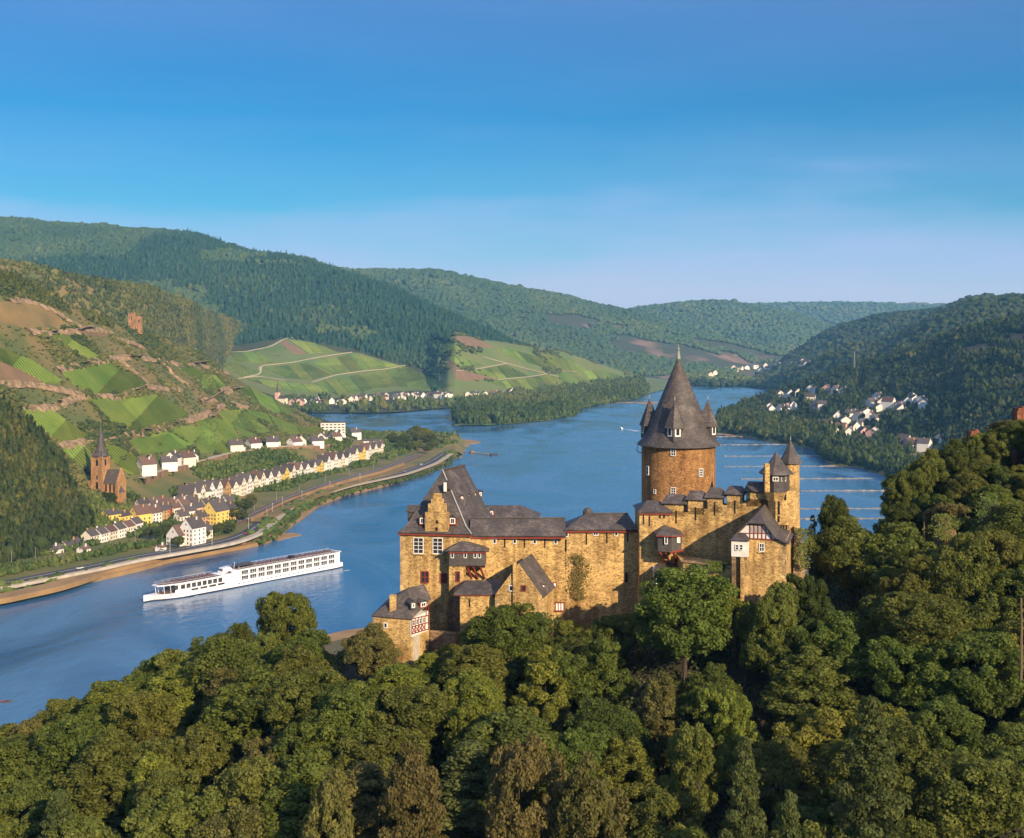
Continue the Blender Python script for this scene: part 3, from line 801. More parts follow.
def path_pts(poly, only=None, step=3.0, z=None, smooth=2):
    out = []
    for i in range(len(poly) - 1):
        a, b = Vector(poly[i]), Vector(poly[i + 1])
        k = max(1, int((b - a).length / step))
        for q in range(k + (i == len(poly) - 2)):
            p = a.lerp(b, q / k)
            h = onz(p.x, p.y, z) if z is not None else hit(p.x, p.y, only)
            if h is not None: out.append(h)
    for _ in range(smooth):
        out = [out[0]] + [(out[i - 1] + out[i] * 2 + out[i + 1]) / 4 for i in range(1, len(out) - 1)] + [out[-1]]
    return out
def ribbon(pts, w, lift=0.3, th=1.5, off=0.0):
    mb = MB()
    L, Rr = [], []
    for i, p in enumerate(pts):
        d = pts[min(i + 1, len(pts) - 1)] - pts[max(i - 1, 0)]; d.z = 0; d.normalize()
        nrm = Vector((-d.y, d.x, 0))
        q = p + nrm * off + Vector((0, 0, lift))
        L.append(q + nrm * w / 2); Rr.append(q - nrm * w / 2)
    for i in range(len(pts) - 1):
        dn = Vector((0, 0, th))
        a, b, c, d = Rr[i], Rr[i + 1], L[i + 1], L[i]
        mb.add([a, b, c, d, a - dn, b - dn, c - dn, d - dn], [(0, 1, 2, 3), (1, 0, 4, 5), (3, 2, 6, 7)])
    return mb
# the rubble banks that carry the terraces
def bank(pts, w, h, seed):
    """a rough stony step: a strip that rises h metres from its lower to its upper edge"""
    V, Fc = [], []
    m = 5
    nrs = np.random.default_rng(seed)
    for i, p in enumerate(pts):
        d = pts[min(i + 1, len(pts) - 1)] - pts[max(i - 1, 0)]; d.z = 0; d.normalize()
        up = Vector((-d.y, d.x, 0))
        if up.y < 0: up = -up
        ww = w * nrs.uniform(.55, 1.5)
        for k in range(m):
            t = k / (m - 1) - .5
            zz = [-.4, .5, .75, .9, .55][k] * h * nrs.uniform(.75, 1.25)
            q = p + up * (ww * t)
            V.append((q.x + nrs.uniform(-.6, .6), q.y + nrs.uniform(-.6, .6), p.z + zz + t * ww * .45))
    for i in range(len(pts) - 1):
        for k in range(m - 1):
            Fc.append((i * m + k, (i + 1) * m + k, (i + 1) * m + k + 1, i * m + k + 1))
    me = bpy.data.meshes.new('terrace_bank'); me.from_pydata(V, [], Fc); me.materials.append(M['rubble']); me.update()
    return setting('terrace_bank', me)
BANKS = [z4([(30, 150), (110, 158), (200, 190), (270, 235), (330, 265), (390, 268), (430, 282)]), z4([(110, 275), (200, 278), (300, 272), (350, 262)]),
         z4([(220, 420), (300, 402), (370, 386), (470, 372), (560, 376), (640, 392), (720, 402), (780, 395)]), z4([(-40, 470), (0, 472), (100, 474), (170, 484), (260, 502), (320, 520)]),
         z4([(325, 520), (440, 524), (520, 500), (560, 482), (620, 490), (690, 495)]), z4([(70, 557), (130, 566), (210, 562), (240, 542), (310, 522)]),
         z4([(222, 712), (330, 692), (440, 690), (490, 668), (560, 654), (680, 622), (750, 602), (800, 582), (830, 562), (880, 552), (914, 560)]), z4([(440, 300), (500, 315), (560, 340), (620, 372)]),
         z4([(780, 542), (850, 505), (914, 492)]), z4([(440, 375), (500, 415), (560, 465)]), z4([(600, 380), (660, 440), (720, 480)]), z6([(0, 285), (60, 275), (140, 300), (200, 318)]), z6([(40, 345), (75, 310), (130, 300)]),
         z6([(0, 160), (40, 170), (95, 185)]), z6([(50, 255), (110, 240)])]
for i, p in enumerate(BANKS):
    q = path_pts(p, ['A'], 2.0, smooth=1)
    if len(q) > 3: bank(q, 6.5, 2.6, 50 + i)
for p in [z6([(100, 112), (160, 110), (250, 92), (300, 62), (330, 60)]), z6([(150, 200), (215, 188), (212, 172), (205, 160), (320, 148), (420, 128), (530, 112)]), z6([(388, 218), (470, 192), (560, 178), (640, 172), (715, 158)]), z6([(130, 205), (200, 195), (300, 212)])]:
    q = path_pts(p, ['C'], 3)
    setting('field_path', ribbon(q, 6.5, .8).data('field_path', 'pale_path'))
for p in [z7([(190, 308), (240, 308), (300, 296), (365, 284)]), z7([(330, 340), (440, 330), (560, 310), (600, 312)]), z7([(280, 262), (420, 300), (540, 330)])]:
    q = path_pts(p, ['E', 'C'], 3)
    setting('field_path', ribbon(q, 6, .8).data('field_path', 'pale_path'))

# river road with its embankment wall, and the railway behind it
road_c = path_pts([(x, y) for x, y in ROAD if x < 446], None, 3, z=6.0, smooth=6)
setting('river_road', ribbon(road_c, 9.5, .25, 1.0).data('river_road', 'asphalt'))
mb = ribbon(road_c, 0.35, .27, .02); setting('road_marking', mb.data('road_marking', 'white_paint'))
mb = ribbon(road_c, 5.0, .12, 1.0, off=-9.0); setting('promenade', mb.data('promenade', 'pale_path'))
w = ribbon([q for q in road_c if q.y < 880], 0.7, .5, 1.7, off=-12.0).build('embankment_wall', 'concrete'); tag(w, 'pale concrete wall edging the riverside road above the sandy bank', 'wall')
EMB = [(x, y) for x, y in SHORE if x < 452]
bk = path_pts([(x, y - 1.6) for x, y in EMB], None, 3, z=1.5, smooth=3)
setting('beach', ribbon(bk, 9, .9, 2.5).data('beach', 'sand'))
bk2 = path_pts([(x, y - (7.5 if x < 245 else 4.0) * (1 if x > 90 else .45)) for x, y in EMB if x < 243], None, 3, z=4, smooth=3)
setting('beach', ribbon(bk2, 13, .6, 3).data('beach', 'sand'))
RAIL = [(0, 569), (60, 560), (130, 546), (200, 532), (250, 517), (286, 500), (320, 487), (350, 478), (383, 469), (406, 460), (418, 455)]
rail_c = path_pts(RAIL, None, 3, z=7.2, smooth=6)
setting('railway', ribbon(rail_c, 13, .5, 1.6).data('railway', 'ballast'))
for o_ in (-4.2, -2.8, 1.8, 3.2):
    setting('railway_track', ribbon(rail_c, .3, .75, .2, off=o_).data('railway_track', 'metal'))
tan_c = path_pts([(250, 522), (286, 503), (320, 490.5), (350, 481.5), (383, 473), (404, 465)], None, 3, z=6.6, smooth=6)
w = ribbon(tan_c, 1.0, 2.6, 5.0).build('retaining_wall', 'sand'); tag(w, 'long sandy coloured wall between the river road and the railway', 'wall')
setting('verge', ribbon(tan_c, 12, .3, 1.2, off=-6.5).data('verge', 'dry_grass'))
TERRACE = [(140, 481), (150, 476), (170, 470), (190, 465.5), (207, 461), (225, 456), (245, 452.5), (262, 450), (280, 448.5), (297, 447.5), (312, 448), (330, 446)]
ter_c = path_pts(TERRACE, ['A'], 3, smooth=3)
setting('hillside_road', ribbon(ter_c, 6, 2.4, 4.0).data('hillside_road', 'pale_path'))
w = ribbon(ter_c, 1.0, 1.9, 6.5, off=-3.6).build('retaining_wall', 'old_stone'); tag(w, 'brown stone wall holding up the hillside road above the gardens', 'wall')

gb = []
for k, q in enumerate(road_c):
    xq_ = proj(q)[0]
    if xq_ < 236: continue
    d = road_c[min(k + 1, len(road_c) - 1)] - road_c[max(k - 1, 0)]; d.z = 0; d.normalize(); nrm = Vector((-d.y, d.x, 0))
    for _ in range(5): gb.append(q + nrm * rng.uniform(-21, -11.8) + d * rng.uniform(-4, 4))
BANK_BUSHES = np.array([[p.x, p.y, height(p.x, p.y, 2.0)] for p in gb])
# groynes: low stone dams that reach out from the far bank
M['groyne'] = mat('groyne_stone', (0.36, 0.325, 0.26), (0.20, 0.175, 0.14), 0.2, 0.95, 0.5, detail=8)
for i, (x0, x1, y) in enumerate([(716, 790, 444.6), (724, 828, 456), (724, 842, 466.3), (740, 872, 478.6), (800, 905, 490.6), (800, 905, 508.5), (800, 905, 518.6), (716, 760, 436.5)]):
    p0, p1 = onz(x0, y, .3), onz(x1, y - .4, .3)
    q = [p0.lerp(p1, t) + Vector((0, rng.uniform(-1.2, 1.2), rng.uniform(-.55, .3))) for t in np.linspace(0, 1, 40)]
    mb = ribbon(q, 4.2, .25, 1.5)
    o = mb.build('groyne', 'groyne')
    tag(o, ('low stone groyne in the river by the corner turret, %s counting from the far shore' % ordn(i)) if i < 7 else 'short sandy stone groyne just below the far headland beside the round keep', 'groyne', 'groynes reaching into the river')
# sandbars
for c, wx, wy in [((735, 434.5), 26, 30), ((452, 443.5), 34, 60), ((455, 456), 8, 20), ((283, 536), 10, 14), ((640, 402.5), 45, 28), ((700, 384.6), 60, 60), ((860, 466), 26, 22)]:
    p = onz(c[0], c[1], .2)
    n = 40; V = []
    for k in range(n):
        a_ = 2 * math.pi * k / n
        rr = 1 + .25 * math.sin(3 * a_ + c[0]) + .12 * math.sin(7 * a_)
        V.append((p.x + math.cos(a_) * wx * rr, p.y + math.sin(a_) * wy * rr, .55))
    mb = MB(); mb.prism([(q[0], q[1]) for q in V], -.5, .5); setting('sandbank', mb.data('sandbank', 'sand'))

# ------------------------------------------------------------------ far woods: thousands of crowns nobody could count
def ico(sub_=0):
    bm = bmesh.new(); bmesh.ops.create_icosphere(bm, subdivisions=sub_ + 1, radius=1.0)
    v = np.array([p.co[:] for p in bm.verts]); f = np.array([[q.index for q in p.verts] for p in bm.faces]); bm.free()
    return v, f
def blob(sub_, seed, amp=.3):
    v, f = ico(sub_); r = np.random.default_rng(seed)
    v = v * (1 + r.uniform(-amp, amp, len(v)))[:, None]
    v[:, 2] = v[:, 2] * .5 + .5
    return v, f
def conif(n, seed):
    r = np.random.default_rng(seed)
    V, Fc = [], []
    for z0, z1, rr in [(0.0, .55, 1.0), (.3, .8, .72), (.6, 1.05, .42)]:
        i = len(V)
        for k in range(n):
            a_ = 2 * math.pi * (k + r.uniform(-.2, .2)) / n
            q = rr * r.uniform(.7, 1.2)
            V.append((math.cos(a_) * q, math.sin(a_) * q, z0))
        V.append((0, 0, z1))
        Fc += [(i + k, i + (k + 1) % n, i + n) for k in range(n)]
    return np.array(V), np.array(Fc)
def sample(key, count, seed, box=(-90, 1110, 0, 838), vis=True):
    G = HILLS[key]; r = np.random.default_rng(seed)
    A, B, C_, D_ = G[:-1, :-1], G[:-1, 1:], G[1:, :-1], G[1:, 1:]
    n = np.cross(B - A, C_ - A)
    ar = np.linalg.norm(n, axis=-1)
    c = (A + D_) / 2
    view = np.array([0, 0, CH]) - c
    facing = (n * view).sum(-1) / (ar * np.linalg.norm(view, axis=-1) + 1e-9)
    px = CX + F * c[..., 0] / c[..., 1]
    wgt = ar * ((px > box[0]) & (px < box[1]) & (np.abs(facing) > 0))
    if vis: wgt = wgt * np.where((n[..., 2] * 0 + facing * np.sign(n[..., 2])) > -0.12, 1, 0)
    p = (wgt / wgt.sum()).ravel()
    idx = r.choice(len(p), count, p=p)
    u, v = r.random(count)[:, None], r.random(count)[:, None]
    A, B, C_, D_ = [q.reshape(-1, 3)[idx] for q in (A, B, C_, D_)]
    return A * (1 - u) * (1 - v) + B * u * (1 - v) + C_ * (1 - u) * v + D_ * u * v
def pxy(p):
    return CX + F * p[:, 0] / p[:, 1], HY + F * (CH - p[:, 2]) / p[:, 1]
def woods(name, pts, wid, hgt, protos, m, seed, label=None, patch=0.004, kind='stuff', tamp=.5):
    r = np.random.default_rng(seed)
    n = len(pts)
    which = r.integers(0, len(protos), n)
    base = fbm(pts[:, 0] * patch, pts[:, 1] * patch, seed + 3, 4)
    t = np.clip(.45 + base * 1.1 + r.normal(0, .18, n), 0, 1)
    VV, FF, TT, off = [], [], [], 0
    s = np.exp(r.normal(0, .22, n))
    for k, (pv, pf) in enumerate(protos):
        q = np.nonzero(which == k)[0]
        if not len(q): continue
        a = r.random(len(q)) * 2 * np.pi
        ca, sa = np.cos(a)[:, None], np.sin(a)[:, None]
        w = (wid * s[q])[:, None] if np.isscalar(wid) else (wid[q] * s[q])[:, None]
        h = (hgt * s[q])[:, None] if np.isscalar(hgt) else (hgt[q] * s[q])[:, None]
        X = (pv[None, :, 0] * ca - pv[None, :, 1] * sa) * w + pts[q, 0:1]
        Y = (pv[None, :, 0] * sa + pv[None, :, 1] * ca) * w + pts[q, 1:2]
        Z = pv[None, :, 2] * h + pts[q, 2:3] - h * .08
        V = np.stack([X, Y, Z], -1).reshape(-1, 3)
        m_ = len(pv)
        Fk = (pf[None] + (np.arange(len(q)) * m_)[:, None, None]).reshape(-1, 3) + off
        VV.append(V); FF.append(Fk); TT.append(np.repeat(t[q], m_)); off += len(V)
    me = np_mesh(name, np.concatenate(VV), np.concatenate(FF), m, np.concatenate(TT))
    o = setting(name, me, kind)
    if label: o['label'] = label
    return o
LOR = z6([(320, 297), (345, 298), (365, 293), (390, 296), (412, 293), (440, 297), (460, 293), (482, 296), (500, 293), (528, 288), (545, 283), (562, 285), (580, 280), (596, 282), (610, 275), (630, 278), (650, 272), (672, 277), (690, 273), (706, 278), (720, 272), (742, 276), (760, 270), (780, 275), (800, 270), (815, 275), (830, 270), (848, 274), (860, 270)])
zt5 = lambda L: [(740 + x / 5.12, 370 + y / 5.12) for x, y in L]
RV = zt5([(210, 134), (262, 136), (300, 132), (358, 110), (378, 117), (440, 113), (385, 160), (445, 195), (408, 205), (165, 212), (195, 216), (245, 205), (150, 200), (275, 200), (655, 190), (693, 154), (730, 190), (752, 182), (770, 194), (805, 211), (832, 229), (890, 155), (905, 166), (940, 196), (922, 176), (655, 236), (680, 268), (664, 262), (540, 246), (565, 237), (543, 275), (545, 314), (485, 330), (600, 318), (640, 339), (690, 336), (665, 345), (870, 390), (900, 406), (935, 412), (975, 405), (1010, 376), (850, 405), (520, 128), (480, 120), (470, 300), (500, 262), (590, 262), (610, 290), (720, 210), (790, 190), (860, 180), (560, 340)])
HEADL = z7([(8, 403), (28, 404), (52, 402), (75, 404), (98, 400), (122, 401), (145, 399), (165, 402), (232, 400), (246, 396), (292, 400), (312, 397), (332, 399), (352, 397), (385, 390), (405, 392)])
BEND = zr([(92, 287), (105, 283), (160, 268), (172, 273), (186, 268), (200, 266), (215, 262), (232, 266), (255, 260), (272, 270), (288, 262), (300, 256), (322, 252), (345, 255), (365, 250), (388, 254), (240, 275), (310, 265), (375, 262)])
def clear_of(p, lst, r=4.5, below=5.0, keep=.12):
    """no tree stands on a house or close in front of it"""
    x, y = pxy(p); bad = np.zeros(len(p), bool)
    for a, b in lst: bad |= (np.abs(x - a) < r) & (y > b - 2.5) & (y < b + below)
    return p[~bad | (np.random.default_rng(3).random(len(p)) < keep)]
M['wood_green'] = forest_mat('wood_green', (0.030, 0.050, 0.015), (0.062, 0.088, 0.024), (0.130, 0.130, 0.036))
M['wood_left'] = forest_mat('wood_left', (0.024, 0.038, 0.011), (0.052, 0.068, 0.018), (0.125, 0.115, 0.030))
M['wood_olive'] = forest_mat('wood_olive', (0.050, 0.068, 0.022), (0.098, 0.112, 0.032), (0.200, 0.170, 0.052))
M['wood_dark'] = forest_mat('wood_dark', (0.017, 0.049, 0.030), (0.033, 0.073, 0.036), (0.079, 0.109, 0.043))
M['wood_far'] = forest_mat('wood_far', (0.033, 0.066, 0.033), (0.056, 0.096, 0.040), (0.099, 0.124, 0.046))
M['wood_river'] = forest_mat('wood_river', (0.042, 0.072, 0.018), (0.082, 0.115, 0.027), (0.150, 0.155, 0.042))
M['wood_slope'] = forest_mat('wood_slope', (0.016, 0.030, 0.012), (0.038, 0.056, 0.018), (0.085, 0.085, 0.028))
M['bushes'] = forest_mat('bush_green', (0.036, 0.059, 0.018), (0.091, 0.102, 0.030), (0.198, 0.162, 0.053))
B20 = [blob(0, k, .38) for k in range(4)]
B80 = [blob(1, 10 + k, .36) for k in range(5)]
C6 = [conif(5, 20 + k) for k in range(3)]
def leafy(seed, n=90, s=.22):
    """a small crown: an uneven core wrapped in leaf sprays"""
    v, f = blob(0, seed, .34); v = v * np.array([.86, .86, .9])
    r = np.random.default_rng(seed + 50)
    k = r.integers(0, len(v), n); p = v[k] * r.uniform(.9, 1.22, (n, 1)); p[:, 2] = np.maximum(p[:, 2], .05)
    nr = v[k] - np.array([0, 0, .45]) + r.normal(size=(n, 3)) * .5; nr /= np.linalg.norm(nr, axis=1)[:, None]
    u = np.cross(nr, r.normal(size=(n, 3))); u /= np.linalg.norm(u, axis=1)[:, None]; w = np.cross(nr, u)
    q = s * r.uniform(.6, 1.4, (n, 1))
    V = np.stack([p - u * q, p - w * q, p + u * q, p + w * q], 1).reshape(-1, 3)
    a = np.arange(n)[:, None] * 4 + len(v)
    Fq = np.concatenate([a + np.array([0, 1, 2]), a + np.array([0, 2, 3])])
    return np.concatenate([v, V]), np.concatenate([f, Fq])
BS = [leafy(90 + k, 16, .36) for k in range(4)]
BL = [leafy(70 + k) for k in range(5)]
def not_in(p, polys):
    x, y = pxy(p); ok = np.ones(len(p), bool)
    for q in polys: ok &= ~inside(q, x, y)
    return p[ok]
# big forested hill, with darker spruce stands
EF = z7([(105, 200), (150, 186), (240, 188), (330, 228), (470, 236), (640, 296), (740, 312), (850, 350), (690, 366), (580, 386), (430, 388), (240, 350), (150, 300), (185, 275)])
fC = not_in(sample('C', 78000, 1), FIELDS + [[(200, 352), (285, 338), (350, 349), (460, 380), (480, 412), (360, 420), (200, 420)]])
x_, y_ = pxy(fC)
ok = (fC[:, 2] > 40)
fC = fC[ok]
dk = fbm(fC[:, 0] * .0022, fC[:, 1] * .0022, 77, 4) + .12 * (fC[:, 1] < 3700) - .04
woods('forest', fC[dk <= .02], 5.6, 13, B20, 'wood_far', 101)
woods('forest', fC[dk > .02], 4.2, 17, C6 + B20[:1], 'wood_dark', 102)
fE = not_in(sample('E', 20000, 2), FIELDS)
x_, y_ = pxy(fE)
isl = [(455, 428), (455, 412), (470, 402), (520, 396), (560, 389), (605, 382), (640, 379), (648, 391), (636, 404), (575, 421), (500, 429)]
m_ = inside(isl, x_, y_) & (fE[:, 2] > 1.5)
woods('woodland', fE[m_], 5.8, 12.5, BL, 'wood_river', 103)
up = (fE[:, 2] > 20) & (~m_)
q = fE[up]; keep = fbm(q[:, 0] * .01, q[:, 1] * .01, 5, 3) > .07
xq = pxy(q)[0]; wl_ = (xq < 440) | ((xq < 450) & (q[:, 1] > 2950))
woods('forest', q[wl_], 4.6, 13, C6 + B20, 'wood_dark', 122)
keep &= ~wl_
woods('shrubbery', q[keep], 4.0, 5.5, B20, 'bushes', 104)
p2 = sample('C', 6000, 3); x_, y_ = pxy(p2)
riv = (p2[:, 2] > 1.0) & (p2[:, 2] < 12) & (x_ > 285) & (y_ > 398)
p2 = clear_of(p2[riv], LOR, 4, 3); riv = np.ones(len(p2), bool)
woods('woodland', p2[riv], 5.2, 12, BL, 'wood_river', 105)
woods('forest', sample('B', 13500, 4), 3.3, 6.2, BS, 'wood_olive', 106, patch=.008)
fL = sample('L', 36000, 5); x_, y_ = pxy(fL)
rk = fbm(fL[:, 0] * .003 + fL[:, 2] * .002, fL[:, 1] * .003, 99, 4)
fL = fL[~((rk > .07) & (y_ > 315) & (x_ > 520)) & (fL[:, 2] > 6)]
fL = clear_of(fL, BEND, 4, 3)
woods('forest', fL, 7.5, 14, B20, 'wood_far', 107)
woods('forest', sample('F', 14000, 6), 10, 16, B20, 'wood_far', 108)
woods('forest', sample('P', 8000, 7), 15, 20, B20, 'wood_far', 109)
woods('forest', sample('R3', 16000, 8), 7.5, 13, B20, 'wood_slope', 110)
woods('forest', clear_of(sample('R2', 17000, 9), BEND, 4, 3), 6.5, 13, B20, 'wood_slope', 111)
fT = clear_of(sample('T', 1500, 10), BEND, 4, 3)
woods('woodland', fT[(fT[:, 2] > 1) & (fT[:, 2] < 9)], 8, 10, B20, 'wood_river', 112)
TOWN_D = [[(766, 405), (790, 388), (815, 388), (845, 392), (850, 402), (842, 412), (800, 418), (766, 416)], [(830, 455), (840, 415), (860, 395), (885, 385), (905, 400), (905, 425), (880, 455)], [(872, 405), (890, 393), (930, 395), (930, 415), (880, 425)], [(895, 470), (900, 445), (945, 435), (955, 460)]]
fD = clear_of(not_in(sample('D', 21000, 11), FIELDS), RV, 4.2, 5.5)
x_, y_ = pxy(fD)
th = np.ones(len(fD))
for t_ in TOWN_D: th[inside(t_, x_, y_)] = .30
th[(fD[:, 2] < 1.3)] = 0
th[(fD[:, 2] > 1.3) & (fD[:, 2] < 10)] *= .75
fD = fD[np.random.default_rng(5).random(len(fD)) < th]
lowm = fD[:, 2] < 10
woods('woodland', fD[lowm], 4.6, 11, BL, 'wood_green', 113)
woods('forest', fD[~lowm], 4.3, 9.5, BS, 'wood_slope', 114, patch=.009)
# scrub and hedges over the near vineyard hill
fA = not_in(sample('A', 42000, 12), FIELDS)
x_, y_ = pxy(fA)
woodA = [(-40, 400), (12, 412), (40, 440), (62, 465), (72, 492), (90, 520), (80, 545), (40, 556), (-40, 570)]
wd = inside(woodA, x_, y_)
woods('woodland', fA[wd], 3.3, 7.5, BL, 'wood_left', 115, patch=.02)
rest = fA[~wd & (fA[:, 2] > 30)]
k_ = fbm(rest[:, 0] * .018, rest[:, 1] * .018, 6, 4)
woods('shrubbery', rest[k_ > .06], 1.9, 2.3, B80, 'bushes', 116, patch=.02)
topw = rest[(k_ > -.12) & (rest[:, 2] > 40) & (pxy(rest)[0] < 112) & (pxy(rest)[1] < np.interp(pxy(rest)[0], [0, 45, 90, 130, 165, 200, 234, 300], [283, 304, 322, 333, 344, 362, 386, 420]))]
woods('shrubbery', topw, 2.6, 4.2, BL, 'wood_olive', 117, patch=.02)
woods('shrubbery', rest[(k_ <= .06) & (np.random.default_rng(9).random(len(rest)) < .30)], 1.15, 1.4, B20, 'bushes', 121, patch=.03)
x_, y_ = pxy(fA)
gard = ~wd & (fA[:, 2] < 30) & (fA[:, 2] > 7.3) & (fbm(fA[:, 0] * .02, fA[:, 1] * .02, 8, 3) > -.05)
yb = np.interp(x_, [p[0] for p in RAIL], [p[1] for p in RAIL])
gard &= (y_ < yb - 7)
woods('shrubbery', fA[gard], 2.2, 3.6, BS, 'wood_river', 118, patch=.02)
strip = (fA[:, 2] > 6.0) & (y_ > yb + 2) & (y_ < np.interp(x_, [p[0] for p in ROAD], [p[1] for p in ROAD]) - 7) & (x_ < 235)
woods('shrubbery', fA[strip], 2.2, 4.0, BL, 'wood_river', 119, patch=.02)
woods('shrubbery', BANK_BUSHES, 1.7, 2.1, BL, 'wood_river', 123, patch=.02)
ysh = np.interp(x_, [p[0] for p in SHORE], [p[1] for p in SHORE])
sh2 = (y_ > np.interp(x_, [p[0] for p in ROAD], [p[1] for p in ROAD]) + 3.5) & (y_ < ysh - 5) & ((x_ < 138) | (x_ > 240)) & (np.random.default_rng(8).random(len(x_)) < .5)
woods('shrubbery', fA[sh2], 2.4, 3.2, B80, 'wood_river', 120, patch=.02)

# ------------------------------------------------------------------ the castle (world coordinates in metres; each building is a thing)
V3 = lambda p: Vector((p[0], p[1], p[2]))
def wall_window(parent, c, nrm, w, h, nx=2, ny=2, frame='white_paint', pane='glass', fw=.09, depth=.10, name='window', sill=None, arch=False):
    """frame and bars stand proud of the wall; the pane is a sub-part behind them"""
    nrm = Vector((nrm[0], nrm[1], 0)).normalized(); t = Vector((-nrm.y, nrm.x, 0)); c = Vector(c)
    def blk(mb, u0, u1, z0, z1, d0, d1):
        q = lambda u, d, z: c + t * u + nrm * d + Vector((0, 0, z))
        b = [q(u0, d1, z0), q(u1, d1, z0), q(u1, d0, z0), q(u0, d0, z0)]
        tt = [q(u0, d1, z1), q(u1, d1, z1), q(u1, d0, z1), q(u0, d0, z1)]
        mb.hexa(b[::-1], tt[::-1])
    mb = MB()
    a, b = w / 2, h / 2
    blk(mb, -a - fw, -a, -b - fw, b + fw, 0.0, depth); blk(mb, a, a + fw, -b - fw, b + fw, 0.0, depth)
    blk(mb, -a, a, b, b + fw, 0.0, depth); blk(mb, -a, a, -b - fw, -b, 0.0, depth + .06)
    for k in range(1, nx): blk(mb, -a + w * k / nx - fw * .35, -a + w * k / nx + fw * .35, -b, b, .02, depth * .7)
    for k in range(1, ny): blk(mb, -a, a, -b + h * k / ny - fw * .35, -b + h * k / ny + fw * .35, .021, depth * .68)
    o = mb.build(name, frame, parent)
    m2 = MB(); blk(m2, -a, a, -b, b, .004, .03)
    sub(m2, 'pane', pane, o)
    if sill:
        m3 = MB(); blk(m3, -a - .2, a + .2, -b - fw - .16, -b - fw - .003, 0.0, .22)
        sub(m3, 'sill', sill, o)
    return o
def slit(parent, c, nrm, w=.22, h=1.2, m='dark_slit', name='arrow_slit'):
    nrm = Vector((nrm[0], nrm[1], 0)).normalized(); t = Vector((-nrm.y, nrm.x, 0)); c = Vector(c)
    mb = MB()
    q = lambda u, d, z: c + t * u + nrm * d + Vector((0, 0, z))
    mb.hexa([q(w / 2, .025, -h / 2), q(-w / 2, .025, -h / 2), q(-w / 2, -.05, -h / 2), q(w / 2, -.05, -h / 2)], [q(w / 2, .025, h / 2), q(-w / 2, .025, h / 2), q(-w / 2, -.05, h / 2), q(w / 2, -.05, h / 2)])
    return mb.build(name, m, parent)
def on_wall(x, y, A, B):
    """point of the vertical wall plane through A and B seen at picture (x, y)"""
    A, B = Vector(A), Vector(B)
    d = Vector(((x - CX) / F, 1, -(y - HY) / F)); n = Vector((-(B.y - A.y), B.x - A.x, 0))
    t = (A - Vector((0, 0, CH))).dot(n) / d.dot(n)
    return Vector((0, 0, CH)) + d * t
def hip_roof(mb, base, ridge, z0, over=.45, th=.22):
    """base: 4 plan corners (x, y) front-left, front-right, back-right, back-left; ridge: two points; gives four thick slopes"""
    c = Vector((sum(b[0] for b in base) / 4, sum(b[1] for b in base) / 4))
    q = []
    for b in base:
        d = Vector((b[0], b[1])) - c; d = d * (1 + over / d.length * 1.2)
        q.append(Vector((c.x + d.x, c.y + d.y, z0)))
    r0, r1 = Vector(ridge[0]), Vector(ridge[1])
    for f in ([q[0], q[1], r1, r0], [q[2], q[3], r0, r1], [q[1], q[2], r1], [q[3], q[0], r0]):
        mb.slab(f, th)
    return q
def dormer(parent, c, nrm, w=.9, h=.9, roofh=.5, back=1.6, frame='white_paint', wall='red_wood'):
    """a small roof window: box cheeks, gabled slate cap, framed pane"""
    nrm = Vector((nrm[0], nrm[1], 0)).normalized(); t = Vector((-nrm.y, nrm.x, 0)); c = Vector(c)
    q = lambda u, d, z: c + t * u + nrm * d + Vector((0, 0, z))
    mb = MB(); a = w / 2 + .12
    mb.hexa([q(a, 0, -h / 2 - .2), q(-a, 0, -h / 2 - .2), q(-a, -back, -h / 2 - .2), q(a, -back, -h / 2 - .2)], [q(a, 0, h / 2), q(-a, 0, h / 2), q(-a, -back, h / 2), q(a, -back, h / 2)])
    o = mb.build('dormer', wall, parent)
    mb = MB(); e = a + .16
    for s in (1, -1):
        f = [q(s * e, .2, h / 2 - .05), q(0, .2, h / 2 + roofh), q(0, -back - .5, h / 2 + roofh), q(s * e, -back, h / 2 - .05)]
        mb.slab(f if s > 0 else f[::-1], .08)
    mb.poly([q(a, .01, h / 2), q(0, .01, h / 2 + roofh - .08), q(-a, .01, h / 2)])
    sub(mb, 'dormer_roof', 'slate', o)
    m2 = MB(); b = w / 2
    m2.hexa([q(b, .05, -h / 2), q(-b, .05, -h / 2), q(-b, -.02, -h / 2), q(b, -.02, -h / 2)], [q(b, .05, h / 2), q(-b, .05, h / 2), q(-b, -.02, h / 2), q(b, -.02, h / 2)])
    sub(m2, 'window_frame', frame, o)
    m3 = MB(); b = w / 2 - .14; hh = h / 2 - .12
    for s in (-1, 1):
        m3.hexa([q(s * b * .52 + b * .42, .062, -hh), q(s * b * .52 - b * .42, .062, -hh), q(s * b * .52 - b * .42, .03, -hh), q(s * b * .52 + b * .42, .03, -hh)],
                [q(s * b * .52 + b * .42, .062, hh), q(s * b * .52 - b * .42, .062, hh), q(s * b * .52 - b * .42, .03, hh), q(s * b * .52 + b * .42, .03, hh)])
    sub(m3, 'pane', 'glass', o)
    return o

M['plaster_door'] = mat('grey_plaster', (0.50, 0.42, 0.30), (0.36, 0.29, 0.20), 1.5, .9)
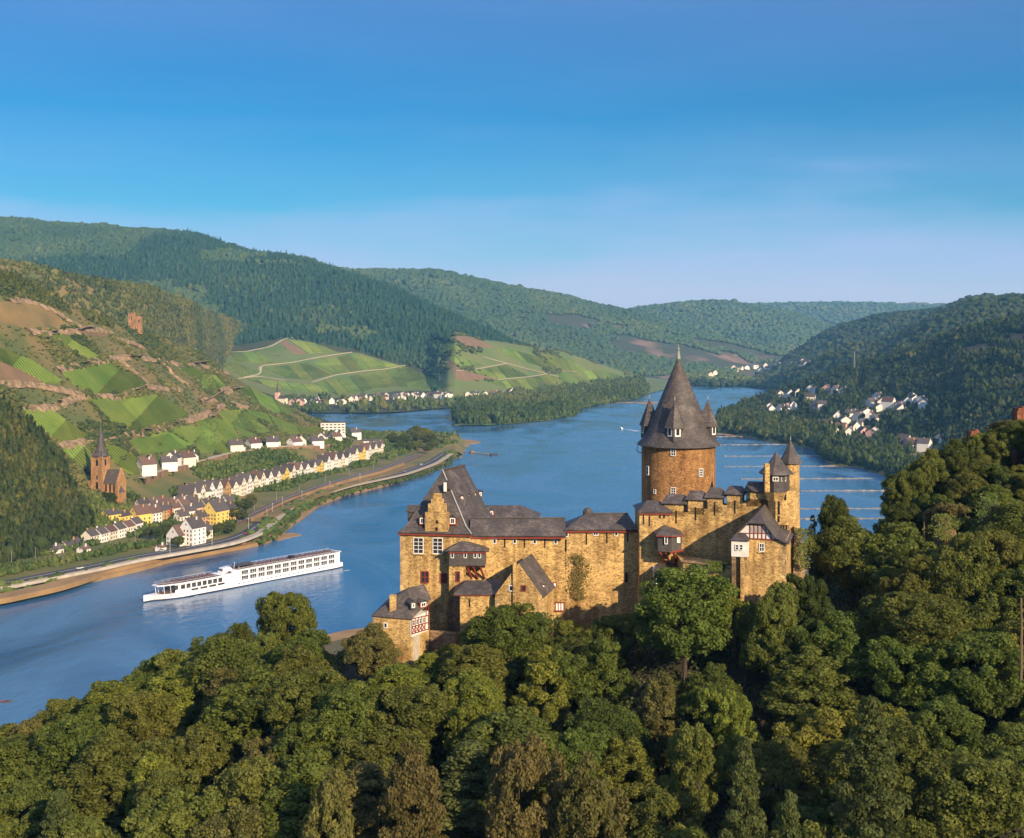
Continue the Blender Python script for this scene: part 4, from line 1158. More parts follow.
# --- the great hall
HA, HB = Vector((-16.25, 174.6, 0)), Vector((-6.06, 173.0, 0))
ab = (HB - HA).normalized(); bk_ = Vector((-ab.y, ab.x, 0))
HC, HD = HB + bk_ * 17.5, HA + bk_ * 17.5
EZ = 121.2
hall = thing('castle_hall', 'tall stone hall under a steep hipped slate roof with a stepped front gable', 'castle building', (HA.x, HA.y, 103), wc=True)
mb = MB(); mb.prism([(p.x, p.y) for p in (HA, HB, HC, HD)], 101, EZ); hall_wall = mb.build('wall', 'stone', hall)
ridgeN = P(442.5, 470.5, 180.0); ridgeF_ = P(464.5, 466, 186.6); ridgeF_.z = ridgeN.z
mb = MB()
eq = []
cen = (HA + HB + HC + HD) / 4
for p in (HA, HB, HC, HD):
    d = p - cen; d.z = 0
    eq.append(Vector((p.x + d.x * .055, p.y + d.y * .055, EZ + .15)))
r0, r1 = ridgeN, ridgeF_
kick = lambda p, r: p.lerp(r, .17) - Vector((0, 0, .62))
K0, K1, K2, K3 = kick(eq[0], r0), kick(eq[1], r0), kick(eq[2], r1), kick(eq[3], r1)
for f in ([K0, K1, r0], [K1, K2, r1, r0], [K2, K3, r1], [K3, K0, r0, r1], [eq[0], eq[1], K1, K0], [eq[1], eq[2], K2, K1], [eq[2], eq[3], K3, K2], [eq[3], eq[0], K0, K3]):
    mb.slab(f, .2)
hall_roof = mb.build('roof', 'slate', hall)
mb = MB(); mb.tube([eq[1] + Vector((0, 0, .1)), K1 + Vector((0, 0, .1)), r0 + Vector((0, 0, .1))], .12, 5); sub(mb, 'ridge_flashing', 'lead', hall_roof)
mb = MB(); mb.tube([r0 + Vector((0, 0, .1)), r1 + Vector((0, 0, .1))], .13, 5); sub(mb, 'ridge_flashing', 'slate_wall', hall_roof)
mb = MB()
for a, b in ((eq[0], eq[1]), (eq[1], eq[2]), (eq[3], eq[0])):
    d = (b - a).normalized(); n_ = Vector((d.y, -d.x, 0))
    a2, b2 = a - n_ * .1 - Vector((0, 0, .38)), b - n_ * .1 - Vector((0, 0, .38))
    mb.hexa([a2, b2, b2 - n_ * .35, a2 - n_ * .35], [p + Vector((0, 0, .2)) for p in (a2, b2, b2 - n_ * .35, a2 - n_ * .35)])
mb.build('eaves_board', 'red_wood', hall)
fn = -bk_
# stepped gable, standing on the front wall
def hp(x, y, d=0.0):
    return on_wall(x, y, HA + fn * d, HB + fn * d)
gx0, gx1 = hp(425.2, 533).x, hp(448.4, 533).x
def gpt(x, d, z):
    t = (x - HA.x) / ab.x
    q = HA + ab * t + fn * d
    return Vector((q.x, q.y, z))
mb = MB()
for xa, xb, yt, yb_ in [(425.2, 448.4, 512, 536), (428.3, 445.8, 503.6, 512), (431.3, 442.8, 498.8, 503.6), (433.3, 440.7, 493.6, 498.8)]:
    A_, B_ = hp(xa, 515), hp(xb, 515)
    z0, z1 = hp(xa, yb_).z, hp(xa, yt).z
    mb.hexa([gpt(A_.x, .14, z0), gpt(B_.x, .14, z0), gpt(B_.x, -.75, z0), gpt(A_.x, -.75, z0)], [gpt(A_.x, .14, z1), gpt(B_.x, .14, z1), gpt(B_.x, -.75, z1), gpt(A_.x, -.75, z1)])
gable = mb.build('stepped_gable', 'stone', hall)
A_, B_ = hp(427, 515).x, hp(446.5, 515).x; zt = hp(437, 500).z; zb = hp(437, 533).z
mb = MB(); cxg = (A_ + B_) / 2
for s, xx in ((1, A_), (-1, B_)):
    f = [gpt(xx, -.6, zb), gpt(cxg, -.6, zt), gpt(cxg, -5.2, zt), gpt(xx, -1.6, zb)]
    mb.slab(f if s < 0 else f[::-1], .15)
sub(mb, 'gable_roof', 'slate', gable)
for x, y in ((418.5, 545.5), (437.8, 545.8)):
    wall_window(hall, hp(x, y), fn, 1.32, 2.15, 2, 4, 'white_paint', 'glass', .10, .10, sill='stone')
    # dark surround of the tall hall windows
for x, y, w, h, nx, ny in ((425, 577, .95, 1.45, 2, 2), (443.5, 578, .75, 1.2, 2, 2)):
    wall_window(hall, hp(x, y), fn, w, h, nx, ny, 'red_wood', 'glass', .14, .12)
for x, y in ((437, 522), (436.6, 529)):
    slit(hall, hp(x, y, .14), fn, .35, .5)
for x, y in ((421.8, 521.3), (451.8, 521.5)):
    dormer(hall, hp(x, y, .1) - fn * .55, fn, .8, .85, .45, 1.4, 'white_paint', 'red_wood')
# dormers on the other slopes
rn = ab
def right_roof(x, y):
    n = (K2 - K1).cross(r0 - K1).normalized()
    d = Vector(((x - CX) / F, 1, -(y - HY) / F))
    return Vector((0, 0, CH)) + d * ((K1 - Vector((0, 0, CH))).dot(n) / d.dot(n))
for x, y in ((459.5, 500.2), (466.0, 498.8), (472.3, 497.2), (478.2, 495.6)):
    dormer(hall, right_roof(x, y) + Vector((.35, -.2, .25)), (ab + fn * .9), .42, .6, .3, .9, 'white_paint', 'red_wood')
for x, y in ((460, 481.2), (466.5, 480.6)):
    mb = MB(); p = right_roof(x, y); mb.box(p + Vector((.06, -.06, .12)), (.5, .5, .75), .5); mb.build('skylight', 'lead' if x < 463 else 'slate_wall', hall)
mb = MB(); p = hp(440, 490) - fn * 3.6; mb.box(p, (.45, .45, 1.3)); mb.build('chimney', 'white_plaster', hall)
mb = MB(); p = hp(443.6, 487) - fn * 4.2; mb.revolve(p, [(.55, p.z - .8), (.55, p.z + .3), (.1, p.z + .7)], 10); mb.build('roof_vent', 'slate_wall', hall)
p = HA.lerp(HD, .18) + Vector((0, 0, EZ + 2.2)) + ab * .55
dormer(hall, p, -ab, 1.5, 1.2, .8, 2.2, 'slate_wall', 'slate_wall')

# --- lower rear wing beyond the hall
rw = thing('rear_wing', 'low slate roofed wing behind the wall walk, beside the steep hall roof', 'castle building', (2, 190, 104), wc=True)
b0, b1 = P(487, 512, 193), P(534, 520, 193)
base = [(b0.x - 3, 193.0), (b1.x, 193.0), (b1.x + .9, 200.0), (b0.x - 3, 200.0)]
mb = MB(); mb.prism(base, 104, b1.z); mb.build('wall', 'stone', rw)
mb = MB(); z_r = P(500, 505.2, 196.5).z; hip_roof(mb, base, [(base[0][0] + 1, 196.5, z_r), (base[1][0] - 2.0, 196.5, z_r)], b1.z); mb.build('roof', 'slate', rw)
for x, y in ((481, 514.5), (485.5, 514), (491.8, 512.8)):
    dormer(rw, P(x, y, 192.4), (0, -1, 0), .45, .6, .3, .9)

# --- curtain wall with its roofed wall walk
cw = thing('curtain_wall', 'long golden stone curtain wall carrying a slate roofed wall walk from the hall to the round keep', 'castle wall', (5, 173, 104), wc=True)
CA, CB, CC = Vector((-6.2, 173.3, 0)), Vector((7.9, 174.3, 0)), Vector((18.4, 174.3, 0))
CB2 = CB + Vector((0, -.1, 0)); CC2 = CC + Vector((0, -.1, 0))
z1 = on_wall(520, 536, CA, CB).z; z2 = on_wall(600, 530, CB2, CC2).z
mb = MB(); mb.prism([(CA.x, CA.y), (CB.x, CB.y), (CB.x, CB.y + 5), (CA.x, CA.y + 5)], 101, z1)
mb.prism([(CB.x - .06, CB2.y), (18.35, CC2.y), (18.35, CC2.y + 5.4), (CB.x - .06, CB2.y + 5.4)], 101, z2)
mb.build('wall', 'stone', cw)
def long_roof(parent, x0, x1, y0, y1, z0, zr, hipl=0, hipr=0, nm='roof'):
    base = [(x0, y0), (x1, y0), (x1, y1), (x0, y1)]
    mb = MB(); ym = (y0 + y1) / 2
    q = [Vector((x0 - .2, y0 - .45, z0)), Vector((x1 + .2, y0 - .45, z0)), Vector((x1 + .2, y1 + .45, z0)), Vector((x0 - .2, y1 + .45, z0))]
    a, b = Vector((x0 - .2 + hipl, ym, zr)), Vector((x1 + .2 - hipr, ym, zr))
    mb.slab([q[0], q[1], b, a], .2); mb.slab([q[2], q[3], a, b], .2)
    mb.slab([q[1], q[2], b], .2) if hipr else mb.poly([q[1], q[2], b])
    mb.slab([q[3], q[0], a], .2) if hipl else mb.poly([q[3], q[0], a])
    o = mb.build(nm, 'slate', parent)
    m2 = MB(); m2.tube([a + Vector((0, 0, .05)), b + Vector((0, 0, .05))], .13, 5); sub(m2, 'ridge_tile', 'slate_wall', o)
    m3 = MB(); m3.box(((x0 + x1) / 2, y0 - .3, z0 - .32), (x1 - x0, .3, .18)); m3.build('eaves_board', 'red_wood', parent)
    return o
long_roof(cw, CA.x + .3, CB.x - .3, CA.y + .3, CA.y + 5.2, z1 + .12, on_wall(520, 517.5, CA + Vector((0, 2.9, 0)), CB + Vector((0, 2.9, 0))).z)
long_roof(cw, CB.x - .1, 18.1, CB2.y, CB2.y + 5.4, z2 + .12, on_wall(600, 513.8, CB2 + Vector((0, 2.7, 0)), CC2 + Vector((0, 2.7, 0))).z, 3.2, 1.2)
p = P(588, 511.3, 177.5); mb = MB(); mb.revolve(p, [(.75, p.z - 1), (.75, p.z), (.45, p.z + .45), (.05, p.z + .6)], 10); mb.build('roof_vent', 'slate_wall', cw)
fw_ = Vector((0, -1, 0))
for x, y in ((494.6, 541.2), (514.7, 541.3), (534.7, 541.5), (555.6, 541.8)):
    wall_window(cw, on_wall(x, y, CA, CB), fw_, .34, .5, 1, 1, 'white_paint', 'glass', .10)
for x, y in ((504.7, 543), (524.5, 543), (544.8, 543.5)):
    slit(cw, on_wall(x, y, CA, CB), fw_, .2, 1.3)
for x, y, w, h in ((566.4, 533.5, .4, .75), (595.6, 533, .6, .55), (616.2, 533.6, .34, .5)):
    wall_window(cw, on_wall(x, y, CB2, CC2), fw_, w, h, 2 if w > .5 else 1, 1, 'white_paint', 'glass', .10)
for x, y in ((566, 545.5), (586.4, 539), (606.8, 537.5), (627.8, 536)):
    slit(cw, on_wall(x, y, CB2, CC2), fw_, .2, 1.7)
slit(cw, on_wall(626.5, 577.5, CB2, CC2), fw_, .34, 1.4)
for x in (551, 554.9): wall_window(cw, on_wall(x, 584.7, CA, CB), fw_, .32, .55, 1, 1, 'red_wood', 'white_paint', .09)
wb = wall_window(cw, on_wall(558.3, 606.6, CA, CB), fw_, 1.6, 1.05, 4, 1, 'red_wood', 'white_paint', .14, .14)

# junction turret where the wall walk meets the keep
jt = thing('wall_turret', 'squat stone wall turret with a hipped slate cap between the wall walk and the keep', 'turret', (22, 172, 104), wc=True)
jx0, jx1 = P(639.5, 512, 171.2).x, P(671, 512, 171.2).x
jz = P(655, 512.5, 171.2).z
base = [(jx0, 171.2), (jx1, 171.2), (jx1, 177.5), (jx0, 177.5)]
mb = MB(); mb.prism(base, 101, jz); mb.build('wall', 'stone', jt)
mb = MB(); zz = P(655, 500.5, 174).z; hip_roof(mb, base, [((jx0 + jx1) / 2 - .8, 174.3, zz), ((jx0 + jx1) / 2 + .8, 174.3, zz)], jz + .1, .4); mb.build('roof', 'slate', jt)
mb = MB(); mb.box(((jx0 + jx1) / 2, 171.02, jz - .2), (jx1 - jx0 + .2, .3, .15)); mb.build('eaves_board', 'red_wood', jt)
for x, y in ((643.5, 519), (649.3, 521)): slit(jt, P(x, y, 171.2), fw_, .2, 1.4)
for x in (660, 664): slit(jt, P(x, 516.5, 171.2), fw_, .25, .5)

# --- shield wall with roofed merlons
SA, SB = Vector((22.3, 172.6, 0)), Vector((36.2, 168.2, 0))
sw = thing('shield_wall', 'high stone shield wall with slate capped merlons rising towards the corner turret', 'castle wall', (29, 170, 104), wc=True)
sd_ = (SB - SA).normalized(); sn = Vector((sd_.y, -sd_.x, 0))
def spt(x, y, d=0): return on_wall(x, y, SA + sn * d, SB + sn * d)
def sblock(mb, xa, xb, zb_, zt_, th):
    a, b = spt(xa, 500), spt(xb, 500)
    q = [a, b, b - sn * th, a - sn * th]
    f = lambda z: [Vector((k.x, k.y, z if not isinstance(z, tuple) else z[i])) for i, k in enumerate(q)]
    mb.hexa(f(zb_), f(zt_))
ztop = [(662, 512.5), (690, 509), (707, 507), (727, 503), (746, 501), (771, 498)]
mb = MB()
for i in range(len(ztop) - 1):
    (xa, ya), (xb, yb_) = ztop[i], ztop[i + 1]
    sblock(mb, xa, xb, 101, spt((xa + xb) / 2, (ya + yb_) / 2).z, 2.2)
mb.build('wall', 'stone', sw)
for xa, xb, yt, yb_, yp in [(664.5, 684.5, 503.5, 512, 496.3), (688, 704, 499.8, 510, 492.8), (707.3, 722, 497.6, 508, 489.8), (727, 742.5, 494.3, 504, 488.2), (746.3, 768.5, 491.3, 502, 483.8)]:
    mb = MB(); zt_, zb_ = spt(xa, yt).z, spt(xa, yb_).z - .6
    sblock(mb, xa, xb, zb_, zt_, 2.15); mer = mb.build('merlon', 'stone', sw)
    mb = MB()
    a, b = spt(xa - 3.0, 500), spt(xb + 3.0, 500); ins = 2.6
    zc = zt_ + .06; zp = spt(xa, yp).z + .25
    q = [a + sn * .35, b + sn * .35, b - sn * 2.5, a - sn * 2.5]
    q = [Vector((k.x, k.y, zc)) for k in q]
    ra, rb = a - sn * 1.1 + sd_ * .6, b - sn * 1.1 - sd_ * .6
    ra.z = rb.z = zp
    for f in ([q[0], q[1], rb, ra], [q[2], q[3], ra, rb], [q[1], q[2], rb], [q[3], q[0], ra]): mb.slab(f, .14)
    sub(mb, 'merlon_roof', 'slate', mer)
for x, y in ((676, 517), (695.5, 513.5), (714.5, 509), (734.8, 507)): slit(sw, spt(x, y), sn, .22, 1.9)
slit(sw, spt(685.8, 508.5), sn, .6, 1.1, name='opening'); slit(sw, spt(705.4, 504.5), sn, .6, 1.2, name='opening')

# slate box bay on red struts
by = thing('slate_oriel', 'small slate clad oriel on red timber struts, hung between curtain wall and shield wall', 'oriel', (25, 168, 110), wc=True)
bd = 167.6
x0, x1 = P(658.3, 545, bd).x, P(682.3, 545, bd).x
zt_, zb_ = P(670, 535.5, bd).z, P(670, 552, bd).z
base = [(x0, bd + .5), ((x0 + x1) / 2 + .2, bd), (x1, bd + .7), (x1, 172.5), (x0, 172.5)]
mb = MB(); mb.prism(base, zb_, zt_); mb.build('wall', 'slate_wall', by)
mb = MB(); ap = Vector(((x0 + x1) / 2 - .4, 171.2, P(668, 524.5, 171.2).z))
q = [Vector((x0 - .3, bd + .2, zt_)), Vector(((x0 + x1) / 2 + .2, bd - .3, zt_)), Vector((x1 + .3, bd + .45, zt_)), Vector((x1 + .3, 172.4, zt_)), Vector((x0 - .3, 172.4, zt_))]
for i in range(5): mb.slab([q[i], q[(i + 1) % 5], ap], .12)
mb.build('roof', 'slate', by)
mb = MB(); mb.tube([q[0] - Vector((0, 0, .12)), q[1] - Vector((0, 0, .12)), q[2] - Vector((0, 0, .12))], .09, 5); mb.build('eaves_board', 'red_wood', by)
for x, y in ((666, 540.5), (672.3, 540.3), (678.8, 539.5)):
    wall_window(by, Vector((P(x, y, bd).x, bd + (.12 if x < 672 else .35), P(x, y, bd).z)), (.1, -1), .28, .85, 1, 1, 'white_paint', 'white_plaster' if x > 670 else 'glass', .09)
for x in (660.5, 666, 673.5):
    a = P(x, 553, bd + .5); b_ = P(x + 3.5, 563.5, 171.6)
    mb = MB(); mb.tube([a, b_], .17, 5); mb.build('strut', 'red_wood', by)
mb = MB(); mb.tube([Vector((x0 + 1.6, bd - .02, zb_ - .1)), Vector((x1 + .25, bd + .6, zb_ + .1))], .16, 4); mb.build('sill_beam', 'red_wood', by)
lt = thing('lean_to_shed', 'low lean-to with a slate roof at the wall foot, below the slate oriel', 'shed', (24, 168, 105), wc=True)
x0, x1 = P(656, 571, 167).x, P(682, 571, 167).x; zz = P(668, 571.5, 167).z
mb = MB(); mb.prism([(x0, 167), (x1, 167), (x1, 172), (x0, 172)], 103, zz); mb.build('wall', 'white_plaster', lt)
mb = MB(); zr_ = P(668, 563.5, 171).z
mb.slab([Vector((x0 - .5, 166.5, zz)), Vector((x1 + .5, 166.5, zz)), Vector((x1 - 1.4, 171.2, zr_)), Vector((x0 + .8, 171.2, zr_))], .15); mb.slab([Vector((x1 + .5, 166.5, zz)), Vector((x1 + .5, 172, zz)), Vector((x1 - 1.4, 171.2, zr_))], .15)
mb.build('roof', 'slate', lt)

# --- round keep
KD = 189.0
kc = P(678.4, 443, KD); kr = 36.6 / F * KD
ks = KD / F
keep = thing('castle_keep', 'massive round stone keep under a tall slate cone roof with pointed dormers', 'tower', (kc.x, KD, 100), wc=True)
ez = P(0, 444.0, KD).z; az = P(0, 356.5, KD).z
mb = MB(); mb.revolve((kc.x, KD), [(kr * 1.01, 98), (kr, 125), (kr, ez + .3)], 64); mb.build('wall', 'keep_stone', keep, True)
rp = [(41.3, 444.6), (40.6, 443.0), (35.8, 438.3), (32.2, 432), (28.2, 422.6), (16.5, 395), (6.8, 372), (1.2, 358.5), (.5, 355)]
mb = MB(); mb.revolve((kc.x, KD), [(r * ks, P(0, y, KD).z) for r, y in rp], 64); k_roof = mb.build('roof', 'slate', keep, True)
mb = MB(); zf = P(0, 357, KD).z; mb.revolve((kc.x, KD), [(.36, zf - .3), (.22, zf + .6), (.12, zf + 1.0), (.24, zf + 1.25), (.07, zf + 1.45), (.04, zf + 2.1)], 10); sub(mb, 'finial', 'copper', k_roof)
def k_dormer(ang, r_out=5.95):
    """a pointed slate turret riding on the roof, facing outwards; ang 0 = towards the camera"""
    n_ = Vector((math.sin(ang), -math.cos(ang), 0)); t = Vector((-n_.y, n_.x, 0)); c = Vector((kc.x, KD, 0))
    z0, z1, z2 = P(0, 438.5, KD).z, P(0, 425.6, KD).z, P(0, 398.8, KD).z
    q = lambda u, d, z: c + t * u + n_ * d + Vector((0, 0, z))
    a = 1.2
    plan = [(a, r_out - .75), (0, r_out), (-a, r_out - .75), (-a, 3.0), (a, 3.0)]
    mb = MB(); n5 = len(plan)
    pts = [q(u, d, z0) for u, d in plan] + [q(u, d, z1) for u, d in plan]
    mb.add(pts, [tuple(range(n5)), tuple(range(2 * n5 - 1, n5 - 1, -1))] + [((k + 1) % n5, k, n5 + k, n5 + (k + 1) % n5) for k in range(n5)])
    o = mb.build('dormer', 'slate_wall', keep)
    mb = MB(); e = 1.32
    ov = [(a * e, r_out - .68), (0, r_out + .28), (-a * e, r_out - .68), (-a * e, 2.9), (a * e, 2.9)]
    ap_ = q(0, r_out - 1.35, z2)
    for k in range(5):
        mb.poly([q(*ov[(k + 1) % 5], z1 - .05), q(*ov[k], z1 - .05), ap_])
    mb.poly([q(*k, z1 - .05) for k in ov])
    sub(mb, 'dormer_roof', 'slate', o)
    mb = MB(); mb.tube([ap_, ap_ + Vector((0, 0, .55))], .1, 5); sub(mb, 'finial', 'copper', o)
    for s in (-1, 1):
        A, B = q(s * a, r_out - .75, 0), q(0, r_out, 0)
        e1 = (B - A).normalized(); nn_ = (n_ * 1.0 + t * s * .62).normalized()
        for part, ww, hh, dd, mm_ in (('window_frame', .46, .72, .03, 'white_paint'), ('pane', .26, .5, .06, 'glass')):
            cc = (A + B) / 2 + Vector((0, 0, (z0 + z1) / 2 + .45)) + nn_ * dd
            mb = MB(); mb.poly([cc - e1 * ww - Vector((0, 0, hh)), cc + e1 * ww - Vector((0, 0, hh)), cc + e1 * ww + Vector((0, 0, hh)), cc - e1 * ww + Vector((0, 0, hh))])
            sub(mb, part, mm_, o)
k_dormer(R(-15)); k_dormer(R(75)); k_dormer(R(-105)); k_dormer(R(165))
def k_win(x, y, w, h, nx=2, ny=3):
    u = (x - 678.4) * ks; ang = math.asin(max(-1, min(1, u / kr)))
    n_ = Vector((math.sin(ang), -math.cos(ang), 0)); d = KD - kr * math.cos(ang)
    p = P(x, y, d); c = Vector((kc.x + kr * math.sin(ang), d, p.z))
    wall_window(keep, c + n_ * .03, n_, w, h, nx, ny, 'white_paint', 'glass', .09, .1)
k_win(668.6, 451.5, .62, 1.15); k_win(695.5, 472.5, .62, 1.05); k_win(668.6, 491.3, .62, 1.1); k_win(646, 470.5, .5, 1.2, 1, 2); k_win(652, 491.5, .3, .5, 1, 1)
mb = MB(); p = P(637.6, 445, KD); mb.tube([p + Vector((0, 0, -.2)), p + Vector((-.15, 0, -.8)), p + Vector((.3, 0, -1.2)), p + Vector((.9, 0, -1.2))], .07, 5); mb.build('rain_spout', 'slate_wall', keep)

# --- corner turret group
TD = 166.5
ct = thing('corner_turret', 'slender stone corner turret topped by a slate clad lantern and a pointed roof behind', 'turret', (40, 168, 104), wc=True)
tx = lambda x, D=TD: P(x, 0, D).x
tz = lambda y, D=TD: P(0, y, D).z
mb = MB()
mb.prism([(tx(770.5), 168.0), (tx(776), TD + .3), (tx(786), TD + .3), (tx(797), 167.2), (tx(799), 171), (tx(798), 176), (tx(771), 176)], 101, tz(491.5))
mb.build('wall', 'stone', ct)
mb = MB(); rc = (P(790.5, 0, 172).x, 172.0); rr = 8.7 / F * 172
mb.revolve(rc, [(rr * 1.25, 101), (rr * 1.15, 118), (rr, 126), (rr, tz(461, 172))], 24); rnd_t = mb.build('stair_turret', 'stone', ct, True)
mb = MB(); mb.revolve(rc, [(rr + .42, tz(463, 172)), (rr + .35, tz(461.5, 172)), (rr * .55, tz(450, 172)), (.05, tz(440, 172))], 8, R(22)); sub(mb, 'turret_roof', 'slate', rnd_t)
mb = MB(); mb.revolve(rc, [(.07, tz(441, 172)), (.05, tz(436.5, 172))], 6); sub(mb, 'finial', 'lead', rnd_t)
oc = (tx(776.2, 168), 168.0)
orr = 13.2 / F * 168
mb = MB(); mb.revolve(oc, [(orr, tz(491, 168)), (orr, tz(471, 168))], 8, R(22.5)); lant = mb.build('lantern', 'slate_wall', ct)
mb = MB(); mb.revolve(oc, [(orr + .6, tz(473.5, 168)), (orr + .5, tz(472, 168)), (orr * .62, tz(464, 168)), (.06, tz(452, 168))], 8, R(22.5)); sub(mb, 'lantern_roof', 'slate', lant)
mb = MB(); mb.revolve(oc, [(orr * .75, tz(500, 168)), (orr, tz(491, 168) - .02)], 8, R(22.5)); mb.build('corbel', 'stone', ct)
for x in (775.5, 783.3):
    off_ = .0 if x < 780 else .28
    wall_window(ct, P(x, 479, 168 - orr * .94 + off_), (-.0 if x < 780 else .5, -1), .62, .42, 2, 1, 'white_paint', 'glass', .1)
mb = MB(); c0 = P(767, 0, 165.6); mb.box((c0.x, 165.7, (tz(463.5, 165.6) + tz(492, 165.6)) / 2), (.66, .66, tz(463.5, 165.6) - tz(492, 165.6))); mb.build('chimney', 'stone', ct)
for x, y, h in ((778.5, 497, .9), (785.3, 497, .9), (778.8, 508, 1.8), (778.6, 519, .9)): slit(ct, Vector((P(x, y, TD + .28).x, TD + .28, P(x, y, TD + .28).z)), fw_, .3, h)
mb = MB()
for x in np.linspace(777, 787, 5): mb.box((tx(x), TD + .05, tz(527)), (.55, .6, .5))
mb.build('corbel', 'old_stone', ct)
bx0, bx1 = tx(795, 166), tx(807, 166)
mb = MB(); mb.hexa([(bx0 - .8, 165, 101), (bx1 + 1.0, 165.6, 101), (bx1 + .8, 171, 101), (bx0, 171, 101)], [(bx0, 166.4, tz(527)), (bx1 - .6, 166.8, tz(531)), (bx1 - .6, 170, tz(531)), (bx0, 170, tz(526))])
mb.build('buttress', 'old_stone', ct)

# --- half-timbered house in front of the shield wall, square to that wall
HU = Vector((sd_.x, sd_.y, 0)); HV = Vector((-sd_.y, sd_.x, 0))
HO = P(763, 540, 159.4); HO.z = 0
HO2 = HO + HU
ht = thing('half_timbered_house', 'stone house with red and white timbered gable and white oriel, below the corner turret', 'house', (HO.x, HO.y, 106), wc=True)
def hw(x, y, d=0.0):                      # on the front wall, d metres in front of it
    return on_wall(x, y, HO - HV * d, HO2 - HV * d)
def hu(x, d=0.0): return (hw(x, 540, d) - (HO - HV * d)).dot(HU)
def hq(u, v, z): return HO + HU * u + HV * v + Vector((0, 0, z))
u0, u1 = hu(745), hu(786)
HL = 9.5
zE = hw(763, 540).z
mb = MB(); mb.prism([(p.x, p.y) for p in (hq(u0, 0, 0), hq(u1, 0, 0), hq(u1, HL, 0), hq(u0, HL, 0))], 101, zE); mb.build('wall', 'stone', ht)
zC = hw(756, 523.8).z
ul, ur = hu(747.8), hu(765.6)
um = (ul + ur) / 2 + .15
el, er = hu(738.5), hu(781)
sl = (zC - zE) / (ul - u0)
zr_ = zC + (ur - ul) / 2 * 1.12
gl_ = um - (um - ul) * (zr_ - zE) / (zr_ - zC); gr_ = um + (ur - um) * (zr_ - zE) / (zr_ - zC)
g = [hq(gl_ + .1, 0, zE), hq(gr_ - .1, 0, zE), hq(ur - .05, 0, zC - .05), hq(ul + .05, 0, zC - .05)]
mb = MB(); mb.add(g + [p + HV * 8.8 for p in g], [(0, 1, 2, 3), (7, 6, 5, 4), (0, 4, 5, 1), (1, 5, 6, 2), (2, 6, 7, 3), (3, 7, 4, 0)])
gw = mb.build('gable', 'white_plaster', ht)
mb = MB()
def beam(a, b, w=.17, d=.07):
    t = (b - a).normalized(); s = t.cross(-HV) * w / 2
    mb.hexa([a - s, a + s, b + s, b - s], [p - HV * d for p in (a - s, a + s, b + s, b - s)])
bp_ = lambda x, y: hw(x, y, .005)
ug = lambda u, z: hq(u, -.005, z)
beam(ug(gl_, zE + .1), ug(gr_, zE + .1)); beam(ug(ul, zC - .1), ug(ur, zC - .1)); beam(ug(gl_ + .1, zE), ug(ul, zC)); beam(ug(ur, zC), ug(gr_ - .1, zE)); beam(bp_(745.5, 533.2), bp_(773.6, 533.2), .12)
for x in (750.0, 754, 758, 762, 766): beam(bp_(x, 539), bp_(x, 524.6), .12)
beam(bp_(766.5, 526), bp_(772, 538.8), .12); beam(bp_(770.5, 533.5), bp_(771, 539), .12); beam(bp_(775, 536.5), bp_(775, 539.2), .12)
sub(mb, 'timber_frame', 'red_wood', gw)
for x in (752.0, 756, 760, 764.0):
    m2 = MB(); m2.poly([hw(x - 1.2, 532.4, .03), hw(x + 1.2, 532.4, .03), hw(x + 1.2, 526.2, .03), hw(x - 1.2, 526.2, .03)]); sub(m2, 'pane', 'lead', gw)
def rz_(u): return zr_ - abs(u - um) * (zr_ - zC) / (um - ul) if u < um else zr_ - (u - um) * (zr_ - zC) / (ur - um)
mb = MB(); o_ = .14
rA, rB = hq(um, 2.0, zr_ + o_), hq(um, HL + .6, zr_ + o_)
cL, cR = hq(ul, -.5, zC + o_), hq(ur, -.5, zC + o_)
kl, kr_ = gl_ + .15, gr_ - .3
kL0, kL1, kR0, kR1 = hq(kl, -.5, rz_(kl) + o_), hq(kl, HL + .6, rz_(kl) + o_), hq(kr_, -.5, rz_(kr_) + o_), hq(kr_, HL + .6, rz_(kr_) + o_)
eL0, eL1, eR0, eR1 = hq(u0 - .6, -.5, zE - .35), hq(u0 - .6, HL + .6, zE - .35), hq(u1 + .45, -.5, zE - .25), hq(u1 + .45, HL + .6, zE - .25)
mb.slab([kR0, kR1, rB, rA, cR], .15); mb.slab([eR0, eR1, kR1, kR0], .15); mb.slab([kL1, kL0, cL, rA, rB], .15); mb.slab([eL1, eL0, kL0, kL1], .15); mb.slab([cL, cR, rA], .15)
mb.build('roof', 'slate', ht)
wall_window(ht, hw(761.8, 547.3), -HV, .52, .95, 2, 2, 'white_paint', 'glass', .1, sill='stone')
a0, a1 = hu(731.3, 1.2), hu(747.8, 1.2)
zo0, zo1 = hw(740, 556.8, 1.2).z, hw(740, 540, 1.2).z
mb = MB(); mb.prism([(p.x, p.y) for p in (hq(a0, -1.2, 0), hq(a1, -1.2, 0), hq(a1, 2.4, 0), hq(a0, 2.4, 0))], zo0, zo1); ori = mb.build('oriel', 'white_plaster', ht)
mb = MB(); q = [hq(a0 - .2, -1.45, zo1 - .02), hq(a1 + .2, -1.45, zo1 - .02), hq(a1 + .2, 2.4, zo1 - .02), hq(a0 - .2, 2.4, zo1 - .02)]
ap_ = hq((a0 + a1) / 2 + .3, .5, hw(742, 530.5).z)
for k in range(4): mb.slab([q[k], q[(k + 1) % 4], ap_], .1)
sub(mb, 'oriel_roof', 'slate', ori)
for x in (737.0, 741.2): wall_window(ht, hw(x, 547.2, 1.2), -HV, .34, .6, 1, 2, 'white_paint', 'glass', .1)
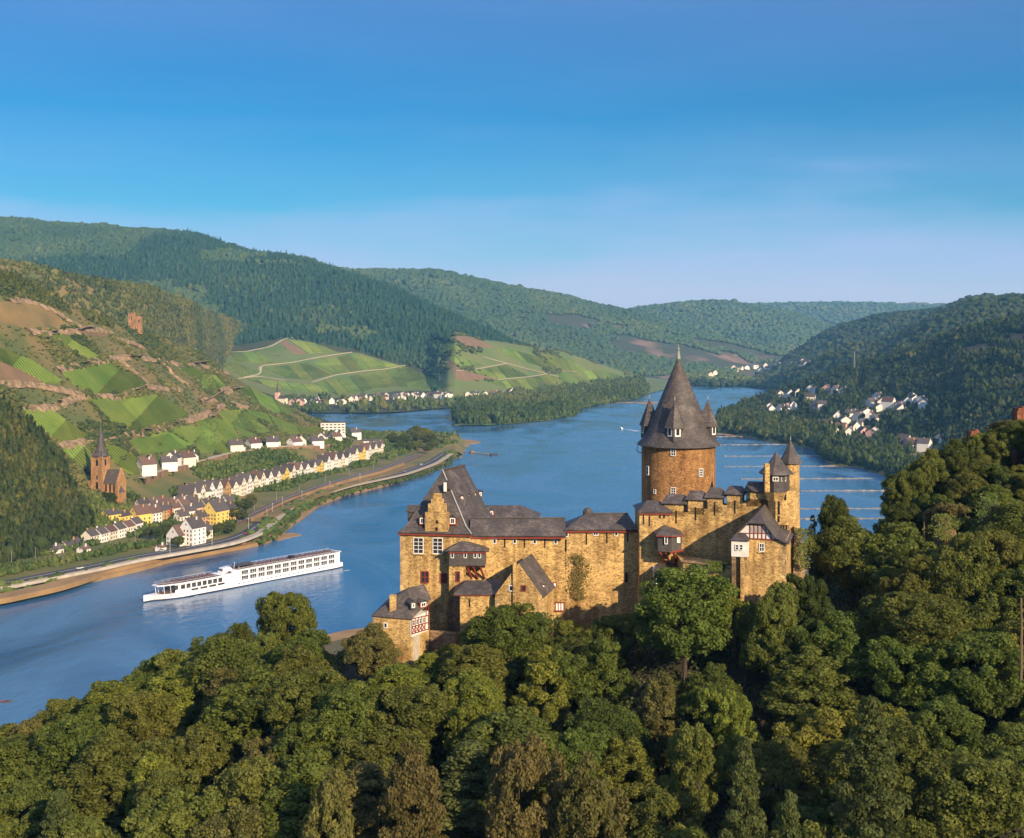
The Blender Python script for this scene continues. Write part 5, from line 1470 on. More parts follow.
for x in (734.0, 742.6):
    mb = MB(); c_ = hq(hu(x, .8), -.8, 0); mb.box((c_.x, c_.y, (zo0 + 101) / 2 - .02), (.5, .7, zo0 - 101), math.atan2(HU.y, HU.x)); mb.build('pillar', 'stone' if x > 740 else 'old_stone', ht)
for x in (734.4, 745):
    mb = MB(); c_ = hq(hu(x, .8), -.55, zo0 - .2); mb.box(c_, (.42, 1.1, .36), math.atan2(HU.y, HU.x)); mb.build('bracket', 'old_stone', ht)
tw = thing('terrace_wall', 'low stone terrace wall beside the timbered house, under the shield wall', 'wall', (30, 162, 104), wc=True)
mb = MB(); q0, q1 = P(683, 562, 164.6), P(733, 562.5, 160.4)
mb.prism([(q0.x, q0.y), (q1.x, q1.y), (q1.x, q1.y + 5), (q0.x, q0.y + 7)], 101, q0.z - .2); mb.build('wall', 'stone', tw)
mb = MB(); mb.tube([(q0.x, q0.y + .3, q0.z), (q1.x, q1.y + .3, q0.z - .05)], .28, 5); mb.build('coping', 'old_stone', tw)

# --- slate oriel in front of the hall and the stair turret below it
so = thing('slate_oriel', 'broad slate clad oriel with red struts under a hipped roof, on the hall corner', 'oriel', (-6, 170, 108), wc=True)
OD = 171.4
o0, o1 = P(449, 0, OD).x, P(485.3, 0, OD).x
ozt, ozb = P(0, 551.2, OD).z, P(0, 565.8, OD).z
base = [(o0, OD), (o1, OD), (o1 + .1, 173.6), (o0, 174.0)]
mb = MB(); mb.prism(base, ozb, ozt); mb.build('wall', 'slate_wall', so)
mb = MB(); hip_roof(mb, base, [(o0 + 1.7, 172.6, P(0, 541.0, 172.6).z), (o1 - 2.4, 172.6, P(0, 541.5, 172.6).z)], ozt + .05, .5, .14); mb.build('roof', 'slate', so)
mb = MB(); mb.box(((o0 + o1) / 2, OD - .12, ozt - .2), (o1 - o0 + .15, .24, .14)); mb.build('eaves_board', 'red_wood', so)
for x in (452.3, 465.3, 475.2, 479.4): wall_window(so, P(x, 555.3, OD), fw_, .3, .6, 1, 1, 'white_paint', 'glass', .08)
for x in (467, 473, 480):
    mb = MB(); mb.tube([P(x, 566.5, OD + .3), P(x + 4.8, 578.5, 173.2)], .17, 5); mb.build('strut', 'red_wood', so)
for x in (466, 473, 480.5):
    mb = MB(); mb.box((P(x, 0, OD + .4).x + .5, OD + 1.4, ozb - .15), (.35, 2.6, .28)); mb.build('joist', 'dark_slit', so)
stt = thing('stair_turret', 'plastered stone stair turret below the broad slate oriel on the hall front', 'turret', (-8, 171, 102), wc=True)
s0, s1 = P(449, 0, 171.7).x, P(465.6, 0, 171.7).x
mb = MB(); mb.prism([(s0, 171.7), (s1, 171.7), (s1, 174), (s0, 174)], 100, ozb + .02); mb.build('wall', 'stone', stt)
mb = MB(); mb.hexa([(s0 - .35, 170.7, 100), (s1, 170.8, 100), (s1, 174, 100), (s0 - .35, 174, 100)], [(s0 - .02, 171.6, P(0, 598, 171).z), (s1, 171.6, P(0, 598, 171).z), (s1, 174, P(0, 598, 170).z), (s0 - .02, 174, P(0, 598, 170).z)]); mb.build('buttress', 'old_stone', stt)
wall_window(stt, P(457.8, 576.5, 171.7), fw_, .42, 1.25, 1, 1, 'red_wood', 'glass', .14)

# --- low annex and gabled annex
la = thing('low_annex', 'low stone annex with a slate roof, squeezed between stair turret and gabled annex', 'house', (-6, 167, 102), wc=True)
LD = 166.6
l0, l1 = P(460, 0, LD).x, P(500, 0, LD).x
zt_ = P(0, 593.4, LD).z
mb = MB(); mb.prism([(l0, LD), (l1, LD), (l1, 173.5), (l0, 173.5)], 100, zt_); mb.build('wall', 'stone', la)
mb = MB(); zr_ = P(0, 580.2, 170.2).z; q = [Vector((P(453.5, 0, LD).x, LD - .4, zt_)), Vector((l1, LD - .4, zt_)), Vector((l1, 170.2, zr_)), Vector((P(467, 0, 170.2).x, 170.2, zr_)), Vector((P(453.5, 0, LD).x, 173.4, zt_)), Vector((l1, 173.4, zt_))]
mb.slab([q[0], q[1], q[2], q[3]], .15); mb.slab([q[4], q[0], q[3]], .15); mb.slab([q[5], q[4], q[3], q[2]], .15); mb.build('roof', 'slate', la)
mb = MB(); mb.box(((q[0].x + l1) / 2, LD - .25, zt_ - .17), (l1 - q[0].x - .2, .2, .12)); mb.build('eaves_board', 'red_wood', la)
slit(la, P(469.5, 603, LD), fw_, .2, 1.1)
ga = thing('gabled_annex', 'steep gabled stone annex with slate roof and white dormer at the curtain wall foot', 'house', (1, 164, 102), wc=True)
gR = Vector((P(541.5, 0, 163.6).x, 163.6, 0)); gd_ = Vector((-.965, .262, 0)); gl = 6.55
gL = gR + gd_ * gl
gback = Vector((.262, .965, 0)); gn = -gback
gp = lambda x, y, d=0.0: on_wall(x, y, gR + gn * d, gL + gn * d)
zl, zrr, zap = gp(494.5, 592).z, gp(541, 599.5).z, gp(517.6, 563.8).z
ze = (zl + zrr) / 2
gm = (gR + gL) / 2
GD = 7.2
mb = MB()
A0, B0, M0 = gL.copy(), gR.copy(), gm.copy()
fr = [Vector((A0.x, A0.y, 100)), Vector((B0.x, B0.y, 100)), Vector((B0.x, B0.y, ze)), Vector((M0.x, M0.y, zap)), Vector((A0.x, A0.y, ze))]
bkf = [p + gback * GD for p in fr]
mb.add(fr + bkf, [(0, 1, 2, 3, 4), (9, 8, 7, 6, 5)] + [((k + 1) % 5, k, 5 + k, 5 + (k + 1) % 5) for k in range(5)])
mb.build('wall', 'stone', ga)
mb = MB()
for s, e in ((1, fr[2]), (-1, fr[4])):
    out_ = (e - fr[3]); out_ = out_ * 1.07
    a = fr[3] + Vector((0, 0, .12)) + gn * (-.35); b = a + out_
    f = [b, b + gback * GD, a + gback * GD, a]
    mb.slab(f if s > 0 else f[::-1], -.16 if False else .12)
mb.build('roof', 'slate', ga)
mb = MB(); p = gp(515, 590); c_ = p - gn * -.12; mb.box((c_.x, c_.y, (100 + zap) / 2 + .1), (.45, .35, zap - 100 + .2), math.atan2(gd_.y, gd_.x)); mb.build('pilaster', 'stone', ga)
for x, fr_m in ((511.3, 'white_paint'), (523.7, 'red_wood')): wall_window(ga, gp(x, 588.2), gn, .5, .62, 1, 1, fr_m, 'glass', .11)
for x, y in ((501.5, 607.5), (532.3, 607.5)): slit(ga, gp(x, y), gn, .2, .8)
wall_window(ga, gp(523.5, 608), gn, .5, .55, 1, 1, 'red_wood', 'glass', .1)
rs = -gd_
p = P(541.5, 588.0, 166.6); dormer(ga, p, (rs * .8 + gn * .6), .9, .62, .35, 1.2, 'white_paint', 'slate_wall')

# --- half-timbered annex at the foot of the hall
hb = thing('timbered_gatehouse', 'stone and half-timbered gatehouse with a wide slate roof, below the stepped gable', 'house', (-15, 166, 100), wc=True)
QD = 165.5
qa = Vector((P(372.5, 0, QD).x, QD + .6, 0)); qb = Vector((P(411, 0, 164.6).x, 164.3, 0))
qd = (qb - qa).normalized(); qk = Vector((-qd.y, qd.x, 0)); qb_ = qk * 4.2
q2 = Vector((P(429, 0, 168.4).x, 168.4, 0))
q3 = qa + (q2 - qb)
zE = on_wall(395, 618.2, qa, qb).z
mb = MB(); mb.prism([(p.x, p.y) for p in (qa, qb, q2, q3)], 98, zE); mb.build('wall', 'stone', hb)
zTop = P(0, 588, 167.5).z
rl, rr_ = P(408.5, 587.5, 167.6), P(424, 590, 169.8); rr_.z = rl.z
ext = lambda p, k=.4: Vector((p.x + (p.x - (qa.x + q2.x) / 2) * .08, p.y + (p.y - (qa.y + q2.y) / 2) * .1 - .05, zE + .1))
e0, e1, e2, e3 = ext(qa), ext(qb), ext(q2), ext(q3)
e2.z = P(429.5, 599, 168.4).z
e3.z = e2.z
ez1 = Vector((e1.x, e1.y, e1.z))
mb = MB(); mb.slab([e0, e1, rl], .15); mb.slab([e1, e2, rr_, rl], .15); mb.slab([e2, e3, rr_], .15); mb.slab([e3, e0, rl, rr_], .15); mb.build('roof', 'slate', hb)
# timbered side facing the valley
tn = Vector((q2.y - qb.y, -(q2.x - qb.x), 0)).normalized()
tq = lambda x, y, d=0.0: on_wall(x, y, qb + tn * d, q2 + tn * d)
mb = MB(); a, b = tq(411.5, 617, .12), tq(428.2, 612, .12)
z0_, z1_ = tq(418, 634.5, .12).z, tq(428, 613, .12).z
ws = [Vector((a.x, a.y, z0_)), Vector((b.x, b.y, z0_)), Vector((b.x, b.y, z1_ + .3)), Vector((a.x, a.y, zE + .1))]
mb.add(ws + [p - tn * 1.2 for p in ws], [(0, 1, 2, 3), (7, 6, 5, 4), (1, 0, 4, 5), (2, 1, 5, 6), (3, 2, 6, 7), (0, 3, 7, 4)])
tim = mb.build('timbered_wall', 'white_plaster', hb)
mb = MB()
def tb(xa, ya, xb, yb_, w=.13):
    a, b = tq(xa, ya, .125), tq(xb, yb_, .125); t = (b - a).normalized(); s = t.cross(tn) * w / 2
    mb.hexa([a - s, a + s, b + s, b - s], [p + tn * .06 for p in (a - s, a + s, b + s, b - s)])
tb(411.5, 618.8, 428.4, 615.2); tb(411.5, 627, 428.4, 622.4); tb(411.5, 634, 428.4, 629)
for x in np.linspace(411.8, 428.2, 6): tb(x, 634 - (x - 411.5) * .29, x, 618.6 - (x - 411.5) * .2)
for x in (412, 415.3, 418.6, 421.9): tb(x, 633.6 - (x - 411.5) * .29, x + 3.2, 627 - (x - 411.5) * .27, .1); tb(x + 3.2, 633 - (x - 411.5) * .29, x, 627.2 - (x - 411.5) * .27, .1)
tb(426, 605, 426, 616); tb(428.4, 603, 428.4, 630)
sub(mb, 'timber_frame', 'red_wood', tim)
for i, x in enumerate((413.5, 416.9, 420.3, 423.7)):
    wall_window(hb, tq(x, 622.6 - i * .85, .14), tn, .36, .62, 1, 2, 'white_paint', 'glass', .06, .05)
dormer(hb, P(413.3, 605.5, 164.8), (tn + qk * -.8), .5, .62, .35, 1.2, 'white_paint', 'slate_wall')
dormer(hb, P(423.3, 604.5, 166.6), (tn + qk * -.3), 1.0, .62, .35, 1.2, 'white_paint', 'red_wood')
mb = MB(); p = P(392.5, 607, 165.2); mb.box((p.x, 166.0, (P(0, 596.5, 165).z + 100) / 2), (.9, .8, P(0, 596.5, 165).z - 100)); mb.build('chimney', 'stone', hb)
wall_window(hb, on_wall(385.7, 625.3, qa, qb), -qk, .36, .55, 1, 1, 'white_paint', 'glass', .1)
mb = MB(); a, b = tq(413, 646, .1), tq(420, 646, .1); mb.hexa([Vector((a.x, a.y, 98)), Vector((b.x, b.y, 98)), Vector((b.x, b.y, 98)) - tn * .5, Vector((a.x, a.y, 98)) - tn * .5], [Vector((a.x, a.y, tq(416, 635, .1).z)), Vector((b.x, b.y, tq(416, 635, .1).z)), Vector((b.x, b.y, tq(416, 635, .1).z)) - tn * .5, Vector((a.x, a.y, tq(416, 635, .1).z)) - tn * .5]); mb.build('door_surround', 'plaster_door', hb)
# dressed corner stones
M['quoin'] = stone_mat('dressed_stone', [(0.66, 0.46, 0.22), (0.56, 0.38, 0.18), (0.46, 0.31, 0.15), (0.34, 0.22, 0.11)], .9)
def quoins(parent, c, u, v, z0, z1):
    """alternating long and short blocks round the corner c; u, v point along the two walls"""
    mb = MB(); z = z0; i = 0; nu, nv = -v.normalized(), -u.normalized(); u, v = u.normalized(), v.normalized()
    while z < z1 - .4:
        h = .36 + .12 * ((i * 7) % 3) / 2; a, b = (.72, .42) if i % 2 else (.42, .72)
        q = [c + nu * .03 + nv * .03, c + u * a + nu * .03, c + u * a + v * .2, c + v * b + u * .2, c + v * b + nv * .03]
        pts = [Vector((p.x, p.y, 0)) for p in q]
        s_ = sum((pts[k].x * pts[(k + 1) % 5].y - pts[(k + 1) % 5].x * pts[k].y) for k in range(5))
        if s_ < 0: pts.reverse()
        mb.prism([(p.x, p.y) for p in pts], z, z + h - .03); z += h; i += 1
    mb.build('corner_brick', 'quoin', parent)
quoins(hall, HA, ab, bk_, 104, EZ - .4); quoins(hall, HB, -ab, bk_, 104, EZ - .4)
quoins(ht, hq(u0, 0, 0), HU, HV, 104, zE0 := hw(763, 540).z - .3); quoins(ht, hq(u1, 0, 0), -HU, HV, 104, zE0)
quoins(ga, gR.copy(), gd_, gback, 103, ze - .4); quoins(ga, gL.copy(), -gd_, gback, 103, ze - .4)
# small walls at the foot of the hall
fw1 = thing('garden_wall', 'weathered stone garden wall at the hall foot, beside the timbered gatehouse', 'wall', (-11, 168, 100), wc=True)
mb = MB(); a, b = P(428, 633, 168.5), P(462, 637, 167.2); mb.prism([(a.x, a.y), (b.x, b.y), (b.x, b.y + 1), (a.x, a.y + 1)], 99, a.z); mb.build('wall', 'old_stone', fw1)
mb = MB(); mb.tube([(a.x, a.y + .4, a.z + .05), (b.x, b.y + .4, a.z + .05)], .32, 5); mb.build('coping', 'old_stone', fw1)

# ------------------------------------------------------------------ the wood on the castle ridge: every tree its own trunk and crown
LEAF = {
    'green': leaf_mat('leaf_green', (0.058, 0.088, 0.017), (0.132, 0.158, 0.030)),
    'olive': leaf_mat('leaf_olive', (0.082, 0.095, 0.020), (0.182, 0.178, 0.038)),
    'yellow green': leaf_mat('leaf_yellow_green', (0.109, 0.123, 0.020), (0.254, 0.232, 0.038)),
    'russet': leaf_mat('leaf_russet', (0.105, 0.088, 0.026), (0.210, 0.162, 0.050)),
    'dark green': leaf_mat('leaf_dark_green', (0.034, 0.058, 0.013), (0.085, 0.112, 0.024)),
    'conifer': leaf_mat('needle_green', (0.072, 0.081, 0.023), (0.174, 0.162, 0.043), transl=.1),
}
LEAFC = {'green': (0.162, 0.194, 0.036), 'olive': (0.190, 0.206, 0.042), 'yellow green': (0.250, 0.258, 0.042), 'russet': (0.205, 0.182, 0.052), 'dark green': (0.115, 0.142, 0.030), 'conifer': (0.150, 0.168, 0.048)}
def tree_leaf_mat():
    """one foliage material; each tree's own leaf colour is its object colour, so that all trees of a shape share a mesh"""
    m = leaf_mat('tree_leaf', (0.52, 0.57, 0.52), (1.25, 1.22, 1.2), transl=.5)
    n, l = m.node_tree.nodes, m.node_tree.links
    rp = next(q for q in n if q.type == 'VALTORGB'); h = next(q for q in n if q.type == 'HUE_SAT'); oi = next(q for q in n if q.type == 'OBJECT_INFO')
    mx = n.new('ShaderNodeMix'); mx.data_type = 'RGBA'; mx.blend_type = 'MULTIPLY'; mx.inputs[0].default_value = 1
    l.new(rp.outputs[0], mx.inputs[6]); l.new(oi.outputs['Color'], mx.inputs[7]); l.new(mx.outputs[2], h.inputs['Color'])
    return m
M['tree_leaf'] = tree_leaf_mat()
def crown_mesh(kind, seed, nl=40000):
    """unit tree: 1 m per unit, about 14 m tall; crown of leaf clumps over real boughs"""
    r = np.random.default_rng(seed)
    cl, cr = [], []
    bd = r.normal(size=(11, 3)); bd /= np.linalg.norm(bd, axis=1)[:, None]
    def bump(d):      # boughs push the outline out in some directions and leave hollows in others
        return .74 + .44 * float(np.exp(-((1 - bd @ d) / .16) ** 1.0).max())
    if kind == 'round':
        for _ in range(230):
            d = r.normal(size=3); d /= np.linalg.norm(d); d[2] = d[2] * .9 + .05
            q = r.uniform(.55, 1.0) ** .5
            lob = bump(d / np.linalg.norm(d))
            cl.append([d[0] * 4.5 * q * lob, d[1] * 4.5 * q * lob, 8.6 + d[2] * 4.9 * q * lob]); cr.append(r.uniform(.42, .95))
    elif kind == 'tall':
        for _ in range(210):
            d = r.normal(size=3); d /= np.linalg.norm(d)
            q = r.uniform(.5, 1.0) ** .5; z = d[2] * 6.6 * q
            w = 3.1 * (1 - .28 * max(0, z) / 6.4)
            lob = bump(d) * 1.05
            cl.append([d[0] * w * q * lob, d[1] * w * q * lob, 8.2 + z]); cr.append(r.uniform(.4, .85))
    elif kind == 'spread':
        subs = [(r.uniform(-2.6, 2.6), r.uniform(-2.6, 2.6), r.uniform(4.6, 10.8), r.uniform(1.8, 2.8)) for _ in range(10)]
        for _ in range(220):
            sx_, sy_, sz_, sr_ = subs[r.integers(0, 10)]
            d = r.normal(size=3); d /= np.linalg.norm(d); q = r.uniform(.5, 1) ** .5
            cl.append([sx_ + d[0] * sr_ * q, sy_ + d[1] * sr_ * q, sz_ + d[2] * sr_ * .85 * q]); cr.append(r.uniform(.4, .85))
    else:  # conifer: drooping tiers
        for k in range(110):
            z = 1.5 + 13.5 * (k / 110) ** .9
            w = 3.1 * (1 - (z - 1.5) / 14.2) ** .8 * r.uniform(.5, 1.1)
            a = k * 2.4 + r.uniform(-.3, .3)
            cl.append([math.cos(a) * w, math.sin(a) * w, z - .12 * w]); cr.append(.42 + .22 * w)
    cl, cr = np.array(cl), np.array(cr)
    per = cr ** 2; per = per / per.sum()
    w_ = r.choice(len(cl), nl, p=per)
    d = r.normal(size=(nl, 3)); d /= np.linalg.norm(d, axis=1)[:, None]
    d[:, 2] = np.where(d[:, 2] < -.75, -d[:, 2], d[:, 2])
    rad = r.uniform(.45, 1.0, nl) ** .7 * 1.15
    flat = .55 if kind == 'conifer' else .95
    p = cl[w_] + d * (cr[w_] * rad)[:, None] * np.array([1, 1, flat])
    nrm = d + r.normal(size=(nl, 3)) * .55; nrm /= np.linalg.norm(nrm, axis=1)[:, None]
    u = np.cross(nrm, r.normal(size=(nl, 3))); u /= np.linalg.norm(u, axis=1)[:, None] + 1e-9
    v = np.cross(nrm, u)
    s = (.065 + .15 * r.random(nl) ** 1.6)[:, None] * (.8 if kind == 'conifer' else 1)
    bend = nrm * s * .35
    V = np.stack([p - u * s, p - v * s * .75 - bend, p + u * s, p + v * s * .75 - bend], 1).reshape(-1, 3)
    Fc = np.arange(nl * 4).reshape(-1, 4)
    clt = r.random(len(cl))
    t = np.clip(clt[w_] * .65 + r.random(nl) * .45, 0, 1)
    me = np_mesh('crown', V, Fc, 'tree_leaf', np.repeat(t, 4))
    # trunk and boughs
    mb = MB()
    top = cl[:, 2].max() if kind == 'conifer' else 8.5
    mb.tube([(0, 0, -1.5), (r.uniform(-.1, .1), r.uniform(-.1, .1), 2.5), (r.uniform(-.3, .3), r.uniform(-.3, .3), top * .6), (0, 0, top)], .30, 7, .07)
    if kind != 'conifer':
        for k in r.choice(len(cl), 11, replace=False):
            b = cl[k] * .92; s0 = r.uniform(2.6, 6.0)
            mid = Vector((b[0] * .45, b[1] * .45, s0 + (b[2] - s0) * .55))
            mb.tube([(0, 0, s0), mid, Vector(b)], .12, 5, .035)
    tr = mb.data('trunk', 'bark')
    return me, tr
SHAPES = {'round': [], 'tall': [], 'spread': [], 'conifer': []}
for k, n_ in (('round', 4), ('tall', 3), ('spread', 4), ('conifer', 2)):
    for i in range(n_): SHAPES[k].append(crown_mesh(k, 300 + 17 * i + len(k), 40000 if k != 'conifer' else 34000))
TREES = []
CATN = {'round': 'broadleaf_tree', 'tall': 'slender_tree', 'spread': 'broadleaf_tree', 'conifer': 'conifer_tree'}
def plant(X, Y, z, h, w, shape, col, label=None, group='trees of the wood on the castle ridge', seed=None):
    cm, tm = SHAPES[shape][rng.randrange(len(SHAPES[shape]))] if seed is None else SHAPES[shape][seed % len(SHAPES[shape])]
    t = thing(CATN[shape], label, 'tree', (X, Y, z), rng.uniform(0, 6.28), group)
    ref = {'round': (13.6, 4.9), 'tall': (14.8, 3.6), 'spread': (12.8, 4.6), 'conifer': (15.2, 3.3)}[shape]
    t.scale = (w / 2 / ref[1], w / 2 / ref[1], h / ref[0])
    c = bpy.data.objects.new('crown', cm); COL.objects.link(c); c.parent = t
    c.color = (*LEAFC[col], 1)
    k = bpy.data.objects.new('trunk', tm); COL.objects.link(k); k.parent = t
    TREES.append((t, shape, col, X, Y, z + h * .7, h, w, label))
    return t
def plant_px(x, ytop, D, w_px, shape, col, label=None, h=None, seed=None):
    """a tree whose top stands at picture (x, ytop), at depth D, rooted in the ground there"""
    p = P(x, ytop, D); z = float(near_z(p.x, p.y))
    hh = max(5.0, p.z - z) if h is None else h
    return plant(p.x, D, z if h is None else p.z - h, hh, w_px * D / F, shape, col, label, seed=seed)
SPECIAL = [
    (288, 588, 193, 60, 'round', 'green', 'lone round green tree standing clear against the river below the cruise ship'),
    (232, 624, 190, 58, 'round', 'green', None), (258, 640, 188, 48, 'spread', 'olive', None), (210, 640, 190, 58, 'round', 'olive', None), (170, 652, 190, 56, 'round', 'green', None), (138, 664, 190, 52, 'spread', 'olive', None), (108, 682, 190, 50, 'round', 'green', None), (74, 698, 188, 52, 'spread', 'olive', None), (36, 714, 187, 50, 'round', 'green', None), (5, 722, 186, 50, 'spread', 'olive', None), (712, 668, 147, 74, 'round', 'green', None), (700, 720, 136, 70, 'spread', 'olive', None), (730, 690, 141, 60, 'spread', 'yellow green', None), (372, 626, 163, 58, 'round', 'russet', 'brownish round tree just below the timbered gatehouse at the hall foot'),
    (505, 607, 160, 84, 'round', 'green', 'broad bright green tree covering the foot of the gabled annex'),
    (684, 570, 157, 112, 'round', 'green', 'widest dark leaved round tree, under the slate oriel and the round keep'),
    (660, 672, 146, 56, 'tall', 'russet', 'rusty brown tree below the widest round tree'), (852, 520, 174, 80, 'round', 'olive', 'golden olive tree rising beside the buttress of the corner turret'),
    (828, 497, 186, 46, 'spread', 'dark green', 'dark tree against the river behind the corner turret buttress'),
    (472, 648, 164.5, 48, 'spread', 'green', None), (560, 640, 163, 46, 'round', 'green', None), (535, 652, 160, 50, 'spread', 'olive', None), (420, 664, 158, 48, 'spread', 'green', None), (448, 650, 163, 40, 'round', 'yellow green', None), (610, 634, 163, 50, 'spread', 'green', None), (590, 618, 164, 60, 'spread', 'yellow green', None), (430, 652, 160, 40, 'tall', 'yellow green', None), (545, 650, 150, 60, 'tall', 'yellow green', None), (618, 612, 163, 56, 'round', 'green', None),
    (410, 745, 124, 74, 'tall', 'russet', None), (330, 770, 124, 64, 'tall', 'russet', None), (520, 738, 126, 90, 'round', 'russet', None), (585, 762, 121, 82, 'tall', 'russet', None),
    (745, 735, 124, 66, 'conifer', 'conifer', None), (872, 695, 121, 104, 'conifer', 'conifer', None), (60, 790, 140, 66, 'conifer', 'conifer', None), (790, 790, 112, 60, 'conifer', 'conifer', None),
    (770, 585, 153, 60, 'spread', 'olive', None), (745, 600, 154, 50, 'spread', 'yellow green', None), (808, 575, 158, 50, 'spread', 'dark green', None), (470, 700, 142, 60, 'spread', 'yellow green', None),
    (905, 468, 192, 46, 'spread', 'olive', None), (932, 450, 194, 44, 'round', 'olive', None), (958, 440, 196, 46, 'round', 'dark green', None), (984, 430, 196, 44, 'spread', 'olive', None), (1004, 424, 197, 46, 'spread', 'olive', None), (1030, 416, 195, 50, 'round', 'green', None),
    (908, 505, 186, 44, 'round', 'dark green', None), (938, 490, 186, 46, 'spread', 'green', None), (966, 474, 188, 46, 'round', 'olive', None), (996, 465, 187, 44, 'spread', 'dark green', None), (1020, 462, 186, 46, 'spread', 'olive', None),
    (900, 548, 180, 44, 'spread', 'dark green', None), (885, 560, 166, 60, 'spread', 'green', None), (915, 545, 160, 70, 'spread', 'olive', None), (965, 540, 158, 70, 'round', 'olive', None), (1010, 530, 160, 66, 'spread', 'olive', None),
]
for s in SPECIAL:
    plant_px(s[0], s[1], s[2], s[3], s[4], s[5], s[6])
def castle_clear(X, Y):
    if Y > 157 and -24 < X < 47 and Y < 207:
        # free strip before the walls
        front = np.interp(X, [-24, -20, -14, -6, 4, 18, 26, 36, 44, 47], [159, 159, 160, 162, 160, 165, 160, 155.5, 158, 160])
        return Y > front
    return False
placed = [(s[3], s[4], s[7]) for s in TREES]
cands = []
for Y in np.arange(98, 262, 5.6):
    for X in np.arange(-128, 150, 5.6):
        cands.append((X + rng.uniform(-2.6, 2.6), Y + rng.uniform(-2.6, 2.6)))
rng.shuffle(cands)
for X, Y in cands:
    z = float(near_z(X, Y))
    x, y = CX + F * X / Y, HY + F * (CH - z - 11) / Y
    if x < -50 or x > 1080 or y > 905 or castle_clear(X, Y): continue
    if z < 24: continue
    # silhouette of the wood: nothing may stick out above it
    lim = np.interp(x, [-50, 0, 56, 120, 143, 199, 219, 252, 300, 315, 345, 372, 400, 470, 560, 650, 740, 790, 812, 850, 890, 900, 935, 985, 1024, 1070],
                    [730, 722, 702, 680, 662, 648, 634, 624, 632, 648, 664, 655, 658, 640, 634, 618, 604, 592, 572, 540, 520, 470, 450, 428, 414, 405])
    h = rng.uniform(10.5, 15.5) * (.8 if Y > 172 and X > 50 else .9 if Y > 180 else 1); w = h * rng.uniform(.74, 1.0)
    ytop = HY + F * (CH - z - h) / Y
    if ytop < lim:
        h -= (lim - ytop) * Y / F
        if h < 6.5: continue
        w = min(w, h * .95)
    if any((X - a) ** 2 + (Y - b) ** 2 < (.235 * (w + c)) ** 2 for a, b, c in placed): continue
    placed.append((X, Y, w))
    u = rng.random()
    nf = float(fbm(np.array(X * .02), np.array(Y * .02), 61, 3))
    if y > 760 and 330 < x < 620: col = 'russet' if u < .6 else 'olive'
    elif x > 640: col = 'olive' if u < .46 else 'green' if u < .74 else 'yellow green' if u < .88 else 'russet' if u < .92 else 'dark green'
    elif x < 320: col = 'olive' if u < .42 else 'green' if u < .78 else 'yellow green' if u < .92 else 'russet' if u < .96 else 'dark green'
    else: col = 'green' if u < .40 else 'yellow green' if u < .62 else 'olive' if u < .86 else 'dark green'
    shp = 'round' if rng.random() < .4 else 'spread' if rng.random() < .65 else 'tall'
    if u > .975 and y > 700: shp, col = 'conifer', 'conifer'
    plant(X, Y, z - .4, h, w, shp, col)
# words that single each tree out: band of the slope, landmark above it, colour and place in line
BANDS = [(0, 'on the spur', lambda x, y: x > 880 and y < 590), (1, 'by the river edge', lambda x, y: y < np.interp(x, [0, 320, 321], [765, 690, 0])),
         (2, 'at the castle foot', lambda x, y: y < 700), (3, 'mid slope', lambda x, y: y < 772), (4, 'low down', lambda x, y: True)]
MARKS = [(70, 'below the railway bank'), (140, 'below the church spire'), (200, 'below the ship bow'), (260, 'below the ship middle'), (330, 'below the ship stern'), (400, 'below the timbered gatehouse'), (450, 'below the stepped gable'),
         (500, 'below the oriel'), (550, 'below the gabled annex'), (600, 'below the wall walk'), (650, 'below the wall turret'), (700, 'below the round keep'), (750, 'below the capped merlons'),
         (800, 'below the corner turret'), (860, 'below the buttress'), (930, 'below the post'), (980, 'below the rock faces'), (1100, 'below the tallest stump')]
from collections import defaultdict
grp = defaultdict(list)
for rec in TREES:
    t, shape, col, X, Y, zc, h, w, lab = rec
    if lab: continue
    x, y = proj((X, Y, zc))
    bd_ = next(b for b in BANDS if b[2](x, y)); mk = next(m_ for m_ in MARKS if x < m_[0])
    form = {'round': 'round', 'spread': 'spreading', 'tall': 'slender', 'conifer': 'pointed'}[shape]
    cn = 'greyish green conifer' if shape == 'conifer' else col + ' tree'
    grp[(form, cn, bd_[1], mk[1])].append((y, x, t))
for (form, cn, bt, mt), L in grp.items():
    L.sort(key=lambda q: q[0])
    for i, q in enumerate(L):
        q[2]['label'] = f'{form} {cn} {bt}, {mt}' + ('' if len(L) == 1 else f', {ordn(i)} down')

# brick stumps, bare rock and posts on the spur
M['brick'] = stone_mat('old_brick', [(0.34, 0.14, 0.07), (0.28, 0.11, 0.06), (0.22, 0.09, 0.05), (0.14, 0.07, 0.04)], 3.2)
M['rock'] = mat('reddish_rock', (0.20, 0.115, 0.055), (0.075, 0.06, 0.028), 0.5, 0.95, 1.0, detail=10, lo=.35, hi=.65, bdist=.4)
for x, yt, D, w, lab in ((974, 431, 199, 11, 'lower reddish brick stump rising out of the trees on the rocky spur'), (1021, 408, 199, 13, 'taller reddish brick stump at the picture edge above the spur')):
    p = P(x, yt, D); t = thing('ruined_pillar', lab, 'ruin', (p.x, p.y, p.z - 12), wc=True)
    ww = w * D / F; mb = MB(); mb.box((p.x, p.y, p.z - 6), (ww, ww, 11.2)); mb.build('shaft', 'brick', t)
    mb = MB(); mb.box((p.x - .1, p.y, p.z - .3), (ww * .82, ww * .8, .64), .15); mb.box((p.x + .2, p.y + .1, p.z), (ww * .4, ww * .5, .5), .3); mb.build('broken_top', 'brick', t)
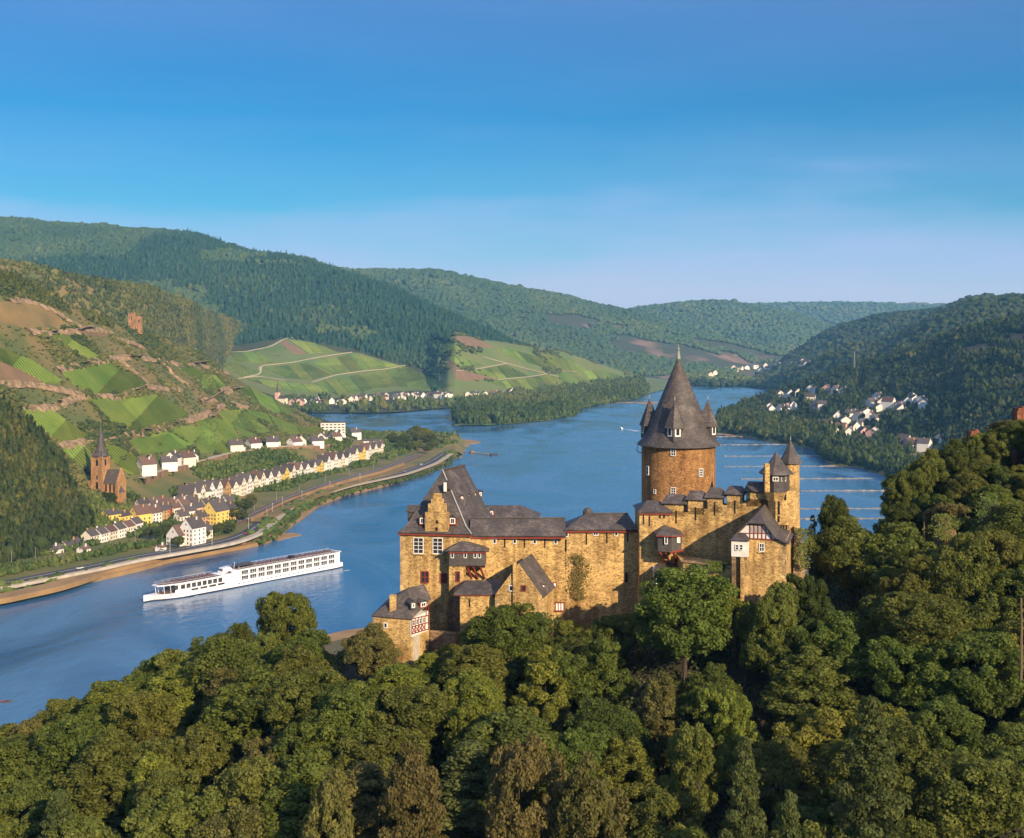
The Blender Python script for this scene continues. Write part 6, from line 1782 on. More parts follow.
for x, y, D, w, h, lab in ((945, 552, 173.0, 20, 66, 'red brown rock face showing between the trees beside the taller wooden post'), (993, 534, 173.0, 20, 70, 'red brown rock face high on the spur below the tallest stump'), (966, 562, 171, 24, 44, 'low rock step between the two red brown rock faces')):
    p = P(x, y, D); r_ = np.random.default_rng(int(x)); v, f = ico(3)
    v = v * (1 + .8 * fbm(v[:, 0] * 2.2 + 9 + x, v[:, 2] * 2.6 + v[:, 1] * 2.2, int(x), 6))[:, None]
    v = np.sign(v) * np.abs(v) ** .8 * np.array([w * D / F / 2, 2.4, h * D / F / 2])
    o = bpy.data.objects.new('rock_face', np_mesh('rock_face', v, f, 'rock')); COL.objects.link(o); o.location = p; tag(o, lab, 'rock')
for x, yt, yb_, D, lab in ((924, 521, 545, 172, 'tall bare wooden post beside the lower rock face on the spur'), (982, 496, 515, 172, 'short bare wooden post beside the upper rock face on the spur'), (1021, 598, 640, 135, 'thick bare reddish trunk at the picture edge below the spur')):
    p, b = P(x, yt, D), P(x, yb_ + 40, D); mb = MB()
    mb.tube([b, b.lerp(p, .6) + Vector((.05, 0, 0)), p], .2 if D > 140 else .18, 8, .12)
    o = mb.build('wooden_post', 'wood'); tag(o, lab, 'post', 'posts on the spur')
# undergrowth between the trunks
ux, uy = np.meshgrid(np.arange(-125, 135, 1.7), np.arange(96, 255, 1.7))
r_ = np.random.default_rng(4)
ux = (ux + r_.uniform(-.8, .8, ux.shape)).ravel(); uy = (uy + r_.uniform(-.8, .8, uy.shape)).ravel()
uz = near_z(ux, uy)
px_ = CX + F * ux / uy
fr_ = np.interp(ux, [-24, -20, -14, -6, 4, 18, 26, 36, 44, 47], [159, 162, 164, 165, 163, 169, 164, 157, 163, 165])
ok = (px_ > -80) & (px_ < 1140) & ~((uy > fr_) & (ux > -24) & (ux < 47) & (uy < 206)) & (uz > 30)
ux, uy, uz = ux[ok], uy[ok], uz[ok]
K = 30; n_ = len(ux)
d = r_.normal(size=(n_, K, 3)); d /= np.linalg.norm(d, axis=2)[..., None]; d[..., 2] = np.abs(d[..., 2])
sz = r_.uniform(.7, 1.7, n_)
p = np.stack([ux, uy, uz], -1)[:, None, :] + d * sz[:, None, None] * np.array([1.0, 1.0, 1.1]) * r_.uniform(.6, 1, (n_, K, 1))
p = p.reshape(-1, 3); nl = len(p)
nrm = d.reshape(-1, 3) + r_.normal(size=(nl, 3)) * .5
u = np.cross(nrm, r_.normal(size=(nl, 3))); u /= np.linalg.norm(u, axis=1)[:, None] + 1e-9
v = np.cross(nrm, u); v /= np.linalg.norm(v, axis=1)[:, None] + 1e-9
s = r_.uniform(.14, .30, nl)[:, None]
V = np.stack([p - u * s, p - v * s * .8, p + u * s, p + v * s * .8], 1).reshape(-1, 3)
tt = np.repeat(np.clip(np.repeat(r_.random(n_), K) * .6 + r_.random(nl) * .4, 0, 1), 4)
setting('undergrowth', np_mesh('undergrowth', V, np.arange(nl * 4).reshape(-1, 4), leaf_mat('undergrowth_leaf', (0.043, 0.065, 0.017), (0.123, 0.133, 0.032), rnd=0), tt), 'stuff')
print('trees', len(TREES))

# creepers on the castle walls
def creeper(x, y, wpx, hpx, D, n, m, lab, seed):
    r = np.random.default_rng(seed)
    c = P(x, y, D); k = D / F
    u = r.normal(size=n) * .33; w_ = r.uniform(-.5, .5, n)
    u = u * (1 - .5 * np.abs(w_)) + .12 * np.sin(w_ * 9)
    p = np.stack([u * wpx * k, -r.uniform(.02, .22, n), w_ * hpx * k], -1)
    nr = np.array([0, -1, .25]) + r.normal(size=(n, 3)) * .45; nr /= np.linalg.norm(nr, axis=1)[:, None]
    a = np.cross(nr, r.normal(size=(n, 3))); a /= np.linalg.norm(a, axis=1)[:, None]; b = np.cross(nr, a)
    s = r.uniform(.06, .15, (n, 1))
    V = np.stack([p - a * s, p - b * s, p + a * s, p + b * s], 1).reshape(-1, 3)
    o = bpy.data.objects.new('creeper', np_mesh('creeper', V, np.arange(n * 4).reshape(-1, 4), m, np.repeat(r.random(n), 4)))
    COL.objects.link(o); o.location = c; tag(o, lab, 'climbing plant')
creeper(579, 577, 15, 44, 173.8, 900, LEAF['russet'], 'reddish brown creeper thinning out over the long curtain wall', 1)
creeper(803, 548, 12, 40, 165.2, 700, LEAF['olive'], 'olive creeper running up the corner turret buttress', 2)
creeper(716, 566, 22, 10, 161.2, 500, LEAF['green'], 'green creeper hanging from the terrace wall coping', 3)
creeper(538, 622, 30, 20, 163.0, 900, LEAF['dark green'], 'dark creeper around the foot of the gabled annex', 4)
creeper(945, 527, 20, 26, 170.3, 700, LEAF['olive'], 'olive ivy hanging over the lower rock face beside the taller post', 5)
creeper(990, 508, 22, 30, 170.3, 700, LEAF['green'], 'green ivy hanging over the upper rock face below the tallest stump', 6)

# ------------------------------------------------------------------ houses
PAL = {'white': (0.80, 0.76, 0.68), 'cream': (0.80, 0.72, 0.56), 'yellow': (0.78, 0.56, 0.14), 'ochre': (0.50, 0.30, 0.12), 'pink': (0.66, 0.42, 0.34), 'red': (0.42, 0.05, 0.04), 'grey': (0.46, 0.44, 0.42)}
for k, c in PAL.items():
    M['plaster_' + k] = mat('plaster_' + k, c, tuple(q * .86 for q in c), .5, .9, rnd=.08)
M['tile_dark'] = mat('dark_roof_tile', (0.060, 0.050, 0.048), (0.095, 0.078, 0.070), 1.2, .8, rnd=.25)
M['tile_brown'] = mat('brown_roof_tile', (0.15, 0.085, 0.06), (0.10, 0.06, 0.045), 1.2, .8, rnd=.2)
M['house_window'] = mat('house_window', (0.035, 0.04, 0.045), (0.06, 0.06, 0.06), 1, .25)
M['door_wood'] = mat('door_wood', (0.12, 0.06, 0.03), None, 2, .7)
def house_proto(w, l, h, r, col, roof='tile_dark', detail=2):
    """gable towards -Y; w across the gable, l deep, h to the eaves, r roof rise"""
    root = thing('house', None, None)
    mb = MB(); a = w / 2
    fr = [Vector((-a, 0, -4)), Vector((a, 0, -4)), Vector((a, 0, h)), Vector((0, 0, h + r)), Vector((-a, 0, h))]
    bk_2 = [p + Vector((0, l, 0)) for p in fr]
    mb.add(fr + bk_2, [(0, 1, 2, 3, 4), (9, 8, 7, 6, 5)] + [((k + 1) % 5, k, 5 + k, 5 + (k + 1) % 5) for k in range(5)])
    mb.build('wall', 'plaster_' + col, root)
    mb = MB()
    for s in (1, -1):
        e = Vector((s * (a + .45), -.35, h - .45 * r / a)); t = Vector((0, -.35, h + r + .03)); d = Vector((0, l + .7, 0))
        f = [e, e + d, t + d, t]
        f = [p + Vector((0, 0, .22)) for p in f]
        mb.slab(f if s > 0 else f[::-1], .22)
    rf = mb.build('roof', roof, root)
    mb = MB(); mb.box((a * .35, l * .6, h + r * .75 + .9), (.8, .8, 2.2)); sub(mb, 'chimney', 'plaster_ochre' if col != 'white' else 'plaster_white', rf)
    if detail:
        n = max(2, int(w / 2.8))
        for fl in range(int(h // 2.8)):
            for k in range(n):
                x = -a + w * (k + .5) / n; z = 1.6 + fl * 2.8
                if fl == 0 and k == n - 1:
                    mb = MB(); mb.box((x, -.03, .9), (1.0, .1, 2.1)); mb.build('door', 'door_wood', root); continue
                mb = MB(); mb.box((x, -.03, z), (1.05, .1, 1.45)); mb.build('window', 'house_window', root)
        mb = MB(); mb.box((0, -.03, h + r * .35), (.95, .1, 1.2)); mb.build('window', 'house_window', root)
        if detail > 1:
            for s in (1, -1):
                for fl in range(int(h // 2.8)):
                    for k in range(3):
                        mb = MB(); mb.box((s * (a + .02), l * (k + .5) / 3, 1.6 + fl * 2.8), (.1, 1.1, 1.4)); mb.build('window', 'house_window', root)
    return root
PROTO, USED = {}, set()
def house(key, loc, rz, label, group, s=(1, 1, 1)):
    w, l, h, r, col, roof, det = key
    if key not in PROTO: PROTO[key] = house_proto(*key)
    o = PROTO[key] if key not in USED else copy_tree(PROTO[key])
    if key in USED:
        pass
    USED.add(key)
    o.location = loc; o.rotation_euler = (0, 0, rz); o.scale = s
    tag(o, label, 'house', group)
    return o
def facing(n):        # turn so that the gable looks along n
    return math.atan2(n[0], -n[1])
def ground_at(x, y, only=None):
    h = hit(x, y, only)
    return h
UNIQ = defaultdict(int)
# the white gabled row along the railway
ROW = [(195, 507.5, 'cream'), (203, 504, 'cream'), (212, 501.5, 'white'), (220, 500, 'white'), (228, 499, 'ochre'), (236, 497.5, 'cream'), (244, 495.5, 'cream'), (250, 493, 'white'), (256, 491.2, 'cream'), (263.5, 489.3, 'cream'), (271, 487.6, 'white'), (279, 485.2, 'cream'),
       (287, 483, 'yellow'), (294, 481.2, 'cream'), (301, 479, 'white'), (308, 477.6, 'white'), (315, 475.6, 'cream'), (322, 473.4, 'yellow'), (329, 471.4, 'white'), (336, 469.5, 'white'), (343, 467.2, 'cream'), (350, 464.8, 'white'), (357, 462.6, 'cream'), (364, 461, 'yellow'), (370, 459, 'white'), (376, 457.2, 'cream'), (382, 455.4, 'cream')]
pts_row = [hit(x, y, ['A']) for x, y, c in ROW]
cnt = defaultdict(int)
for i, (x, y, c) in enumerate(ROW):
    p = pts_row[i]; t = pts_row[min(i + 1, len(ROW) - 1)] - pts_row[max(i - 1, 0)]
    n = Vector((t.y, -t.x, 0)).normalized()
    step = (pts_row[min(i + 1, len(ROW) - 1)] - pts_row[max(i - 1, 0)]).length / 2
    key = [(8.6, 11.5, 8.6, 5.2, c, 'tile_dark', 1), (8.6, 11.5, 8.6, 5.2, c, 'tile_brown', 1)][(i * 7) % 5 == 3]
    house(key, p, facing(n) + rng.uniform(-.06, .06), f'{ordn(cnt[c])} {c} gabled house of the railway row, counting from the church', 'gabled houses in the long row by the railway', (min(1.3, step / 9.0), 1.1, rng.uniform(1.02, 1.3)))
    cnt[c] += 1
# second line of roofs behind the row
for i, (x, y, c) in enumerate([(214, 494, 'grey'), (222, 491.5, 'cream'), (231, 490, 'pink'), (240, 488, 'cream'), (206, 496.5, 'white'), (198, 499.5, 'cream'), (330, 462, 'cream'), (352, 456, 'grey'), (366, 452, 'white'), (376, 449.5, 'cream')]):
    p = hit(x, y, ['A']); 
    house((9.5, 10, 6.4, 4.6, c, 'tile_dark', 1), p, R(-35) + rng.uniform(-.2, .2), f'{ordn(i)} house behind the railway row, {c} walled, counting from the church', 'houses behind the long row')
# village under the church
OLD = [(97, 543.4, 'cream', 9, 6, 'first cream house of the low terrace under the church'), (106, 541.2, 'white', 9, 6, 'white house in the low terrace under the church, second from the wood'), (115, 539, 'cream', 9, 6, 'cream house at the middle of the low terrace under the church'),
       (124, 537, 'white', 9, 6.5, 'white house with a tall chimney in the low terrace under the church'), (133, 534.6, 'cream', 9, 6.5, 'cream house near the upper end of the low terrace under the church'), (141, 532, 'white', 9, 7, 'white house ending the low terrace under the church'),
       (104, 519.5, 'yellow', 10, 3.4, 'low yellow house just below the church chapel tower'), (116, 521, 'yellow', 10, 3.4, 'second low yellow house below the church, beside the tall yellow gable'), (133, 525, 'yellow', 11, 8, 'tall yellow gabled house at the centre of the old village'),
       (148, 525, 'white', 9, 9, 'tall white house beside the tall yellow gable of the old village'), (156, 522.5, 'ochre', 9, 9, 'ochre house left unpainted between the white house and the red front'), (163.5, 520, 'red', 6, 9, 'narrow house with a bright red front in the old village'),
       (170, 517, 'cream', 8, 7, 'cream house behind the red fronted house'), (178, 513.5, 'white', 9, 7, 'white house uphill of the red fronted house'), (187, 511, 'cream', 9, 7, 'cream house where the old village meets the long row'),
       (146, 513, 'grey', 9, 6, 'grey house tucked behind the tall yellow gable'), (155, 511, 'cream', 9, 6, 'cream house behind the red front, under the chapel tower'), (137, 511.5, 'cream', 8, 5, 'small cream house uphill of the tall yellow gable'),
       (209, 524.5, 'yellow', 14, 10, 'large bright yellow house above the riverside gardens'), (222, 522.5, 'ochre', 11, 9, 'ochre house joined to the large bright yellow house'), (192, 516.5, 'pink', 9, 7, 'pinkish house behind the large bright yellow house'),
       (173, 545.5, 'white', 12, 7, 'broad white villa wing standing over the river road'), (186, 545.5, 'white', 12, 12, 'tall white villa with a stepped front over the river road'), (197, 539.5, 'cream', 10, 6, 'cream house beside the tall white villa'),
       (168, 511.5, 'white', 8, 6, 'white house uphill of the red front, beside the chapel tower gardens'), (176, 508.8, 'cream', 8, 6, 'cream house on the lane between chapel tower and railway row'), (184.5, 506, 'ochre', 8, 6, 'ochre house on the lane above the old village'),
       (193, 503, 'white', 8, 6, 'white house on the lane just above the railway row end'), (202, 514, 'cream', 9, 7, 'cream house right behind the large bright yellow house'), (184, 520, 'white', 8, 7, 'white house between the pinkish house and the red front'),
       (177, 524, 'cream', 8, 6, 'cream house below the red front, above the white villa'), (196, 525, 'ochre', 8, 6, 'ochre house between the white villa and the yellow house'), (214, 511, 'white', 8, 6, 'white house behind the ochre house next to the yellow one'), (224, 508, 'cream', 8, 6, 'cream house at the river side of the railway row start'), (150, 517, 'white', 8, 7, 'white house behind the tall yellow gable, below the chapel tower'),
       (62, 549.5, 'cream', 12, 2.8, 'long low cream shed by the railway, under the wood'), (46, 553.5, 'white', 9, 2.4, 'small white hut by the railway, farthest out under the wood'), (80, 553, 'white', 6, 2.4, 'small white shed among the bushes by the railway'), (158, 551.5, 'white', 5, 2.6, 'tiny white hut by the river road near the villa'),
       (31, 449.5, 'white', 9, 3.5, 'lone white house in the wood above the church')]
for x, y, c, w, h, lab in OLD:
    p = hit(x, y, ['A'])
    rzz = R(22) if 90 < x < 145 and y > 528 else R(-30) + rng.uniform(-.15, .15)
    roof = 'tile_brown' if (x * 7) % 5 < 1.2 else 'tile_dark'
    if 90 < x < 145 and y > 528:   # terrace: eaves to the river
        t = hit(x + 6, y - 1.6, ['A']) - p; rzz = math.atan2(t.y, t.x) + math.pi / 2
        house((8.4, 8.6, float(h), 3.6, c, roof, 2), p + Vector((-3, 3, 0)), rzz, lab, 'houses of the old village')
    else:
        house((float(w), float(w) * 1.1, float(h), w * (.55 if h > 4 else .3), c, roof, 2), p, rzz, lab, 'houses of the old village')
# houses along the hillside road
HILLH = [(139, 471, 'white'), (149, 469.5, 'cream'), (161, 467, 'white'), (170, 464.5, 'white'), (180, 463, 'cream'), (192, 461.5, 'white'), (229, 450, 'cream'), (239, 452, 'white'), (248, 448, 'white'), (257, 448.5, 'cream'), (266, 446.5, 'white'), (275, 446.5, 'cream'),
         (290, 446.5, 'white'), (301, 446, 'cream'), (311, 445, 'white'), (321, 441.5, 'white'), (330, 440.5, 'cream'), (341, 439, 'white'), (350, 436.5, 'white')]
for i, (x, y, c) in enumerate(HILLH):
    p = hit(x, y, ['A'])
    house((11.5, 13.0, 5.0, 4.8, c, 'tile_dark' if i % 4 else 'tile_brown', 1), p, R([-40, 20, -65, 5][i % 4]) + rng.uniform(-.2, .2), f'{ordn(i)} house along the hillside road, {c} walled, counting from the church', 'houses by the hillside road', (1, 1, rng.uniform(.9, 1.15)))
# the farther villages: walls, roofs and chimneys only, a few pixels each
def far_village(name, lst, only, group, cols, size, hgt, seed):
    r_ = random.Random(seed)
    lst = sorted(lst)
    cn = defaultdict(int)
    for i, (x, y) in enumerate(lst):
        p = hit(x, y, only)
        if p is None: continue
        c = cols[r_.randrange(len(cols))]
        key = (size, size * 1.15, hgt, size * .42, c, 'tile_dark' if r_.random() < .75 else 'tile_brown', 0)
        rf = 'dark' if key[5] == 'tile_dark' else 'brown'
        house(key, p, R(r_.uniform(-75, 75)), f'{ordn(cn[(c, rf)])} {c} house with a {rf} roof {name}', group, (r_.uniform(.8, 1.35), r_.uniform(.8, 1.3), r_.uniform(.85, 1.2)))
        cn[(c, rf)] += 1
far_village('under the far vineyards, from the spire onward', LOR, ['C', 'E'], 'houses of the village below the far vineyards', ['white', 'white', 'cream', 'white', 'pink'], 13.0, 7.0, 5)
far_village('behind the wooded headland, counting from its point', HEADL, ['E', 'C'], 'houses behind the wooded headland', ['white', 'cream', 'white'], 13.0, 7.0, 6)
far_village('on the slope across the river, from the keep', RV, ['D'], 'houses on the wooded slope across the river', ['white', 'white', 'white', 'cream', 'white', 'white', 'pink'], 13.0, 7.0, 7)
far_village('at the far river bend, from the keep', BEND, ['T', 'F', 'L', 'R2', 'R3'], 'houses of the town at the far bend', ['white', 'white', 'cream'], 17.0, 10.0, 8)
# pale apartment block by the harbour
p = hit(333, 433.5, ['A']); ab_ = thing('apartment_block', 'long pale apartment block with dark balcony rows by the quiet harbour water', 'apartment block', p, R(8))
mb = MB(); mb.box((0, 5, 3), (30, 10, 20)); mb.build('wall', 'plaster_white', ab_)
for fl in range(4):
    for k in range(6):
        mb = MB(); mb.box((-12.2 + k * 4.9, -.05, 1.2 + fl * 3.2), (3.4, .25, 1.4)); mb.build('window', 'house_window', ab_)
mb = MB(); mb.box((0, 5, 13.4), (30.8, 10.8, .7)); mb.build('roof', 'tile_dark', ab_)
p = hit(372, 444.5, ['A']); lb = thing('long_hall', 'long low white hall with a grey roof between the row and the wooded spit', 'hall', p, R(12))
mb = MB(); mb.box((0, 5, 1), (24, 9, 7)); mb.build('wall', 'plaster_white', lb)
mb = MB(); mb.slab([Vector((-12.5, -.2, 4.4)), Vector((12.5, -.2, 4.4)), Vector((12.5, 5, 6.6)), Vector((-12.5, 5, 6.6))], .2); mb.slab([Vector((12.5, 10.2, 4.4)), Vector((-12.5, 10.2, 4.4)), Vector((-12.5, 5, 6.6)), Vector((12.5, 5, 6.6))], .2); mb.build('roof', 'tile_dark', lb)

# ------------------------------------------------------------------ church on its terrace
M['sandstone'] = stone_mat('red_sandstone', [(0.50, 0.29, 0.125), (0.43, 0.245, 0.105), (0.36, 0.20, 0.085), (0.26, 0.145, 0.07)], 1.2, (.75, .7, .68))
p = hit(97, 494.5, ['A']); CHZ = p.z
ch = thing('church', 'red sandstone church with a slender dark spire, standing above the old village', 'church', (p.x, p.y, p.z), R(-18))
s_ = p.y / F
TW = 8.6; TH = 28.5
mb = MB(); mb.box((0, TW / 2, TH / 2 - 3), (TW, TW, TH + 6)); tow = mb.build('tower', 'sandstone', ch)
for s in (-1, 1):
    for q in (0, 1):
        mb = MB(); mb.box((s * (TW / 2 + .1), TW * q, TH / 2 - 3), (1.2, 1.2, TH + 5)); mb.build('buttress', 'sandstone', ch)
def arch_win(c, ax, w, h, root):
    mb = MB(); n = 8; pts = []
    for k in range(n + 1):
        a = math.pi * k / n; pts.append((math.cos(a) * w / 2, h * .5 + math.sin(a) * w * .75))
    pts = [(w / 2, -h / 2)] + pts + [(-w / 2, -h / 2)]
    if ax == 'y': mb.add([(c[0] + u, c[1], c[2] + z) for u, z in pts], [tuple(range(len(pts)))])
    else: mb.add([(c[0], c[1] + u, c[2] + z) for u, z in pts], [tuple(range(len(pts)))])
    return mb.build('window', 'dark_slit', root)
for z, w, h in ((23.2, 2.0, 3.4), (12.5, 1.2, 2.6), (6.0, 2.0, 4.0)):
    arch_win((0, -.03, z), 'y', w, h, ch); arch_win((TW / 2 + .03, TW / 2, z), 'x', w, h, ch)
for z in (9.5, 18.5, 27.5):
    mb = MB(); mb.box((0, TW / 2, z), (TW + .5, TW + .5, .45)); mb.build('string_course', 'sandstone', ch)
mb = MB(); mb.revolve((0, TW / 2), [(TW * .72, TH + .1), (TW * .5, TH + 2.6), (TW * .33, TH + 6.5), (TW * .2, TH + 14), (.12, TH + 25)], 8, R(22.5)); sp_ = mb.build('spire', 'slate', ch)
mb = MB(); mb.tube([(0, TW / 2, TH + 24.5), (0, TW / 2, TH + 27.5)], .16, 5); mb.box((0, TW / 2, TH + 26.5), (1.1, .15, .2)); sub(mb, 'cross', 'metal', sp_)
for s in (-1, 1):
    mb = MB(); mb.revolve((s * TW * .42, .6), [(1.0, TH), (1.0, TH + 1.6), (.05, TH + 5.5)], 6); sub(mb, 'pinnacle', 'slate', sp_)
NL, NW, NH = 11.5, 9.5, 9.0
mb = MB(); y0 = 2.0
fr = [Vector((TW / 2, y0, -5)), Vector((TW / 2, y0 + NW, -5)), Vector((TW / 2, y0 + NW, NH)), Vector((TW / 2, y0 + NW / 2, NH + 9.2)), Vector((TW / 2, y0, NH))]
b_2 = [q + Vector((NL, 0, 0)) for q in fr]
mb.add(fr + b_2, [(4, 3, 2, 1, 0), (5, 6, 7, 8, 9)] + [(k, (k + 1) % 5, 5 + (k + 1) % 5, 5 + k) for k in range(5)]); mb.build('nave', 'sandstone', ch)
mb = MB()
for s in (-1, 1):
    e = Vector((TW / 2 - .1, y0 + NW / 2 + s * (NW / 2 + .5), NH - .7)); t = Vector((TW / 2 - .1, y0 + NW / 2, NH + 9.5)); d = Vector((NL - .3, 0, 0))
    f = [e, e + d, t + d, t]; mb.slab(f if s < 0 else f[::-1], .25)
mb.build('roof', 'slate', ch)
mb = MB(); x1 = TW / 2 + NL
mb.add([Vector((x1, y0 - .7, -5)), Vector((x1, y0 + NW + .7, -5)), Vector((x1, y0 + NW + .7, NH + .6)), Vector((x1, y0 + NW / 2, NH + 11)), Vector((x1, y0 - .7, NH + .6))] + [Vector((x1 + 1.3, y0 - .7, -5)), Vector((x1 + 1.3, y0 + NW + .7, -5)), Vector((x1 + 1.3, y0 + NW + .7, NH + .6)), Vector((x1 + 1.3, y0 + NW / 2, NH + 11)), Vector((x1 + 1.3, y0 - .7, NH + .6))],
       [(4, 3, 2, 1, 0), (5, 6, 7, 8, 9)] + [(k, (k + 1) % 5, 5 + (k + 1) % 5, 5 + k) for k in range(5)]); mb.build('end_gable', 'sandstone', ch)
for k in range(3):
    arch_win((TW / 2 + 2.2 + k * 3.6, y0 - .03, 4.6), 'y', 1.5, 4.6, ch)
    mb = MB(); mb.box((TW / 2 + .4 + k * 3.6, y0 - .5, 1), (.8, 1.0, 12)); mb.build('buttress', 'sandstone', ch)
mb = MB(); mb.box((-TW / 2 - 2, 3.5, 3), (4, 6, 14)); mb.build('stair_annex', 'sandstone', ch)
p = hit(119.5, 506, ['A']); cp = thing('chapel_tower', 'small stone chapel tower with a dark cap just below the church nave', 'tower', p, R(-15))
mb = MB(); mb.box((0, 2.2, 3), (4.4, 4.4, 15)); mb.build('wall', 'sandstone', cp)
mb = MB(); mb.revolve((0, 2.2), [(3.3, 10.4), (2.2, 11.6), (.05, 15)], 6); mb.build('roof', 'slate', cp)
mb = MB(); mb.hexa([(2, 0, -6), (7.5, .4, -6), (7.5, 3, -6), (2, 3, -6)], [(2, .5, 5), (2.6, .6, 5), (2.6, 2.6, 5), (2, 2.6, 5)]); mb.build('buttress', 'old_stone', cp)

# ruined keep on the hill edge
p = P(134.5, 327, 1275); rk_ = thing('ruined_castle', 'square reddish castle ruin on the ridge above the vineyards', 'ruin', p, R(18))
M['ruin_stone'] = stone_mat('ruin_stone', [(0.38, 0.22, 0.12), (0.32, 0.185, 0.10), (0.26, 0.15, 0.085), (0.18, 0.105, 0.06)], 1.0)
mb = MB(); mb.box((-2.8, 3, 4), (7.6, 9, 20)); mb.build('tower', 'ruin_stone', rk_)
mb = MB(); mb.box((4.6, 3, 2), (6.6, 8, 19)); mb.build('shield_wall', 'ruin_stone', rk_)
for x in (-5.6, -2.8, 0): mb = MB(); mb.box((x, -1, 14.6), (1.5, 1, 1.4)); mb.build('merlon', 'ruin_stone', rk_)
for x, z in ((-3, 9), (4.4, 6)): mb = MB(); mb.box((x, -1.55, z), (1, .2, 2)); mb.build('window', 'dark_slit', rk_)
# village church with a needle spire below the far vineyards
p = hit(276.5, 404, ['C']); vc = thing('village_church', 'pale village church with a needle spire below the far vineyards', 'church', p, R(-20))
mb = MB(); mb.box((0, 4, 10), (8, 8, 28)); mb.build('tower', 'plaster_pink', vc)
mb = MB(); mb.revolve((0, 4), [(5, 24), (3, 27), (.1, 46)], 8); mb.build('spire', 'slate', vc)
mb = MB(); mb.box((12, 5, 4), (17, 11, 16)); mb.build('nave', 'plaster_cream', vc)
mb = MB(); mb.slab([Vector((3.5, -1, 11.5)), Vector((21, -1, 11.5)), Vector((21, 5, 18)), Vector((3.5, 5, 18))], .3); mb.slab([Vector((21, 11, 11.5)), Vector((3.5, 11, 11.5)), Vector((3.5, 5, 18)), Vector((21, 5, 18))], .3); mb.build('roof', 'tile_dark', vc)
# lattice mast on the wooded slope
p = hit(854.5, 374.0, ['D']); ms_ = thing('radio_mast', 'thin pale lattice radio mast on the wooded slope across the river', 'mast', p)
for k in range(3):
    a = 2.1 * k; mb = MB(); mb.tube([(math.cos(a) * 2.2, math.sin(a) * 2.2, -2), (math.cos(a) * .25, math.sin(a) * .25, 42)], .38, 4); mb.build('leg', 'metal', ms_)
for z in range(4, 40, 5):
    q = 2.2 * (1 - z / 48); mb = MB(); tri = [(math.cos(2.1 * k) * q, math.sin(2.1 * k) * q, z) for k in range(3)]; mb.tube(tri + [tri[0]], .16, 4); mb.build('brace', 'metal', ms_)

# ------------------------------------------------------------------ the river cruise ship
bow_w, st_w = onz(143.5, 602.5, 0), onz(338, 566, 0)
hd = (bow_w - st_w); LEN = hd.length; hd.normalize()
mid = (bow_w + st_w) / 2
M['ship_white'] = mat('ship_white', (0.82, 0.81, 0.79), (0.76, 0.75, 0.73), .3, .35, spec=.5)
M['ship_dark'] = mat('ship_boot_stripe', (0.03, 0.025, 0.045), None, 1, .4)
M['deck'] = mat('teak_deck', (0.13, 0.075, 0.06), (0.20, 0.13, 0.10), .6, .8, detail=8)
M['cabin_glass'] = mat('cabin_glass', (0.022, 0.022, 0.02), (0.085, 0.075, 0.055), .9, .12, spec=.6, lo=.4, hi=.6)
M['deck_seat'] = mat('deck_seat', (0.10, 0.035, 0.045), (0.20, 0.16, 0.14), 1.5, .8)
sh = thing('cruise_ship', 'long white river cruise ship with two rows of cabin windows and a brown sun deck', 'ship', (mid.x, mid.y, 0), math.atan2(hd.y, hd.x))
HB_ = 5.9
X0, X1 = -LEN / 2, LEN / 2
def beam_at(x, z):
    u = (x - X0) / (X1 - X0)
    rake = 1 - .045 * (1 - min(1, max(0, z) / 3.2))
    if u > rake: return 0.05
    if u < .04: return HB_ * (.80 + 5 * u)
    k = (u - .84) / (rake - .84)
    return HB_ if k <= 0 else HB_ * max(.01, (1 - k ** 1.6))
def loft(x0, x1, z0, z1, n=60, inset=0.0, zf=None):
    mb = MB(); xs = list(np.linspace(x0, x1, n)); ring = []
    for x in xs:
        zt_ = z1 if zf is None else zf(x)
        b0, b1 = max(.03, beam_at(x, z0) - inset), max(.03, beam_at(x, zt_) - inset)
        ring.append([(x, -b0, z0), (x, b0, z0), (x, b1, zt_), (x, -b1, zt_)])
    for r_ in ring: mb.v += r_
    for i in range(n - 1):
        for k in range(4): mb.f.append((i * 4 + k, i * 4 + (k + 1) % 4, (i + 1) * 4 + (k + 1) % 4, (i + 1) * 4 + k))
    mb.f.append((3, 2, 1, 0)); j = (n - 1) * 4; mb.f.append((j, j + 1, j + 2, j + 3))
    return mb
loft(X0, X1, .55, 3.1, 70, zf=lambda x: 3.1 + 1.0 * max(0, (x - X1 + 22) / 22) ** 2).build('hull', 'ship_white', sh)
loft(X0, X1, -1.0, .55, 70, .02).build('boot_stripe', 'ship_dark', sh)
XA = X0 + LEN * .60        # cabins aft of this, lounges forward
loft(X0 + 3, XA, 3.1, 10.0, 30, .12).build('cabin_deck', 'ship_white', sh)
loft(XA, X1 - 17, 3.1, 7.9, 24, .35).build('lounge_deck', 'ship_white', sh)
o = loft(XA - 4, X1 - 7, 7.9, 8.5, 30, -.05).build('lounge_roof', 'ship_white', sh)
sub(loft(XA + 9, X1 - 9, 8.5, 8.56, 24, .6), 'deck_planking', 'deck', o)
o = loft(X0 + 1.5, XA + 2, 10.0, 10.3, 24, -.1).build('sun_deck', 'ship_white', sh)
sub(loft(X0 + 3, XA - 3, 10.3, 10.36, 24, .3), 'deck_planking', 'deck', o)
mb = loft(X1 - 17, X1 - 8, 3.3, 3.42, 10, .3); mb.build('bow_deck', 'deck', sh)
